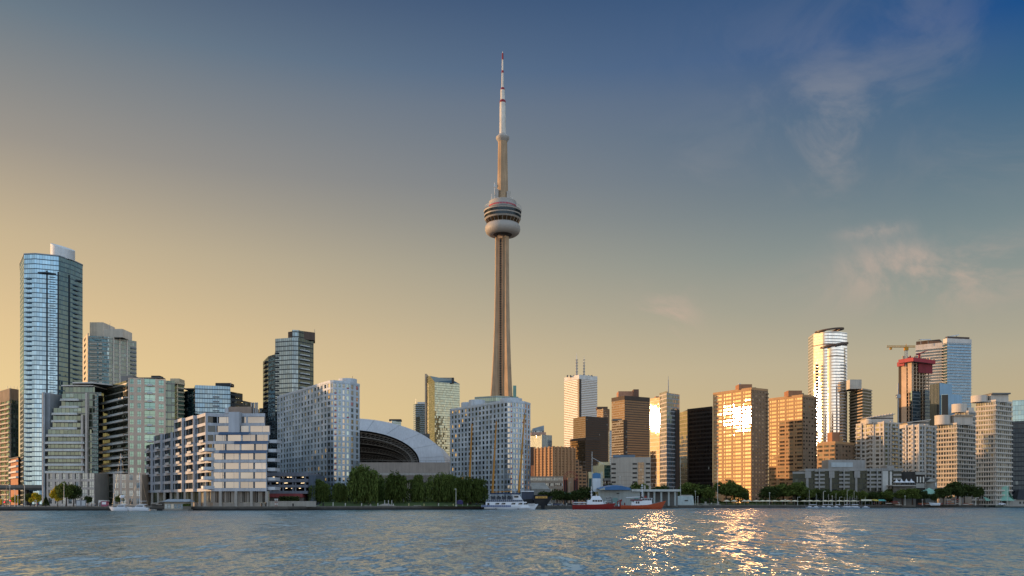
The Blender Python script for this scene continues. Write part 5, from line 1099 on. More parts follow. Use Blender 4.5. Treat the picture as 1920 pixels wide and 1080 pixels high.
for i, n_ in enumerate(('first', 'second', 'third', 'fourth')): tent(1681+i*9.2, 543, zt_, 2.9, n_+' white peaked tent on the pavilion roof, counted from the dark waterfront block')
# grey gabled building and green-roofed hall
b = Building('gabled_building', 'pale grey gabled building with a small green copper roof beside it', 'building', [(1736, 556), (1757, 552)], 903, 12)
ggr = wall('gable_grey', '#9a9a94', .7); cop = wall('copper_green', '#7fa893', .55, .15); b.body(ggr, roofm)
mb = MB(); x0, x1, z0, z1 = b.lx(1736), b.lx(1757), b.H, b.z(896); mb.face([(x0, 0, z0), (x1, 0, z0), ((x0+x1)/2, 0, z1)], ggr); mb.face([(x0-.3, -.3, z0-.2), ((x0+x1)/2, -.3, z1), ((x0+x1)/2, 12, z1), (x0-.3, 12, z0-.2)], roofm); mb.face([((x0+x1)/2, -.3, z1), (x1+.3, -.3, z0-.2), (x1+.3, 12, z0-.2), ((x0+x1)/2, 12, z1)], roofm); b.part('gable', mb)
mb = MB(); mb.box(b.lx(1753.5), b.lx(1755), -.2, -.02, b.z(912), b.z(905), white); b.part('window', mb)
mb = MB(); xa, xb = b.lx(1717), b.lx(1750); mb.box(xa+2, xb-2, -9, -1, 0, b.z(927), wall('shed_wall', '#6d6f68')); mb.prism([(xa, -10), (xb, -10), (xb, 0), (xa, 0)], b.z(927), b.z(926), cop, None, True); mb.face([(xa, -10, b.z(926)), (xb, -10, b.z(926)), (xb-5, -5, b.z(915)), (xa+6, -5, b.z(915))], cop); mb.face([(xb, -10, b.z(926)), (xb, 0, b.z(926)), (xb-5, -5, b.z(915))], cop); mb.face([(xa, 0, b.z(926)), (xa, -10, b.z(926)), (xa+6, -5, b.z(915))], cop); mb.face([(xb, 0, b.z(926)), (xa, 0, b.z(926)), (xa+6, -5, b.z(915)), (xb-5, -5, b.z(915))], cop); b.part('copper_roof', mb, 'hipped green copper roof'); b.done()
b = Building('pergola_building', 'low building with an open white slatted frame behind the tallest dark trees', 'building', [(1762, 562), (1822, 560)], 932, 10)
b.body(wall('low_stone', '#9a8a78'), roofm); mb = MB()
for i in range(9): mb.box(b.lx(1763+i*7.2), b.lx(1763+i*7.2)+.4, 0, .4, b.H, b.z(914), white)
for y in (914, 919, 924): mb.box(b.lx(1763), b.lx(1822), .02, .38, b.z(y)-.3, b.z(y), white)
b.part('frame', mb); b.done()
b = Building('green_roof_hall', 'waterfront hall with a pale green copper roof and dark ribbon windows', 'hall', [(1840, 560), (1893, 556)], 928, 14)
hw = wall('hall_grey', '#93968f', .7); b.body(hw, roofm); mb = MB()
mb.prism([(b.lx(1841), -.4), (b.lx(1876), -.4), (b.lx(1876), 10), (b.lx(1841), 10)], b.H, b.z(923), hw, roofm)
q = [(b.lx(1843), -3.5, b.z(937)), (b.lx(1894), -3.5, b.z(937)), (b.lx(1890), -.45, b.z(922)), (b.lx(1873), -.45, b.z(931))]; mb2 = MB(); mb2.face([(b.lx(1842), -4, b.z(938)), (b.lx(1895), -4, b.z(938)), (b.lx(1893), -.5, b.z(932)), (b.lx(1843), -.5, b.z(932))], cop)
mb2.prism([(b.lx(1868), -.46), (b.lx(1890), -.6), (b.lx(1892), 9), (b.lx(1868), 9)], b.z(932), b.z(911), cop, cop); mb2.prism([(b.lx(1842), -4), (b.lx(1895), -4), (b.lx(1895), -3.7), (b.lx(1842), -3.7)], b.z(939), b.z(938), cop, None, True); mb2.face([(b.lx(1895), -4, b.z(938)), (b.lx(1900), 6, b.z(938)), (b.lx(1892), 2, b.z(915))], cop); b.part('copper_roof', mb2)
b.part('upper_storey', mb); wd = MB()
for a_, c_ in ((1844, 1857), (1860, 1873)): wd.box(b.lx(a_), b.lx(c_), -.7, -.42, b.z(931), b.z(925.5), wall('ribbon_window', '#22282a', .2))
b.part('ribbon_window', wd); gr = MB()
for a_, c_ in ((1856, 1866), (1867, 1877), (1879, 1886)): gr.box(b.lx(a_), b.lx(c_), -.15, -.02, 0, 4.2, wall('dark_opening', '#1a1a19', .5))
b.part('doorway', gr); up = MB(); up.box(b.lx(1838), b.lx(1870), 3, 12, b.z(923), b.z(914), wall('hall_dark_glass', '#2d3838', .2), roofm)
for p in (1838, 1853.5, 1868): up.box(b.lx(p), b.lx(p)+.7, 2.7, 2.98, b.z(923), b.z(913), concrete)
b.part('glazed_gallery', up); b.done()
b = Building('concrete_shaft', 'plain grey concrete shaft with small railings at its top, before the tallest drum condo', 'tower', [(1867.5, 575), (1895, 573)], 862, 10)
b.body(wall('shaft_grey', '#9b9b9a', .8, .12), roofm); mb = MB(); mb.box(b.lx(1869), b.lx(1893), -1.2, 11, b.z(866), b.z(865), dconc)
for i in range(6): mb.box(b.lx(1870+i*4), b.lx(1870+i*4)+.6, -1.1, -.6, b.z(865), b.z(859), concrete)
b.part('gallery', mb); b.done()
b = Building('boathouse', 'small house with a steep dark roof on the waterfront at the east edge', 'house', [(1893, 556), (1950, 556)], 936, 12)
b.body(wall('house_grey', '#8f8b82'), roofm); mb = MB(); x0, x1 = b.lx(1905), b.lx(1955); z0, z1 = b.H-.3, b.z(917)
mb.face([(x0, -1, z0), (x1, -1, z0), (x1-6, 5, z1), (x0+5, 5, z1)], wall('slate_roof', '#26282b')); mb.face([(x0, 13, z0), (x0, -1, z0), (x0+5, 5, z1)], wall('slate_roof', '')); mb.face([(x1, 13, z0), (x0, 13, z0), (x0+5, 5, z1), (x1-6, 5, z1)], wall('slate_roof', '')); mb.face([(x1, -1, z0), (x1, 13, z0), (x1-6, 5, z1)], wall('slate_roof', '')); b.part('roof', mb); wd = MB()
for i in range(5): wd.box(b.lx(1911+i*7), b.lx(1911+i*7)+1.3, -.1, -.01, .8, 2.2, wall('ribbon_window', ''))
b.part('window_strip', wd); mb = MB(); mb.box(b.lx(1893), b.lx(1907), 14, 22, 0, b.z(920), wall('house_grey', '')); mb.prism([(b.lx(1892), 13), (b.lx(1912), 13), (b.lx(1908), 23), (b.lx(1893), 23)], b.z(921), b.z(918.5), wall('cream_roof', '#a99a84'), None, True); b.part('annex', mb); b.done()
# ------------------------------------------------------------------ ferry terminal, pylon, red arch, small blocks in the middle
b = Building('boat_terminal', 'low grey waterfront hall with a curved blue roof and a long flat canopy', 'terminal', [(1122, 486), (1206, 482), (1276, 482)], 917, 24, ref=1)
tg = wall('terminal_grey', '#8e938f', .7, .08)
b.w.prism([b.line[0], (b.lx(1200), 0), (b.lx(1200), 22), b.back[1]], -1, b.H, tg, roofm); b.w.prism([(b.lx(1200.3), 5), (b.lx(1274), 5), (b.lx(1274), 20), (b.lx(1200.3), 20)], -1, b.z(922), wall('terminal_dark', '#66645f'), roofm)
mb = MB(); xs = [b.lx(p) for p in (1124, 1134, 1148, 1165, 1182)]; hs = [b.z(y) for y in (917.2, 914, 911.2, 911, 914.5)]; br = wall('blue_curved_roof', '#345f88', .45)
for (x0, z0), (x1, z1) in zip(zip(xs, hs), list(zip(xs, hs))[1:]): mb.face([(x0, -.6, z0), (x1, -.6, z1), (x1, 18, z1+.8), (x0, 18, z0+.8)], br); mb.face([(x0, -.6, b.H-.5), (x1, -.6, b.H-.5), (x1, -.6, z1), (x0, -.6, z0)], br if z0 > b.H+.3 else tg)
b.part('curved_roof', mb, 'curved blue metal roof'); mb = MB(); mb.box(b.lx(1184), b.lx(1276), -1.2, 8, b.z(921.5), b.z(917.5), wall('canopy_pale', '#a9aaa4')); b.part('canopy', mb)
cm = MB(); cm.box(-.5, .5, 0, 1, 0, b.z(921.6), tg); me = cm.mesh('column')
for p in (1206, 1216, 1227, 1240, 1254, 1266): child('column', me, b.root, (b.lx(p), 0, 0))
mb = MB(); mb.box(b.lx(1136), b.lx(1146), -.15, -.02, .5, b.z(931.5), wall('grid_door', '#3d474b', .25))
for i in range(4): mb.box(b.lx(1136)+.75*i, b.lx(1136)+.75*i+.12, -.25, -.16, .5, b.z(931.5), white)
for i in range(4): mb.box(b.lx(1136), b.lx(1146), -.27, -.255, .9+i*1.3, 1.0+i*1.3, white)
b.part('grid_door', mb); mb = MB()
for p, w_ in ((1149, 9), (1190, 7)): mb.box(b.lx(p), b.lx(p+w_), -.2, -.02, .3, 4.4, wall('teal_door', '#5f7a76', .5))
mb.box(b.lx(1156), b.lx(1161), -.12, -.02, b.z(926), b.z(924), wall('dark_opening', '')); b.part('door', mb)
mb = MB()
for p, h in ((1168, 3), (1172, 2.2), (1212, 2.4), (1222, 2)): mb.box(b.lx(p), b.lx(p+2.5), 8, 10, b.z(917.5), b.z(917.5)+h, concrete)
b.part('roof_plant', mb); b.done()
t = thing('sign_pylon', 'tall blank billboard pylon, blue on top and white below, between two white posts', 'sign', (X(1119, 500), 500, GZ)); zz2 = lambda y: Z(y, 500)-GZ
mb = MB(); mb.box(-2.5, 2.2, -.6, .6, zz2(922), zz2(897), wall('pylon_white', '#b9bfc2', .45)); mb.build('lower_panel', t); mb = MB(); mb.prism([(-2.5, -.65), (2.2, -.65), (2.2, .65), (-2.5, .65)], zz2(897)+.01, zz2(888), wall('pylon_blue', '#38698f', .4)); mb.face([(-2.5, -.65, zz2(888)), (2.2, -.65, zz2(888)), (-.4, -.65, zz2(886.3))], wall('pylon_blue', '')); mb.build('upper_panel', t, label='blue upper panel')
pm = MB(); pm.tube((0, 0, 0), (0, 0, 1), .22, .2, white, 6)
for x, y in ((-2.8, 847), (2.5, 884), (3.1, 884)): mb = MB(); mb.tube((x, 0, 0), (x, 0, zz2(y)), .22, .14, white, 6); mb.build('post', t)
mb = MB(); mb.tube((-2.7, 0, zz2(858)), (4.5, 0, zz2(871)), .1, .1, white, 5); mb.build('stay', t)
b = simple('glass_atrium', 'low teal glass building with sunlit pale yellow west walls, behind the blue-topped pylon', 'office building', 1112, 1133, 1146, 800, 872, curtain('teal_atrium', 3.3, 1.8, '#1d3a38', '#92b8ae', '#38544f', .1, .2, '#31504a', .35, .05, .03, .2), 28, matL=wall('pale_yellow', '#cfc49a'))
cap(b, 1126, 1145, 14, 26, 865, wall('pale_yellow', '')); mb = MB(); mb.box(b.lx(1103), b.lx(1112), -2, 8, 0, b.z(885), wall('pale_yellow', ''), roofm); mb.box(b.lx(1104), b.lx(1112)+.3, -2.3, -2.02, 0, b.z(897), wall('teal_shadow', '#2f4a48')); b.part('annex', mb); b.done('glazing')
b = Building('maroon_block', 'low dark maroon block behind the blue-roofed terminal', 'building', [(1131, 570), (1163, 566)], 901, 14); b.body(wall('maroon_brick', '#3d2a26'), roofm, .4); b.punched(0, 0, b.H, 12, 5, .4, .6, wall('maroon_brick', ''), glass_d, .3); b.part('roof_cap', (lambda m: (m.box(b.lx(1133), b.lx(1150), 1, 12, b.H, b.H+1.6, dconc), m)[1])(MB())); b.done()
t = thing('red_arch_gate', 'beige twin-tower gateway topped by a red steel lattice arch', 'gateway', (X(1070, 640), 640, GZ)); zg = lambda y: Z(y, 640)-GZ; xg = lambda p: X(p, 640)-X(1070, 640); red = wall('arch_red', '#8e3a34', .5)
mb = MB(); mb.box(xg(1064), xg(1075), -2, 5, 0, zg(896), wall('gate_beige', '#9c7c60')); mb.build('centre_tower', t); mb = MB(); mb.box(xg(1057), xg(1063.8), -.5, 5, 0, zg(899), wall('gate_dark', '#40352e')); mb.box(xg(1075.2), xg(1083), -.5, 5, 0, zg(899), wall('gate_dark', '')); mb.build('side_bay', t)
mb = MB(); n = 16
for r0 in (1.0, .78):
    for k in range(n): a0, a1 = math.pi*k/n, math.pi*(k+1)/n; mb.tube((r0*5.4*math.cos(a0), 0, zg(897)+r0*5.4*math.sin(a0)), (r0*5.4*math.cos(a1), 0, zg(897)+r0*5.4*math.sin(a1)), .16, .16, red, 4)
for k in range(n): a0, a1 = math.pi*k/n, math.pi*(k+.5)/n; mb.tube((5.4*math.cos(a0), 0, zg(897)+5.4*math.sin(a0)), (4.2*math.cos(a1), 0, zg(897)+4.2*math.sin(a1)), .12, .12, red, 4)
for y in (897, 900): mb.box(xg(1056), xg(1084), -.9, -.55, zg(y)-.2, zg(y)+.2, red)
for p in (1056.5, 1060, 1064, 1075, 1079, 1083): mb.box(xg(p), xg(p)+.3, -.95, -.52, zg(920), zg(900), red)
mb.build('lattice_arch', t, label='red steel lattice arch')
o = MB(); o.prism([(X(996, 610), 610), (X(1033, 610), 610), (X(1024, 616), 625), (X(996, 616), 625)], GZ, Z(917, 610), wall('ramp_grey', '#8e8a82')); o.face([(X(996, 610), 609.9, Z(917, 610)), (X(1031, 610), 609.9, Z(917, 610)), (X(1022, 610), 618, Z(904.5, 610)), (X(996, 610), 618, Z(904.5, 610))], wall('ramp_grey', '')); o.face([(X(1031, 610), 609.9, Z(917, 610)), (X(1032, 618), 626, Z(917, 610)), (X(1022, 610), 618, Z(904.5, 610))], wall('ramp_grey', '')); o.face([(X(996, 610), 618, Z(904.5, 610)), (X(1022, 610), 618, Z(904.5, 610)), (X(1032, 618), 626, Z(917, 610)), (X(996, 616), 626, Z(917, 610))], roofm); tag(o.build('sloped_pavilion'), 'low grey pavilion with a sloped roof beside the rounded grey condo', 'pavilion')
o = MB(); d = 520; o.box(X(1036, d), X(1100, d), d, d+3, Z(927, d), Z(925.4, d), wall('bridge_green', '#4d7560', .5)); o.box(X(1036, d), X(1100, d), d-.05, d+.1, Z(925.4, d), Z(923.5, d), wall('bridge_green', '')); [o.box(X(p, d), X(p, d)+.8, d+.5, d+2, GZ, Z(927, d), dconc) for p in (1038, 1059, 1080, 1098)]; tag(o.build('footbridge'), 'green-railed footbridge on concrete posts behind the tall ship', 'footbridge')
o = MB(); d = 505; P = [(X(1269, d), d), (X(1300, d), d), (X(1300, d), d+4), (X(1272, d), d+4)]; o.prism(P, GZ, Z(930, d), wall('shell_grey', '#98a09b', .6)); o.face([(X(1266.5, d), d-2.2, GZ), (X(1300, d), d-2.2, GZ), (X(1300, d), d-.01, Z(930, d)), (X(1270, d), d-.01, Z(930, d))], wall('shell_grey', '')); o.face([(X(1300, d), d-2.2, GZ), (X(1300, d), d+.5, GZ), (X(1300, d), d-.01, Z(930, d))], wall('shell_grey', '')); o.box(X(1276, d), X(1299, d), d+1, d+2.6, Z(930, d), Z(928, d), concrete); o.box(X(1283, d), X(1289, d), d-1.45, d-.95, Z(939.2, d), Z(937.6, d), black); tag(o.build('concert_shell'), 'pale grey leaning wall of the open air concert stage by the quay', 'stage wall')
# low mixed city behind the trees so that no gap shows an empty plain
for i, (p0, p1, d, y, c, lab) in enumerate(((520, 690, 700, 905, '#6b665f', 'low grey office row glimpsed between willows and gridded slab'), (836, 850, 640, 890, '#6b655e', 'small grey block wedged between stadium wall and rounded condo'), (1270, 1345, 900, 905, '#5d5349', 'low brown terrace behind the trees under the dark bronze slab'), (1425, 1500, 800, 915, '#6d5f52', 'low brown block behind the trees under the brick slab'), (1596, 1700, 700, 880, '#77706a', 'low grey block behind the long dark waterfront block'), (1000, 1120, 900, 905, '#5b5148', 'low brown block in the gap between tan hotel and louvred building'), (-80, 60, 760, 890, '#6b6459', 'low block beyond the expressway'))):
    b = Building('city_block', lab, 'building', [(p0, d), (p1, d)], y, 14); m_ = wall('city_wall_'+'abcdefg'[i], c); b.body(m_, roofm, .5); n = max(4, int((p1-p0)*d/F/4)); b.punched(0, 0, b.H, n, max(2, int(b.H/3.4)), .55, .5, m_, glass_d, .3)
    mb = MB(); mb.box(b.lx((p0*2+p1)/3), b.lx((p0+p1)/2), 4, 10, b.H, b.H+2.5, dconc); b.part('plant_room', mb); b.done(keep=30)
# ------------------------------------------------------------------ trees
def leaf_mat(name, col):
    m, T = newmat(name); r = T.n('ShaderNodeNewGeometry').outputs['Random Per Island']; c = lin(col)
    cc = T.ramp(r, [(0, tuple(x*.45 for x in c[:3])+(1,)), (.5, c), (1, tuple(min(1, x*1.75) for x in c[:3])+(1,))])
    d = T.n('ShaderNodeBsdfDiffuse', {'Color': cc}); tr = T.n('ShaderNodeBsdfTranslucent', {'Color': cc}); o = T.n('ShaderNodeMixShader', {0: .3, 1: d.outputs[0], 2: tr.outputs[0]}); T.n('ShaderNodeOutputMaterial', {0: o.outputs[0]}); return m
LW_, LG, LO, LD = leaf_mat('willow_leaf', '#566232'), leaf_mat('green_leaf', '#545f30'), leaf_mat('yellow_leaf', '#a8962c'), leaf_mat('dark_leaf', '#3e4929')
bark = wall('bark', '#3d3026', .95, .3, 1.5)
def leafq(mb, p, L, wd, dirv, m, rr):
    d = dirv.normalized(); s = d.cross(Vector((rr.gauss(0, 1), rr.gauss(0, 1), rr.gauss(0, .4)))).normalized()*wd
    mb.face([p-s*.5, p+s*.5+d*L*.1, p+s*.35+d*L, p-s*.4+d*L*.9], m)
def crown_round(seed, R_, H, base, m, n=2600, size=.55):
    rr = random.Random(seed); mb = MB(); blobs = []
    for i in range(16):
        a = rr.random()*6.283; e = rr.uniform(-.5, 1.0); r_ = rr.uniform(.35, .75)*R_
        blobs.append((Vector((math.cos(a)*r_*math.sqrt(max(.05, 1-e*e*.7)), math.sin(a)*r_*math.sqrt(max(.05, 1-e*e*.7)), base+(H-base)*(.5+.36*e))), rr.uniform(.24, .42)*R_))
    blobs.append((Vector((0, 0, base+(H-base)*.5)), R_*.5))
    for i in range(n):
        c, r_ = blobs[rr.randrange(len(blobs))]; v = Vector((rr.gauss(0, 1), rr.gauss(0, 1), rr.gauss(0, 1))).normalized()
        p = c+Vector((v.x, v.y, v.z*.85))*r_*rr.uniform(.55, 1.12)
        if p.z < base*.8: continue
        leafq(mb, p, size*rr.uniform(.6, 1.4), size*rr.uniform(.5, 1.0), v+Vector((rr.gauss(0, .6), rr.gauss(0, .6), rr.gauss(0, .6)-.2)), m, rr)
    return mb.mesh('crown')
def crown_willow(seed, R_, H, m, n=420):
    rr = random.Random(seed); mb = MB(); tops = []
    for i in range(11):
        a = rr.random()*6.283; r_ = R_*rr.uniform(.1, .85); tops.append((Vector((math.cos(a)*r_, math.sin(a)*r_, H*(rr.uniform(.62, .98)-.25*(r_/R_)**2))), rr.uniform(.26, .42)*R_))
    for c, r_ in tops:
        for i in range(150):
            v = Vector((rr.gauss(0, 1), rr.gauss(0, 1), abs(rr.gauss(0, .8)))).normalized(); leafq(mb, c+v*r_*rr.uniform(.5, 1.05), rr.uniform(.4, .9), rr.uniform(.3, .55), Vector((v.x, v.y, -.5+rr.gauss(0, .5))), m, rr)
        for i in range(n//11):
            a = rr.random()*6.283; q = r_*rr.uniform(.5, 1.1); p = c+Vector((math.cos(a)*q, math.sin(a)*q, r_*.3*rr.random())); end = rr.uniform(.5, H*.42); dv = Vector((math.cos(a)*.12, math.sin(a)*.12, -1)); w0 = rr.uniform(.25, .5)
            while p.z > end:
                L = rr.uniform(.9, 1.6); leafq(mb, p+Vector((rr.gauss(0, .18), rr.gauss(0, .18), 0)), L*1.15, w0*rr.uniform(.6, 1.2), dv+Vector((rr.gauss(0, .15), rr.gauss(0, .15), 0)), m, rr); p = p+dv*L*.8; dv.x *= .7; dv.y *= .7
    return mb.mesh('crown')
def trunk_mesh(seed, H, r):
    rr = random.Random(seed); mb = MB(); p = Vector((0, 0, -.4)); top = Vector((rr.uniform(-.4, .4), rr.uniform(-.4, .4), H*.42)); mb.tube(p, top, r*1.25, r*.75, bark, 8)
    for i in range(6):
        a = i*1.05+rr.random(); e = top+Vector((math.cos(a)*H*.2, math.sin(a)*H*.2, H*rr.uniform(.15, .34))); mb.tube(top+Vector((0, 0, -rr.random()*H*.1)), e, r*.5, r*.14, bark, 6)
        mb.tube(e, e+Vector((math.cos(a+.5)*H*.1, math.sin(a+.5)*H*.1, H*.1)), r*.16, r*.05, bark, 5)
    return mb.mesh('trunk')
LW2 = leaf_mat('willow_leaf_dark', '#444f27')
WIL = [(crown_willow(i, 7.6, 19, m), trunk_mesh(i, 19, .55)) for i, m in ((1, LW_), (2, LW2), (3, LW_))]
RND = [(crown_round(20+i, 4.2, 9, 2.2, m), trunk_mesh(30+i, 9, .28)) for i, m in enumerate((LG, LG, LD, LD))]
YEL = (crown_round(40, 4.2, 9, 1.2, LO, 2200), trunk_mesh(41, 9, .25))
CON = MB(); rr_ = random.Random(5)
for i in range(1500):
    h = rr_.random()**.8; r_ = 1.9*(1-h)*rr_.uniform(.5, 1.1)+.1; a = rr_.random()*6.283; leafq(CON, Vector((math.cos(a)*r_, math.sin(a)*r_, .5+5.5*h)), .5, .35, Vector((math.cos(a), math.sin(a), -.4)), LD, rr_)
CON = (CON.mesh('crown'), trunk_mesh(50, 6, .2))
def tree(kind, lib, px, d, z, H, base_h, wr, label, group, rz=None):
    t = thing(kind, label, 'tree', (X(px, d), d, z), random.uniform(0, 6.28) if rz is None else rz, group); s = H/base_h; wr *= 1.22 if kind == 'willow_tree' else 1.0; t.scale = (s*wr, s*wr, s); child('crown', lib[0], t); child('trunk', lib[1], t)
wl = 'willows on the park lawn'
for i, (px, d, y, wr, lab) in enumerate(((683, 420, 873, 1.0, 'tallest weeping willow on the lawn, standing clear in front of the dome edge'), (738, 424, 882, .95, 'weeping willow between the tallest willow and the low middle willows'), (783, 430, 893, 1.0, 'lower weeping willow in front of the stadium base wall'), (824, 430, 887, 1.0, 'weeping willow hiding the foot of the rounded condo end wall'), (882, 424, 890, 1.1, 'weeping willow next to the white tour boat'), (600, 428, 901, .95, 'dark willow nearest the pale garden wall'), (637, 424, 905, .9, 'low dark willow in front of the gridded condo slab'), (570, 440, 908, .9, 'dark willow beside the parking garage'), (850, 442, 893, 1.0, 'willow standing behind the boat-side willow and its neighbour'), (710, 446, 889, .9, 'willow in the back row between the two tall willows'))):
    zb_ = GZ+1.5; H = Z(y, d)-zb_; tree('willow_tree', WIL[i % 3], px, d, zb_, H, 19.2, wr, lab, wl)
tg_ = 'leafy trees along the eastern waterfront'
TR = [(1240, 506, 911, 1.1, 2, 'bushy dark tree in front of the flat terminal canopy'), (1222, 512, 925, .8, 2, 'small tree beside the orange tug wheelhouse'), (1290, 540, 905, 1.2, 0, 'tree under the dark bronze slab beside the stage wall'), (1312, 545, 908, 1.3, 2, 'second tree along from the stage wall'), (1330, 535, 914, 1.0, 0, 'tree touching the foot of the gold slab'), (1362, 536, 902, 1.15, 0, 'big round tree in front of the gold slab'), (1384, 540, 909, 1.0, 1, 'round tree just east of the big round tree'), (1398, 532, 924, .8, 2, 'small tree against the lit foot of the gold slab'), (1445, 545, 912, 1.4, 2, 'tree at the shaded corner of the gold slab'), (1468, 548, 908, 1.4, 0, 'tree under the brick slab'), (1492, 540, 904, 1.3, 1, 'tallest tree at the end of the long dark waterfront block'), (1518, 538, 915, 1.4, 0, 'tree before the first pale column of the dark block'), (1542, 538, 918, 1.4, 2, 'tree below the first balcony rack of the dark block'), (1566, 538, 920, 1.3, 0, 'tree before the second pale column of the dark block'), (1590, 536, 918, 1.3, 1, 'tree below the second balcony rack of the dark block'), (1612, 536, 921, 1.3, 0, 'tree before the third pale column of the dark block'), (1640, 536, 923, 1.3, 2, 'tree below the widest balcony rack'), (1662, 536, 921, 1.2, 0, 'tree under the white tiled panel'), (1692, 532, 918, 1.3, 0, 'tree in front of the pavilion with tents'), (1711, 530, 916, 1.2, 1, 'leafy tree in front of the dark box building'), (1732, 528, 920, .9, 3, 'slim tree before the hipped copper roof'), (1768, 540, 914, 1.2, 2, 'tree beside the gabled building'), (1795, 545, 904, 1.2, 3, 'tallest dark tree in front of the rounded drum condos'), (1808, 545, 908, 1.1, 2, 'tree close east of the tallest dark tree'), (1834, 540, 913, .9, 3, 'thin tree beside the green roofed hall'), (1752, 535, 926, .8, 2, 'small tree below the gabled building'), (1672, 545, 916, 1.2, 1, 'tree at the east end of the dark block')]
for px, d, y, wr, k, lab in TR: tree('broadleaf_tree', RND[k], px, d, GZ+.6, Z(y, d)-GZ-.4, 9.1, wr, lab, tg_)
for px, d, y, wr, k, lab in ((1045, 500, 918, 1.1, 2, 'dark tree behind the stern of the tall ship'), (1058, 505, 923, 1.0, 3, 'tree under the green footbridge'), (1083, 500, 919, 1.2, 2, 'dark tree behind the fireboat stern'), (1099, 503, 913, 1.1, 3, 'taller dark tree beside the blue-topped pylon'), (1020, 500, 921, 1.2, 2, 'low dark tree between tall ship and sloped pavilion'), (1070, 520, 924, 1.2, 3, 'dark tree in the row behind the footbridge'), (1198, 545, 905, 1.0, 0, 'tree top rising behind the flat terminal roof'), (1150, 548, 908, .9, 2, 'small tree behind the curved blue roof')): tree('broadleaf_tree', RND[k], px, d, GZ, Z(y, d)-GZ, 9.1, wr, lab, 'dark trees behind the boats')
for px, d, y, wr, lib, lab in ((124, 400, 904, .8, RND[0], 'leafy green tree in front of the stepped stone apartments'), (108, 402, 912, .75, YEL, 'yellow-green tree leaning out of the big leafy tree'), (138, 404, 910, .8, RND[2], 'dark tree at the base of the stepped apartments'), (66, 400, 923, .9, YEL, 'small yellow tree under the expressway deck'), (30, 402, 928, .9, YEL, 'golden shrub-like tree at the west edge of the quay'), (57, 410, 925, 1.0, RND[2], 'dark tree next to the small yellow tree'), (225, 420, 927, .8, RND[1], 'small tree behind the moored cruiser with the tall mast'), (165, 402, 930, .9, RND[2], 'low tree by the white panel stand')): tree('broadleaf_tree', lib, px, d, GZ, Z(y, d)-GZ, 9.1, wr, lab, 'trees on the western quay')
tree('conifer', CON, 86, 396, GZ, Z(931, 396)-GZ, 6.2, 1.0, 'small dark pointed conifer on the western quay', None)
for p0, p1, d, h, lab in ((525, 560, 402, 2.6, 'clipped dark hedge behind the garden wall'),):
    mb = MB(); rr_ = random.Random(9)
    for i in range(1600): leafq(mb, Vector((rr_.uniform(X(p0, d), X(p1, d)), d+rr_.uniform(-1, 1), GZ+2+rr_.random()*h)), .5, .4, Vector((rr_.gauss(0, 1), rr_.gauss(0, 1), rr_.gauss(0, 1))), LD, rr_)
    tag(mb.build('hedge'), lab, 'hedge')
mb = MB(); rr_ = random.Random(12)
for i in range(5200):
    px = rr_.uniform(560, 915); d = rr_.uniform(446, 458); leafq(mb, Vector((X(px, d), d, GZ+2.3+rr_.random()**1.4*6.5)), .8, .7, Vector((rr_.gauss(0, 1), rr_.gauss(0, 1), rr_.gauss(0, 1))), LD, rr_)
o = mb.build('undergrowth'); o['kind'] = 'stuff'; o['label'] = 'dense dark undergrowth behind the willows'
mb = MB()
for i in range(7000):
    px = rr_.uniform(1270, 1700); d = rr_.uniform(550, 553) if px > 1480 else rr_.uniform(560, 585); leafq(mb, Vector((X(px, d), d-8*(px > 1480), GZ+rr_.random()**1.3*(5+3*math.sin(px*.11)))), .8, .7, Vector((rr_.gauss(0, 1), rr_.gauss(0, 1), rr_.gauss(0, 1))), LD, rr_)
o = mb.build('undergrowth'); o['kind'] = 'stuff'; o['label'] = 'dark shrubs behind the eastern waterfront trees'
# ------------------------------------------------------------------ boats
def hull(L, B, H, m, mb_=None, bow=1.0, draft=.5, band=None, sheer=.35, transom=.75):
    """hull along +x (bow at +L/2): side shells, deck, transom"""
    mb = MB(); n = 16; secs = []
    for i in range(n+1):
        u = i/n; wdt = B/2*(transom+(1-transom)*min(1, u*3))*(1-max(0, (u-.55)/.45)**2.2); wdt = max(wdt, .03); h = H*(1+sheer*max(0, u-.45)**2*3); x = -L/2+L*u
        k = u**6*bow
        secs.append([(x-.0+k*h*.5, -wdt, h), (x+k*.2*h, -wdt*.96, h*.45), (x-.2*k, -wdt*.72, -.05), (x-.4*k, -wdt*.3, -draft), (x-.4*k, wdt*.3, -draft), (x-.2*k, wdt*.72, -.05), (x+k*.2*h, wdt*.96, h*.45), (x+k*h*.5, wdt, h)])
    for A, B_ in zip(secs, secs[1:]):
        for j in range(7): mb.face([A[j], A[j+1], B_[j+1], B_[j]][::-1], (band if band and j in (1, 5) else m))
        mb.face([A[7], A[0], B_[0], B_[7]][::-1], mb_ or m)
    mb.face(secs[0], m); return mb
gw_ = wall('gelcoat_white', '#c9ccd0', .3, .04, streak=.03); blk = wall('boat_window', '#16191c', .15, .1); navy = wall('navy_canvas', '#24344f', .7); dkh = wall('hull_black', '#15161a', .5, .1); wd_ = wall('varnished_mast', '#a8752f', .45, .1); fr_ = wall('fire_red', '#76201a', .45, .08); og = wall('tug_orange', '#9c4526', .5, .1)
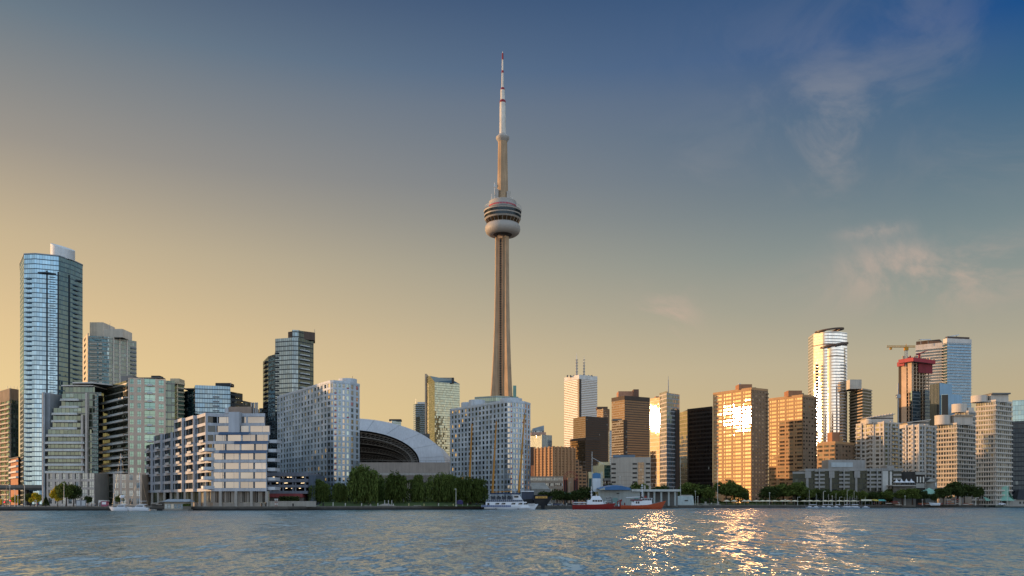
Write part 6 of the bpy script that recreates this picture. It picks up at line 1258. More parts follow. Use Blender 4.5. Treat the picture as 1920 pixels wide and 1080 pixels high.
def cruiser(px, d, label, L, face, mast=None):
    t = thing('motor_sailer', label, 'boat', (X(px, d), d, 0), R(face), 'white boats moored at the western quay'); hull(L, 2.9, 1.35, gw_, gw_).build('hull', t, weld=True, smooth=True)
    mb = MB(); mb.loft([[(-L*.32, -1.1, 1.3), (L*.18, -1.0, 1.4), (L*.18, 1.0, 1.4), (-L*.32, 1.1, 1.3)], [(-L*.28, -.9, 2.5), (L*.04, -.85, 2.55), (L*.04, .85, 2.55), (-L*.28, .9, 2.5)]], gw_); mb.build('cabin', t)
    wn = MB()
    for s_ in (-1, 1): wn.face([(-L*.25, s_*1.05, 1.75), (L*.1, s_*1.0, 1.8), (L*.05, s_*.93, 2.25), (-L*.25, s_*.96, 2.25)], blk)
    wn.face([(L*.165, -.85, 1.6), (L*.165, .85, 1.6), (L*.06, .75, 2.4), (L*.06, -.75, 2.4)], blk); wn.build('window', t)
    ra = MB()
    for i in range(8):
        for s_ in (-1, 1): x = -L*.3+i*L*.095; ra.tube((x, s_*1.25, 1.35), (x, s_*1.25, 2.0), .03, .03, steel, 4)
    for s_ in (-1, 1): ra.tube((-L*.3, s_*1.25, 2.0), (L*.37, s_*1.1, 2.05), .03, .03, steel, 4)
    ra.build('railing', t); cn = MB(); cn.prism([(-L*.4, -1.1), (-L*.1, -1.1), (-L*.1, 1.1), (-L*.4, 1.1)], 2.6, 2.8, gw_, None, True); cn.build('canopy', t)
    if mast: m_ = MB(); m_.tube((-L*.05, 0, 2.4), (-L*.05, 0, mast), .1, .06, gw_, 6); m_.tube((-L*.05, 0, 4), (-L*.4, 0, 4.1), .07, .06, gw_, 5); m_.tube((-L*.05, -.8, mast*.62), (-L*.05, .8, mast*.62), .04, .04, gw_, 4); m_.tube((-L*.05, 0, mast), (-L*.48, 0, 1.4), .02, .02, steel, 3); m_.tube((-L*.05, 0, mast), (L*.45, 0, 1.5), .02, .02, steel, 3); m_.build('mast', t)
    return t
cruiser(225, 364, 'white motor sailer with a tall mast, moored by the stepped stone apartments', 7.2, 188, 24.5)
mb = MB(); mb.lathe([(0, 5.3), (.8, 5.4), (1.1, 6.0), (.8, 6.6), (0, 6.7)], 12, gw_, (X(229, 366), 366)); mb.tube((X(229, 366), 366, 2), (X(229, 366), 366, 5.4), .08, .08, steel, 5); tag(mb.build('furled_sail_bag'), 'white rolled sail bag standing up behind the motor sailer wheelhouse', 'sail')
cruiser(260, 363, 'white motor boat with a shorter mast, moored beside the white terrace building', 8.2, 186, 17)
t = thing('dinghy', 'small grey inflatable dinghy tied by the floating hut', 'boat', (X(286, 366), 366, 0), R(170)); hull(3.2, 1.5, .55, wall('rubber_grey', '#9a9c98', .6)).build('hull', t, weld=True, smooth=True); mb = MB(); mb.box(-.7, -.3, -.6, .6, .5, .62, dconc); mb.build('thwart', t)
t = thing('floating_hut', 'floating glass-sided hut with a blue-grey hipped roof, moored before the white terrace', 'houseboat', (X(332, 368), 368, 0)); xh = lambda p: X(p, 368)-X(332, 368); zh = lambda y: Z(y, 368)
mb = MB(); mb.box(xh(309), xh(357), -2.5, 3, -.4, .5, dconc); mb.build('float', t); mb = MB(); mb.box(xh(311), xh(354), -1.6, 2.6, .5, zh(941), wall('hut_cream', '#8f8a7e')); mb.build('cabin', t)
wm = MB(); wm.face([(0, 0, 0), (1.05, 0, 0), (1.05, 0, 1.9), (0, 0, 1.9)], glass_d); wm.box(0, 1.05, -.04, .02, 1.0, 1.06, white); me = wm.mesh('window')
for i in range(7): child('window', me, t, (xh(312)+i*1.36, -1.63, .9))
mb = MB(); x0, x1, z0, z1 = xh(308), xh(359.5), zh(940.6), zh(936); mb.face([(x0, -3, z0), (x1, -3, z0), (x1-.6, 0, z1), (x0+1.6, 0, z1)], wall('hut_roof', '#77848f', .4)); mb.face([(x0, 4, z0), (x0, -3, z0), (x0+1.6, 0, z1)], wall('hut_roof', '')); mb.face([(x1, 4, z0), (x0, 4, z0), (x0+1.6, 0, z1), (x1-.6, 0, z1)], wall('hut_roof', '')); mb.face([(x1, -3, z0), (x1, 4, z0), (x1-.6, 0, z1)], wall('hut_roof', '')); mb.face([(x0, -3, z0-.05), (x0, 4, z0-.05), (x1, 4, z0-.05), (x1, -3, z0-.05)], wall('hut_roof', '')); mb.build('roof', t)
mb = MB(); rr_ = random.Random(3)
for i in range(350): leafq(mb, Vector((rr_.uniform(xh(347), xh(361)), rr_.uniform(-2.4, -1.8), rr_.uniform(1.9, 2.9))), .3, .25, Vector((rr_.gauss(0, 1), rr_.gauss(0, 1), rr_.gauss(0, 1))), LG, rr_)
mb.box(xh(347), xh(360), -2.5, -1.9, .5, 1.9, wall('planter', '#5b564d')); mb.build('planter', t)
for i, (p, w_) in enumerate(((292, 3.0), (300, 2.4), (305, 1.6))):
    t = thing('dock_shed', ('dark covered boat lift', 'low concrete dock block with black openings', 'narrow dark dock post box')[i]+' between the motor boat and the floating hut', 'dock shed', (X(p, 374), 374, 0)); mb = MB(); mb.box(-w_/2, w_/2, -1, 1, -.5, (3.0, 2.4, 3.8)[i], wall('dock_dark', '#4e4a44')); mb.box(-w_/2-.15, w_/2+.15, -1.15, 1.1, (3.0, 2.4, 3.8)[i], (3.3, 2.7, 4.0)[i], concrete); mb.build('body', t); mb = MB(); mb.box(-w_*.3, w_*.3, -1.05, -1.01, 0, (2.2, 1.8, 3)[i], black); mb.build('opening', t)
# tour boat
d = 414; t = thing('tour_boat', 'white two-deck tour boat with blue canopies and rails, moored beside the tall ship', 'tour boat', (X(955, d), d, 0)); xb_ = lambda p: X(p, d)-X(955, d); zb2 = lambda y: Z(y, d); L = xb_(1003)-xb_(908)
hm = hull(L, 6, 1.9, gw_, gw_, 1.2, .5, None, .5, .85); hm.build('hull', t, weld=True, smooth=True, loc=((xb_(1003)+xb_(908))/2, 0, 0)); mb = MB(); mb.box(xb_(903), xb_(932), -2.9, 2.9, -.3, .25, dkh); mb.build('stern_float', t)
blu = wall('rail_blue', '#2f4a78', .5)
def railing(x0, x1, y, z0, h, m, name='railing', n=16):
    mb = MB()
    for i in range(n+1): x = x0+(x1-x0)*i/n; mb.box(x-.03, x+.03, y-.03, y+.03, z0, z0+h, gw_)
    for k in (.33, .66, 1): mb.box(x0, x1, y-.025, y+.025, z0+h*k-.04, z0+h*k, gw_)
    mb.box(x0, x1, y+.03, y+.05, z0+.1, z0+h*.85, m); mb.build(name, t)
railing(xb_(903), xb_(958), -3.1, zb2(951), 1.15, blu)
mb = MB(); z0, z1 = zb2(952), zb2(941); mb.loft([[(xb_(911), -2.8, z0), (xb_(993), -2.6, z0), (xb_(993), 2.6, z0), (xb_(911), 2.8, z0)], [(xb_(911), -2.7, z1), (xb_(987), -2.4, z1), (xb_(987), 2.4, z1), (xb_(911), 2.7, z1)]], gw_); mb.build('cabin', t)
wm = MB(); wm.face([(-.9, 0, 0), (.9, 0, 0), (1.25, 0, .75), (-.55, 0, .75)], blk); wm.box(-.12, -.04, -.03, .02, 0, .75, gw_); me = wm.mesh('window')
for p in (932, 943.5, 962, 975, 985): child('window', me, t, (xb_(p), -2.83, zb2(945.8)), 0)
mb = MB(); mb.box(xb_(914), xb_(918), -2.85, -2.75, zb2(948), zb2(943), blk); mb.build('door', t)
railing(xb_(912), xb_(980), -2.72, z1+.05, 1.1, navy, 'railing', 18)
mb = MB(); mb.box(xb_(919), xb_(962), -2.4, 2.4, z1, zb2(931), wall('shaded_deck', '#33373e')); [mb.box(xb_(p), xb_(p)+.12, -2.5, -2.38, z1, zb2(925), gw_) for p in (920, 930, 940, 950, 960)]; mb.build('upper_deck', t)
mb = MB(); mb.prism([(xb_(919), -2.9), (xb_(974), -2.9), (xb_(974), 2.9), (xb_(919), 2.9)], zb2(926.5), zb2(924.6), navy, None, True); mb.build('canopy', t)
mb = MB(); mb.loft([[(xb_(962), -1.8, z1), (xb_(982), -1.6, z1), (xb_(982), 1.6, z1), (xb_(962), 1.8, z1)], [(xb_(962), -1.6, zb2(928)), (xb_(974), -1.4, zb2(928)), (xb_(974), 1.4, zb2(928)), (xb_(962), 1.6, zb2(928))]], gw_); mb.box(xb_(964), xb_(972), -1.85, -1.68, zb2(933), zb2(930), blk); mb.build('bridge', t)
mb = MB(); mb.tube((xb_(965), 0, zb2(928)), (xb_(964), 0, zb2(915)), .1, .06, gw_, 5); mb.tube((xb_(962), 0, zb2(920)), (xb_(969), 0, zb2(920)), .07, .07, gw_, 5); mb.tube((xb_(970), .4, zb2(928)), (xb_(971), .4, zb2(919)), .05, .05, gw_, 5); mb.build('mast', t)
fm = MB(); fm.tube((0, -.3, 0), (0, .05, 0), .42, .42, black, 12); fm.tube((0, -.32, 0), (0, -.29, 0), .2, .2, gw_, 8); me = fm.mesh('fender')
for p in (930, 972): child('fender', me, t, (xb_(p), -3.05, .35))
railing(xb_(986), xb_(1003), -1.9, 2.0, 1.0, steel, 'railing', 6)
# tall ship
d = 434; t = thing('tall_ship', 'black-hulled tall ship with gold stern band and three raked varnished masts', 'sailing ship', (X(955, d), d, 0)); xs_ = lambda p: X(p, d)-X(955, d); zs_ = lambda y: Z(y, d)
hm = hull(xs_(1022)-xs_(868), 8, 4.3, dkh, wall('ship_deck', '#6d5a44'), 1.2, .5, None, .6, .9); hm.build('hull', t, weld=True, smooth=True, loc=((xs_(1022)+xs_(868))/2, 0, 0), label=None)
mb = MB(); mb.loft([[(xs_(1001), -3.7, zs_(936)), (xs_(1024), -3.3, zs_(934)), (xs_(1024), 3.3, zs_(934)), (xs_(1001), 3.7, zs_(936))], [(xs_(1001), -3.9, zs_(928)), (xs_(1026), -3.5, zs_(928)), (xs_(1026), 3.5, zs_(928)), (xs_(1001), 3.9, zs_(928))]], dkh); mb.loft([[(xs_(1001), -3.4, -.2), (xs_(1020), -2.6, -.2), (xs_(1020), 2.6, -.2), (xs_(1001), 3.4, -.2)], [(xs_(1001), -3.7, zs_(936)), (xs_(1024), -3.3, zs_(934)), (xs_(1024), 3.3, zs_(934)), (xs_(1001), 3.7, zs_(936))]], dkh); mb.build('stern', t)
mb = MB(); mb.box(xs_(1003.5), xs_(1025.6), -3.99, -3.62, zs_(934.5), zs_(930.6), wall('gold_band', '#b98d45', .4)); [mb.box(xs_(1009+i*2.6), xs_(1009+i*2.6)+.3, -4.02, -3.995, zs_(934), zs_(931.4), wall('dark_gold', '#6b4a1d')) for i in range(6)]; mb.build('stern_band', t, label='gold ornamented stern band')
mb = MB(); mb.box(xs_(978), xs_(1001), -2.6, 2.6, zs_(938), zs_(922), wall('awning_slate', '#3a3f4b')); mb.box(xs_(976), xs_(1001), -2.9, 2.9, zs_(922), zs_(920.5), gw_); mb.build('deckhouse', t)
def mast(xt, yt, xb1, yb1, nm='mast'):
    mb = MB(); a, b_ = Vector((xs_(xb1), 0, zs_(yb1))), Vector((xs_(xt), 0, zs_(yt))); mb.tube(a, b_, .62, .33, wd_, 10)
    c = a.lerp(b_, .63); mb.tube(c+Vector((-2.0, 0, -.2)), c+Vector((2.1, 0, -.1)), .1, .1, black, 5); mb.tube(c+Vector((0, -2, 0)), c+Vector((0, 2, 0)), .1, .1, black, 5); mb.tube(b_, b_+(b_-a).normalized()*1.5, .2, .1, black, 6); mb.build('mast', t)
    rg = MB()
    for dx in (-6, 6.5):
        for dy in (-3, 3): rg.tube(a+Vector((dx*.5, dy, 0)), c, .03, .03, black, 3); rg.tube(a+Vector((dx, dy*.4, 0)), b_, .025, .025, black, 3)
    rg.build('rigging', t)
mast(885, 795, 879.5, 925); mast(930.7, 790, 923.2, 926); mast(983.5, 778, 972.8, 924)
mb = MB(); mb.tube((xs_(924), 0, zs_(923)), (xs_(960), 0, zs_(921)), .22, .18, wd_, 7); mb.build('boom', t)
# fireboat
d = 428; t = thing('fireboat', 'long low red fireboat with a white wheelhouse, bow pointing to the orange tug', 'fireboat', (X(1110, d), d, 0)); xf = lambda p: X(p, d)-X(1110, d); zf_ = lambda y: Z(y, d)
hull(xf(1148)-xf(1073), 5.4, 2.4, fr_, wall('deck_grey', '#6d6a66'), 1.2, .5, None, .35, .8).build('hull', t, weld=True, smooth=True, loc=((xf(1148)+xf(1073))/2, 0, 0)); mb = MB(); mb.box(xf(1074), xf(1097), -2.75, 2.75, 2.35, 2.42, gw_)
for i in range(12): x = xf(1075)+i*.55; mb.box(x, x+.06, -2.7, -2.64, 2.4, zf_(941.5), gw_)
mb.box(xf(1074.5), xf(1099), -2.72, -2.6, zf_(942.6), zf_(941.4), gw_); mb.build('aft_rail', t)
mb = MB(); mb.loft([[(xf(1100), -2, 2.4), (xf(1132), -1.9, 2.5), (xf(1132), 1.9, 2.5), (xf(1100), 2, 2.4)], [(xf(1101), -1.9, zf_(937.5)), (xf(1129), -1.8, zf_(937.5)), (xf(1129), 1.8, zf_(937.5)), (xf(1101), 1.9, zf_(937.5))]], gw_); mb.loft([[(xf(1107), -1.8, zf_(937.4)), (xf(1129), -1.7, zf_(937.4)), (xf(1129), 1.7, zf_(937.4)), (xf(1107), 1.8, zf_(937.4))], [(xf(1111), -1.1, zf_(930)), (xf(1124), -1.1, zf_(930)), (xf(1124), 1.1, zf_(930)), (xf(1111), 1.1, zf_(930))]], gw_); mb.build('wheelhouse', t)
wm = MB(); wm.box(0, 1.0, -.05, 0, 0, .85, blk); me = wm.mesh('window')
for p in (1110.5, 1115.2, 1120, 1124.6): child('window', me, t, (xf(p), -1.93, zf_(940.6)))
mb = MB(); mb.tube((xf(1109), 0, zf_(937)), (xf(1108.5), 0, zf_(912)), .22, .1, gw_, 6); mb.tube((xf(1106), 0, zf_(922)), (xf(1112), 0, zf_(922)), .1, .1, gw_, 5); mb.tube((xf(1107), 0, zf_(928)), (xf(1112), 0, zf_(926)), .1, .1, gw_, 5); mb.tube((xf(1118), 0, zf_(930)), (xf(1118), 0, zf_(927)), .2, .15, gw_, 6); mb.build('mast', t)
mb = MB(); mb.tube((xf(1074.5), 0, 2.3), (xf(1073), 0, zf_(938)), .06, .05, gw_, 5); mb.face([(xf(1073), 0, zf_(938)), (xf(1074.5), 0, zf_(942.5)), (xf(1076.4), .3, zf_(944)), (xf(1075), .3, zf_(939.5))], wall('flag_red', '#9b2230')); mb.build('flag', t); mb = MB(); mb.tube((xf(1091), -1, 2.4), (xf(1091), -1, 3.9), .6, .6, wall('maroon_drum', '#5a2530'), 10); mb.tube((xf(1134), 0, 2.7), (xf(1134), 0, 3.8), .3, .25, gw_, 6); mb.tube((xf(1133), 0, 3.7), (xf(1138), 0, 4.2), .14, .14, gw_, 6); mb.build('water_cannon', t)
# tug
d = 431; t = thing('tug', 'orange-red work tug with white wheelhouse and a folded red crane', 'tug', (X(1205, d), d, 0)); xt_ = lambda p: X(p, d)-X(1205, d); zt2 = lambda y: Z(y, d)
hull(xt_(1241)-xt_(1163), 6, 2.0, og, wall('deck_grey', ''), 1.0, .5, None, 1.3, .8).build('hull', t, weld=True, smooth=True, loc=((xt_(1241)+xt_(1163))/2, 0, 0))
mb = MB(); mb.loft([[(xt_(1188), -2.2, 2), (xt_(1222), -2, 2.3), (xt_(1222), 2, 2.3), (xt_(1188), 2.2, 2)], [(xt_(1188), -2.1, zt2(939)), (xt_(1221), -1.9, zt2(939)), (xt_(1221), 1.9, zt2(939)), (xt_(1188), 2.1, zt2(939))]], gw_); mb.box(xt_(1183), xt_(1203), -2.3, 2.3, zt2(939), zt2(936.5), wall('maroon_drum', '')); mb.build('deckhouse', t)
mb = MB(); mb.loft([[(xt_(1202), -1.8, zt2(939)), (xt_(1221), -1.8, zt2(939)), (xt_(1221), 1.8, zt2(939)), (xt_(1202), 1.8, zt2(939))], [(xt_(1201.5), -1.9, zt2(934)), (xt_(1222), -1.9, zt2(934)), (xt_(1222), 1.9, zt2(934)), (xt_(1201.5), 1.9, zt2(934))]], gw_); mb.box(xt_(1200), xt_(1206), -1, 1, zt2(934), zt2(931.5), blk); mb.box(xt_(1208), xt_(1212), -.7, .7, zt2(934), zt2(930), fr_); mb.build('wheelhouse', t)
wm = MB(); wm.box(0, .75, -.05, 0, 0, 1.0, blk); me = wm.mesh('window')
for p in (1203.5, 1207, 1210.5, 1214, 1217.5): child('window', me, t, (xt_(p), -1.86, zt2(938.2)))
for p in (1191, 1195): child('window', me, t, (xt_(p), -2.23, zt2(944)))
mb = MB(); mb.tube((xt_(1204), 0, zt2(934)), (xt_(1203.8), 0, zt2(911)), .25, .12, gw_, 6); mb.tube((xt_(1201), 0, zt2(915)), (xt_(1206), 0, zt2(913.5)), .12, .12, gw_, 5); mb.tube((xt_(1201), 0, zt2(922)), (xt_(1206), 0, zt2(922)), .1, .1, gw_, 5); mb.lathe([(0, zt2(911)), (.5, zt2(910.5)), (.5, zt2(909)), (0, zt2(908.5))], 8, gw_, (xt_(1204), 0)); mb.build('mast', t)
mb = MB(); mb.tube((xt_(1163), 0, 1.9), (xt_(1163), 0, 3.6), .5, .4, fr_, 8); mb.tube((xt_(1163), 0, 3.5), (xt_(1166), 0, zt2(937)), .35, .3, fr_, 6); mb.tube((xt_(1166), 0, zt2(937)), (xt_(1157), -.3, zt2(941)), .3, .25, fr_, 6); mb.tube((xt_(1157), -.3, zt2(941)), (xt_(1158), -.3, 2.6), .2, .2, fr_, 6); mb.build('crane', t, label='folded red deck crane'); mb = MB(); mb.lathe([(.9, 2.0), (.9, 3.3), (.5, 3.8), (0, 3.9)], 12, gw_, (xt_(1186), -1.2)); mb.build('tank', t); mb = MB(); mb.tube((xt_(1174), 0, zt2(933)), (xt_(1200), 0, zt2(932)), .15, .2, gw_, 6); mb.build('boom', t)
t = thing('red_barge', 'low dark red barge between the fireboat and the orange tug', 'barge', (X(1154, 436), 436, 0)); mb = MB(); mb.prism([(-6, -2), (6, -2), (6.5, 0), (6, 2), (-6, 2)], -.4, 1.5, fr_, wall('deck_grey', ''), True); mb.build('hull', t); mb = MB(); rr_ = random.Random(8)
for i in range(14): x, y = rr_.uniform(-5, 5), rr_.uniform(-1.4, 1.2); mb.box(x, x+rr_.uniform(.4, 1), y, y+.6, 1.5, 1.5+rr_.uniform(.5, 1.9), (fr_, dconc, gw_)[i % 3])
mb.build('deck_gear', t)
# sailing dinghies with bare masts in the eastern basin
hc_ = wall('dinghy_hull', '#8f98a3', .4)
def dink(label, px, d, ytop, L=4.2, group='small sailboats with bare masts in the eastern basin'):
    t = thing('sailboat', label, 'sailboat', (X(px, d), d, 0), R(random.choice((170, 184, 10))), group); hull(L, 2.0, .7, hc_, hc_).build('hull', t, weld=True, smooth=True); mb = MB(); mb.loft([[(-1, -.6, .65), (1.3, -.5, .65), (1.3, .5, .65), (-1, .6, .65)], [(-.9, -.5, 1.1), (.8, -.4, 1.05), (.8, .4, 1.05), (-.9, .5, 1.1)]], gw_); mb.build('cabin', t); h = Z(ytop, d); mb = MB(); mb.tube((.3, 0, .8), (.1, 0, h), .11, .07, wall('mast_alloy', '#a9a79c', .4), 6); mb.tube((.3, 0, 2.0), (-2.4, 0, 2.1), .13, .13, navy if int(px) % 2 else gw_, 6); mb.tube((.3, 0, h*.98), (2.8, 0, 1), .02, .02, steel, 3); mb.build('mast', t)
for i, (px, y) in enumerate(((1518, 918), (1530, 926), (1544, 923), (1554, 926), (1568, 924), (1584, 932), (1589, 919), (1594, 931), (1599, 932), (1602, 920), (1606, 929), (1623, 932))):
    dink('%s bare-masted sailboat east of the first umbrella-free gap, counted along the basin' % ('first', 'second', 'third', 'fourth', 'fifth', 'sixth', 'seventh', 'eighth', 'ninth', 'tenth', 'eleventh', 'last')[i] if 0 else '%s small white sailboat with a bare mast, counting along the basin from the brick slab' % ('first', 'second', 'third', 'fourth', 'fifth', 'sixth', 'seventh', 'eighth', 'ninth', 'tenth', 'eleventh', 'twelfth')[i], px, 502+i % 3*2, y)
t = thing('kayak_rack', 'rack of red and orange kayaks on the eastern quay', 'boat rack', (X(1784, 540), 540, GZ)); mb = MB()
for x in (-8, -3, 2, 7): mb.box(x, x+.15, -.5, .5, 0, 4.2, steel)
for z in (.6, 1.9, 3.2): mb.box(-8.2, 7.6, -.6, .6, z, z+.1, steel)
mb.build('frame', t)
kcol = [wall('kayak_red', '#8e3028', .4), wall('kayak_orange', '#b06a3a', .4), wall('kayak_pale', '#b5a99a', .4), wall('kayak_rust', '#7d4a34', .4)]
kn = 0
def kay(px, d, z, m, label, L=4.6):
    t = thing('kayak', label, 'kayak', (X(px, d), d, z), R(random.uniform(-6, 6)), 'kayaks stacked along the eastern quay'); mb = MB(); secs = []
    for i in range(11):
        u = i/10; r = .36*math.sin(math.pi*min(.97, max(.03, u)))**.6; secs.append([(-L/2+L*u, r*math.cos(a), .3+r*.75*math.sin(a)+.25*(2*u-1)**4) for a in [k*math.pi/4 for k in range(8)]])
    mb.loft(secs, m); mb.build('hull', t, smooth=True, weld=True); c = MB(); c.lathe([(.26, .52), (.26, .6), (.2, .6)], 10, black); c.build('cockpit', t)
cn_ = ('red', 'orange', 'pale', 'rust brown')
for r_, z in enumerate((.7, 2.0, 3.3)):
    for i, px in enumerate((1778.5, 1787, 1793)): kay(px, 540+.2*i, GZ+z, kcol[(i+r_) % 4], '%s kayak on the %s shelf of the kayak rack, %s along it' % (cn_[(i+r_) % 4], ('bottom', 'middle', 'top')[r_], ('first', 'second', 'third')[i]))
for i, px in enumerate((1728, 1734, 1740, 1747, 1754, 1762, 1811, 1818)):
    for z in (.1, .75): kay(px, 538+i % 2, GZ+z, kcol[(i*3+int(z*2)) % 4], '%s kayak %s, %s from the slim tree along the eastern quay' % (cn_[(i*3+int(z*2)) % 4], 'on the ground' if z < .5 else 'stacked on another', ('first', 'second', 'third', 'fourth', 'fifth', 'sixth', 'seventh', 'eighth')[i]))
t = thing('motorboat', 'white covered motorboat hauled out below the small trees on the eastern quay', 'boat', (X(1753, 530), 530, GZ+.3), R(175)); hull(6, 2.2, 1.1, gw_, navy).build('hull', t, weld=True, smooth=True); mb = MB(); mb.box(-2, -1.6, -.8, .8, -.3, .1, steel); mb.box(1.2, 1.6, -.6, .6, -.3, .1, steel); mb.build('cradle', t)
t = thing('parked_car', 'white car parked before the green roofed hall', 'car', (X(1878, 540), 540, GZ), R(3)); mb = MB(); mb.loft([[(-2.2, -.85, z), (2.2, -.85, z), (2.2, .85, z), (-2.2, .85, z)] for z in (.35, .9)]+[[(-1.7, -.75, 1.0), (1.3, -.75, 1.0), (1.3, .75, 1.0), (-1.7, .75, 1.0)], [(-1.3, -.65, 1.5), (.6, -.65, 1.5), (.6, .65, 1.5), (-1.3, .65, 1.5)]], gw_); mb.build('body', t); mb = MB(); mb.box(-1.45, .85, -.77, .77, 1.08, 1.4, blk); mb.build('window', t); wm = MB(); wm.tube((0, -.9, .33), (0, -.66, .33), .33, .33, black, 12); me = wm.mesh('wheel')
for x, y in ((-1.4, 0), (1.4, 0), (-1.4, 1.56), (1.4, 1.56)): child('wheel', me, t, (x, y, 0))
# umbrellas
umb_c = wall('cream_canvas', '#c9bfa4', .7, .05)
def umbrella(px, d, w_, label, square):
    t = thing('umbrella', label, 'umbrella', (X(px, d), d, GZ), 0, 'cream umbrellas along the eastern promenade'); r = w_/2; n = 4 if square else 8; off_ = math.pi/4 if square else 0; k = 1.414 if square else 1; P = [(r*k*math.cos(off_+2*math.pi*i/n), r*.8*k*math.sin(off_+2*math.pi*i/n), 2.55) for i in range(n)]; mb = MB(); ap = (0, 0, 3.35 if not square else 3.2)
    for i in range(n):
        a_, b__ = P[i], P[(i+1) % n]; mb.face([a_, b__, ap], umb_c); mb.face([(a_[0], a_[1], a_[2]-.22), (b__[0], b__[1], b__[2]-.22), b__, a_], umb_c)
    mb.build('canopy', t); pm = MB(); pm.tube((0, 0, 0), (0, 0, 3.2), .06, .06, steel, 6); pm.build('pole', t); bm_ = MB(); bm_.lathe([(.45, 0), (.45, .12), (.1, .2)], 10, dconc); bm_.build('base', t)
ordn = ('first', 'second', 'third', 'fourth', 'fifth', 'sixth', 'seventh', 'eighth', 'ninth', 'tenth', 'eleventh', 'twelfth', 'thirteenth', 'fourteenth', 'fifteenth', 'sixteenth', 'seventeenth', 'eighteenth', 'nineteenth')
for i, px in enumerate((1362.5, 1376.5, 1396, 1404, 1418, 1430, 1440, 1453, 1467, 1477, 1490, 1508, 1519, 1532, 1547, 1558, 1574, 1587, 1601)): umbrella(px, 524+.02*i+(i % 2)*1.5, 4.0 if i < 4 else 4.6, '%s cream %s umbrella along the promenade, counting away from the tall floodlight mast' % (ordn[i], 'round' if i < 4 else 'square'), i >= 4)
for i, (p, c) in enumerate(((1625, '#bdb79f'), (1639, '#b3a24a'), (1652, '#4f8f8a'))):
    t = thing('market_tent', ('long pale', 'yellow', 'turquoise')[i]+' market tent at the end of the umbrella row', 'tent', (X(p, 530), 530, GZ)); mb = MB(); w_ = (4.2, 2.2, 2.2)[i]; mb.prism([(-w_, -2), (w_, -2), (w_, 2), (-w_, 2)], 2.6, 2.8, wall('tent_'+'abc'[i], c, .7), None, True); mb.face([(-w_, -2, 2.8), (w_, -2, 2.8), (w_*.8, 0, 3.6), (-w_*.8, 0, 3.6)], wall('tent_'+'abc'[i], '')); mb.face([(w_, 2, 2.8), (-w_, 2, 2.8), (-w_*.8, 0, 3.6), (w_*.8, 0, 3.6)], wall('tent_'+'abc'[i], '')); mb.build('canopy', t); pm = MB(); pm.tube((0, 0, 0), (0, 0, 2.6), .06, .06, steel, 5); me = pm.mesh('pole')
    for x, y in ((-w_*.95, -1.9), (w_*.95, -1.9), (-w_*.95, 1.9), (w_*.95, 1.9)): child('pole', me, t, (x, y, 0))
t = thing('boat_trailer_stack', 'stack of red and orange paddle boats behind the promenade sign post', 'boat stack', (X(1664, 536), 536, GZ)); mb = MB(); rr_ = random.Random(4)
for i in range(12): x = rr_.uniform(-8, 8); z = (i % 3)*.9; mb.prism([(x-2, -1), (x+1.6, -1), (x+2.3, -.2), (x+1.6, .6), (x-2, .6)], z, z+.5, kcol[i % 4], None, True)
mb.build('boats', t)
# ------------------------------------------------------------------ lamps, posts, bollards, benches
def lamp(px, d, ytop, label, arm=0.0, z=GZ, kind='lamp_post', group='lamp posts along the waterfront', m=None):
    t = thing(kind, label, 'lamp post', (X(px, d), d, z), 0, group); h = Z(ytop, d)-z; mm = m or wall('post_grey', '#b5b2a8', .5); mb = MB(); mb.tube((0, 0, 0), (0, 0, h), .16, .09, mm, 7); mb.tube((0, 0, 0), (0, 0, .6), .28, .24, mm, 7); mb.build('pole', t); hd = MB()
    if arm: hd.tube((0, 0, h-.2), (arm, 0, h), .09, .07, mm, 5); hd.box(arm-.1, arm+.7, -.25, .25, h-.1, h+.15, mm)
    else: hd.lathe([(.1, h), (.42, h+.15), (.42, h+.4), (.1, h+.6), (0, h+.6)], 10, mm)
    hd.build('lamp_head', t)
for px, d, y, arm, lab in ((855, 405, 917, -.6, 'white lamp post on the quay between willows and tour boat'), (1304, 508, 921, -.5, 'lamp post on the pier beside the stage wall, the taller of two'), (1308.5, 506, 931, -.4, 'shorter lamp post on the pier beside the stage wall'), (1443, 528, 925, 0, 'lamp post before the shaded corner of the gold slab'), (1472.5, 526, 938, 0, 'short lamp post between square umbrellas under the brick slab'), (1495.5, 516, 932, .9, 'first hook-topped lamp post along the promenade'), (1560.5, 516, 930, -.4, 'slim lamp post beside the fourth sailboat'), (1574, 516, 932, .9, 'second hook-topped lamp post along the promenade'), (1588.5, 524, 919, .5, 'tall twin-masted lamp post amid the sailboats'), (1686, 522, 942, -.8, 'low hook lamp at the quay edge before the pavilion'), (1697, 526, 931, 0, 'lamp post under the pavilion trees'), (1729.5, 524, 938, 0, 'lamp post before the slim tree'), (1800, 526, 932, -.5, 'lamp post behind the kayak rack'), (1829, 520, 933, 1.2, 'bold curved lamp post at the foot of the tallest drum condo'), (1868, 526, 938, 0, 'lamp post in front of the green roofed hall'), (1889, 530, 914, 0, 'tall thin pole beside the green roofed hall'), (1544, 526, 921, .6, 'sign-topped lamp post beside the third sailboat')): lamp(px, d, y, lab, arm)
lamp(1345.5, 512, 851, 'very tall thin floodlight mast standing on the pier before the gold slab', .8, kind='floodlight_mast', group=None)
lamp(1276, 515, 857, 'tall floodlight mast in front of the dark bronze slab', .8, kind='floodlight_mast', group=None)
lamp(1231, 520, 880, 'slim mast rising above the flat terminal canopy', 0, Z(917, 500), kind='flagpole', group=None); lamp(1162.5, 520, 895, 'thin mast behind the curved blue roof', 0, kind='flagpole', group=None); lamp(1067, 600, 904, 'curved-arm lamp post before the red arch gate', .9)
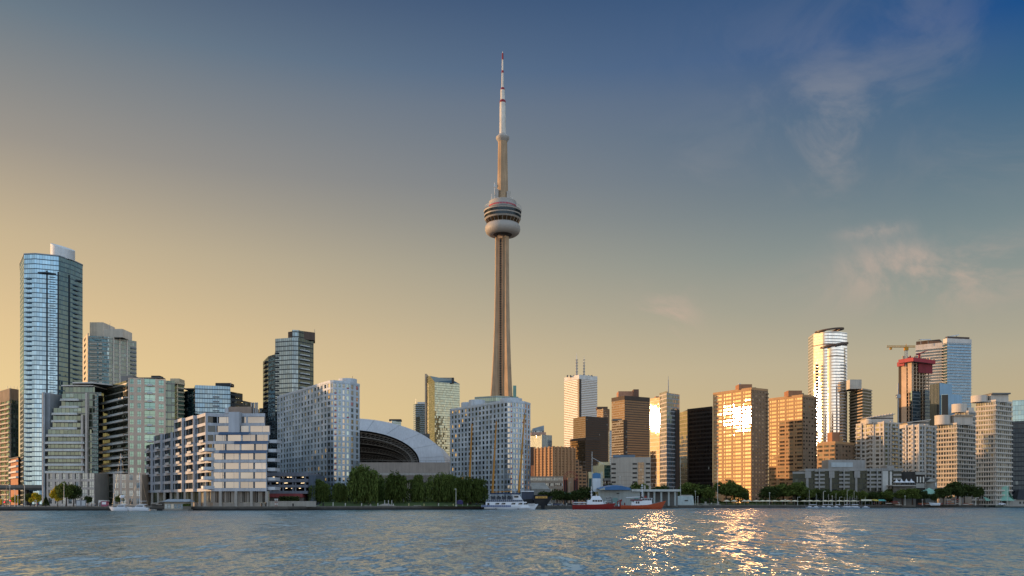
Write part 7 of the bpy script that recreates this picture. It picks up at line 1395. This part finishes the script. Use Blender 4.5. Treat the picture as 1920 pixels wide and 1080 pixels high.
for i, px in enumerate((1298, 1322, 1345.5)):
    d = 506; o = MB(); o.box(X(px, d)-1.5, X(px, d)+1.5, d-2, d, -.6, GZ+.5, wall('pier_concrete', '#8f8b83', .85)); o.box(X(px, d)-.5, X(px, d)+.5, d-1.5, d-.5, GZ+.5, GZ+2.2, wall('pier_concrete', '')); tag(o.build('mooring_block'), ('concrete mooring block nearest the stage wall', 'middle concrete mooring block of the pier', 'concrete mooring block at the foot of the tall floodlight mast')[i], 'mooring block')
t = thing('pier_railing', 'long pale railing on the low pier before the stage wall', 'railing', (X(1275, 508), 508, GZ)); mb = MB(); L = X(1345, 508)-X(1275, 508)
for i in range(26): mb.box(i*L/25, i*L/25+.1, 0, .1, 0, 1.2, concrete)
mb.box(0, L, .02, .08, 1.1, 1.2, concrete); mb.box(0, L, .02, .08, .55, .62, concrete); mb.build('rail', t)
for i, (px, y, lab) in enumerate(((12, 905, 'light wooden utility pole near the west edge'), (5.5, 930, 'short white sign post at the west edge'), (18.5, 912, 'grey lamp pole beside the expressway'), (28, 918, 'slim pole in front of the golden shrub-like tree'), (46, 910, 'dark pole under the expressway deck'), (120, 906, 'lamp pole in front of the leafy green tree'), (33.5, 930, 'signal pole with a red light beside the golden tree'), (68, 938, 'traffic signal pole beside the small yellow tree'))): lamp(px, 388+i % 3*3, y, lab, -.6 if i % 2 else 0, group='poles on the western quay', kind='utility_pole', m=wall('pole_tan', '#8d7a66') if i == 0 else None)
rl_ = lamp_mat('red_signal', '#ff2a3a', 6.0)
for px, y, lab in ((8.5, 941.5, 'red signal lamp at the west edge'), (19.5, 938.6, 'red signal lamp beside the expressway pier'), (494, 927.3, 'red signal lamp under the white terrace building')):
    d = 386; t = thing('signal_light', lab, 'signal light', (X(px, d), d, GZ if px < 400 else GZ)); h = Z(y, d)-GZ; mb = MB(); mb.tube((0, .2, 0), (0, .2, h), .07, .07, black, 5); mb.box(-.25, .25, 0, .4, h-.5, h+.4, black); mb.build('post', t); mb = MB(); mb.lathe([(0, h-.2), (.22, h-.1), (.22, h+.12), (0, h+.2)], 8, rl_, (0, -.12)); mb.build('lamp', t)
t = thing('yellow_vehicle', 'yellow truck body parked at the west edge of the quay', 'truck', (X(0, 392), 392, GZ)); mb = MB(); mb.box(-3, 1.2, -1, 1, .9, 3.4, wall('truck_yellow', '#b98a1d', .5)); mb.build('body', t); mb = MB(); mb.box(-3, 1.2, -.95, .95, .45, .88, wall('truck_blue', '#252f4c', .5)); mb.build('chassis', t); wm = MB(); wm.tube((0, -1, .45), (0, -.7, .45), .45, .45, black, 12); me = wm.mesh('wheel')
for x in (-2, .4): child('wheel', me, t, (x, 0, 0))
t = thing('panel_stand', 'white two-panel notice stand on the quay before the stepped apartments', 'notice stand', (X(152, 380), 380, GZ)); mb = MB(); mb.box(-2.2, 2.2, 0, .3, 0, 3.0, wall('stand_grey', '#77777a')); mb.build('frame', t); pm = MB(); pm.box(0, 1.6, -.08, -.01, 0, 2.1, wall('notice_white', '#a9adaf')); me = pm.mesh('notice_panel'); child('notice_panel', me, t, (-1.95, 0, .5)); child('notice_panel', me, t, (.3, 0, .5))
t = thing('ticket_kiosk', 'small pink-and-white kiosk on the quay beside the motor sailer', 'kiosk', (X(197, 384), 384, GZ)); mb = MB(); mb.box(-1.3, 1.3, -1, 1, 0, 2.5, wall('kiosk_pink', '#8d4a5c', .6)); mb.box(-1.5, 1.5, -1.2, 1.2, 2.5, 2.75, white); mb.build('body', t); mb = MB(); mb.box(-.9, .9, -1.06, -1.01, 1, 2.1, gw_); mb.build('hatch', t)
t = thing('ticket_kiosk', 'white sentry-box kiosk beside the pink one on the quay', 'kiosk', (X(190, 384), 384, GZ)); mb = MB(); mb.box(-.9, .9, -.8, .8, 0, 2.9, white); mb.box(-1.0, 1.0, -.9, .9, 2.9, 3.1, dconc); mb.build('body', t); mb = MB(); mb.box(-.4, .4, -.86, -.81, .1, 2.1, dconc); mb.build('door', t)
bol = [(490.5, 1.5, 'black'), (498.5, 1.9, 'black'), (549.5, 1.4, 'black'), (606, 1.6, 'black'), (624.5, 1.9, 'white'), (647.5, 1.5, 'white'), (678, 1.5, 'white'), (708.5, 1.5, 'white'), (737.5, 1.2, 'white'), (766.5, 1.4, 'pale yellow'), (795, 1.2, 'pale yellow'), (822.5, 1.4, 'white'), (850, 1.2, 'pale yellow'), (876.5, 1.2, 'white'), (1035.5, 1.4, 'white'), (1062.5, 1.4, 'white')]
for i, (px, h, c) in enumerate(bol):
    d = shore_d(px)+1.2; t = thing('bollard', '%s quay bollard, number %s along the quay wall from the white terrace building' % (c, ordn[i]) if 0 else '%s bollard, %s along the quay counting from the columns of the white terrace building' % (c, ordn[i]), 'bollard', (X(px, d), d, GZ), 0, 'bollards on the quay edge'); mm = black if c == 'black' else wall('bollard_white', '#b9b7ae', .6) if c == 'white' else wall('bollard_yellow', '#b8ab7a', .6); r = .34 if c == 'black' else .2; mb = MB(); mb.lathe([(r*.9, 0), (r, .1), (r, h*.8), (r*1.15, h*.83), (r*1.1, h), (0, h+.05)], 10, mm); mb.build('post', t)
    mb = MB(); mb.lathe([(r*1.5, 0), (r*1.5, .09), (r*.95, .1)], 10, dconc); mb.build('base', t)
for px, h in ((516, 3.2), (519.5, 3.2)):
    d = shore_d(px)+1; t = thing('ladder_post', ('first' if px < 518 else 'second')+' red and white striped post in front of the garden wall', 'post', (X(px, d), d, GZ), 0, 'striped posts by the garden wall'); mb = MB()
    for k in range(4): mb.tube((0, 0, k*h/4), (0, 0, (k+1)*h/4), .14, .14, (fr_, white)[k % 2], 6)
    mb.build('pole', t); mb = MB(); mb.box(-.3, .3, -.1, .1, h, h+.3, white); mb.build('cap', t)
def bench(px, d, w_, label): t = thing('bench', label, 'bench', (X(px, d), d, GZ), 0, 'stone benches along the park quay'); mb = MB(); mb.box(-w_/2, w_/2, -.3, .3, .38, .52, concrete); mb.build('seat', t); lm_ = MB(); lm_.box(-.15, .15, -.25, .25, 0, .38, concrete); me = lm_.mesh('leg'); child('leg', me, t, (-w_*.4, 0, 0)); child('leg', me, t, (w_*.4, 0, 0))
for px, w_, lab in ((690, 3.4, 'stone bench near two seated people below the tallest willow'), (782.5, 3.6, 'stone bench on the quay below the low middle willows'), (836, 1.8, 'short white bench at the quay edge near the lamp post'), (887, 2.4, 'stone bench beside the stern of the tour boat'), (596, 1.2, 'small stone seat at the end of the garden wall')): bench(px, shore_d(px)+2.2, w_, lab)
t = thing('information_tent', 'dark purple pop-up tent near the quay lamp post', 'tent', (X(862.5, 407), 407, GZ+.2)); mb = MB(); mb.prism([(-1.4, -1), (1.4, -1), (1.4, 1), (-1.4, 1)], .8, 2.3, wall('tent_purple', '#2f2850', .7), None, True); mb.face([(-1.5, -1.1, 2.3), (1.5, -1.1, 2.3), (0, 0, 3)], wall('tent_purple', '')); mb.face([(1.5, -1.1, 2.3), (1.5, 1.1, 2.3), (0, 0, 3)], wall('tent_purple', '')); mb.face([(1.5, 1.1, 2.3), (-1.5, 1.1, 2.3), (0, 0, 3)], wall('tent_purple', '')); mb.face([(-1.5, 1.1, 2.3), (-1.5, -1.1, 2.3), (0, 0, 3)], wall('tent_purple', '')); mb.build('canopy', t); pm = MB(); pm.tube((0, 0, 0), (0, 0, .8), .05, .05, steel, 5); me = pm.mesh('pole')
for x, y in ((-1.3, -.9), (1.3, -.9), (-1.3, .9), (1.3, .9)): child('pole', me, t, (x, y, 0))
t = thing('park_stair', 'flight of pale stone steps with white posts leading up the lawn below the willows', 'steps', (X(724, 405), 405, GZ)); mb = MB()
for k in range(6): mb.box(-5+k*.6, 5-k*.9, k*.8, k*.8+.9, 0, .2+.22*k, concrete)
mb.build('step', t); pm = MB(); pm.tube((0, 0, 0), (0, 0, 2.2), .14, .12, white, 6); me = pm.mesh('post')
for x in (-1.2, .6, 2.2): child('post', me, t, (x, 3.5, .8))
for i, (px, d, c) in enumerate(((1042, 452, 'blue'), (1050, 455, 'grey'), (1030, 455, 'white'), (1068, 458, 'dark'))):
    t = thing('parked_car', '%s car parked on the quay behind the tall ship and fireboat' % c, 'car', (X(px, d), d, GZ), R(4), 'cars parked behind the boats'); cm_ = wall('car_'+c, {'blue': '#28364f', 'grey': '#6b6d70', 'white': '#b5b6b6', 'dark': '#1f2023'}[c], .3); mb = MB(); mb.loft([[(-2.2, -.85, z), (2.2, -.85, z), (2.2, .85, z), (-2.2, .85, z)] for z in (.35, .9)]+[[(-1.7, -.75, 1.0), (1.3, -.75, 1.0), (1.3, .75, 1.0), (-1.7, .75, 1.0)], [(-1.3, -.65, 1.5), (.6, -.65, 1.5), (.6, .65, 1.5), (-1.3, .65, 1.5)]], cm_); mb.build('body', t); mb = MB(); mb.box(-1.45, .85, -.77, .77, 1.08, 1.4, blk); mb.build('window', t); wm = MB(); wm.tube((0, -.9, .33), (0, -.66, .33), .33, .33, black, 12); me = wm.mesh('wheel')
    for x, y in ((-1.4, 0), (1.4, 0), (-1.4, 1.56), (1.4, 1.56)): child('wheel', me, t, (x, y, 0))
# ------------------------------------------------------------------ people on the quay (a few pixels each)
def body_mesh(name, skin, top, legs, seated=False, stride=.1):
    bm = bmesh.new(); sk = bm.verts.layers.skin.verify(); V = {}
    def v(k, co, r): x = bm.verts.new(co); x[sk].radius = (r, r); V[k] = x
    hz = .52 if seated else .92; v('pel', (0, 0, hz), .15); v('che', (0, .02, hz+.4), .17); v('nk', (0, .02, hz+.58), .065); v('hd', (0, -.01, hz+.72), .10); v('tp', (0, -.01, hz+.82), .085)
    E_ = [('pel', 'che'), ('che', 'nk'), ('nk', 'hd'), ('hd', 'tp')]
    for s_, n_ in ((-1, 'l'), (1, 'r')):
        v(n_+'sh', (s_*.19, .02, hz+.5), .07); v(n_+'el', (s_*.25, .04, hz+.22), .05); v(n_+'ha', (s_*.24, -.06, hz-.04), .035); E_ += [('che', n_+'sh'), (n_+'sh', n_+'el'), (n_+'el', n_+'ha')]
        if seated: v(n_+'kn', (s_*.12, -.45, .5), .075); v(n_+'an', (s_*.12, -.5, .08), .05); v(n_+'to', (s_*.12, -.66, .04), .04)
        else: v(n_+'kn', (s_*.1, -s_*stride*.5, .5), .075); v(n_+'an', (s_*.1, s_*stride, .08), .05); v(n_+'to', (s_*.11, s_*stride-.17, .04), .04)
        E_ += [('pel', n_+'kn'), (n_+'kn', n_+'an'), (n_+'an', n_+'to')]
    for a, b_ in E_: bm.edges.new((V[a], V[b_]))
    V['pel'][sk].use_root = True; me = bpy.data.meshes.new(name); bm.to_mesh(me); bm.free(); o = bpy.data.objects.new('tmp', me); COL.objects.link(o); o.modifiers.new('s', 'SKIN'); m2 = o.modifiers.new('d', 'SUBSURF'); m2.levels = 1
    dg_ = bpy.context.evaluated_depsgraph_get(); r = bpy.data.meshes.new_from_object(o.evaluated_get(dg_)); bpy.data.objects.remove(o); r.name = name; r.materials.clear()
    for m in (skin, top, legs): r.materials.append(m)
    for p in r.polygons: z = p.center.z; p.material_index = 0 if z > hz+.56 or (abs(p.center.x) > .2 and z < hz+.12 and z > .3) else 1 if z > hz+.02 else 2
    return r
skn = wall('skin', '#a87a5c', .6, .05, 2); clr = {c: wall('cloth_'+c, h, .85, .1, 3, streak=0) for c, h in (('white', '#b9b6b0'), ('black', '#1b1b1e'), ('red', '#8a2a2c'), ('blue', '#2f4468'), ('grey', '#6f6f72'), ('pink', '#a56a74'))}
hair = MB(); hair.lathe([(.11, -.02), (.115, .04), (.09, .1), (0, .125)], 10, wall('hair', '#1d140f', .9)); hairm = hair.mesh('hair')
def person(px, d, top, legs, label, seated=False, z=GZ, rz=0):
    t = thing('person', label, 'person', (X(px, d), d, z), R(rz)); child('body', body_mesh('body', skn, clr[top], clr[legs], seated, random.uniform(.05, .2)), t); child('hair', hairm, t, (0, 0, (1.24 if seated else 1.64)))
for px, top, legs, lab in ((44, 'blue', 'black', 'person in blue walking west of the small yellow tree'), (70, 'red', 'black', 'person in a red top standing below the yellow tree'), (163, 'white', 'grey', 'person in white beside the notice stand'), (172, 'black', 'black', 'person all in black on the quay past the notice stand'), (178, 'white', 'blue', 'person in a white top and blue trousers near the kiosks'), (186, 'grey', 'black', 'person in grey standing by the white kiosk'), (203, 'pink', 'grey', 'person in pink next to the pink kiosk'), (729, 'grey', 'blue', 'person in grey on the park steps'), (820, 'black', 'grey', 'person in dark clothes beside the middle quay bollards'), (893, 'blue', 'black', 'person in blue waiting at the tour boat stern'), (897, 'black', 'blue', 'person in black beside the person in blue at the boat stern'), (1334, 'white', 'grey', 'person in white on the pier under the gold slab')): person(px, shore_d(px)+3.2, top, legs, lab, rz=random.uniform(-60, 60))
for px, top, lab in ((690.6, 'black', 'person in black sitting on the bench below the tallest willow'), (694.8, 'grey', 'person in grey sitting at the end of the bench below the tallest willow')): person(px, shore_d(px)+2.2, top, 'black', lab, True)
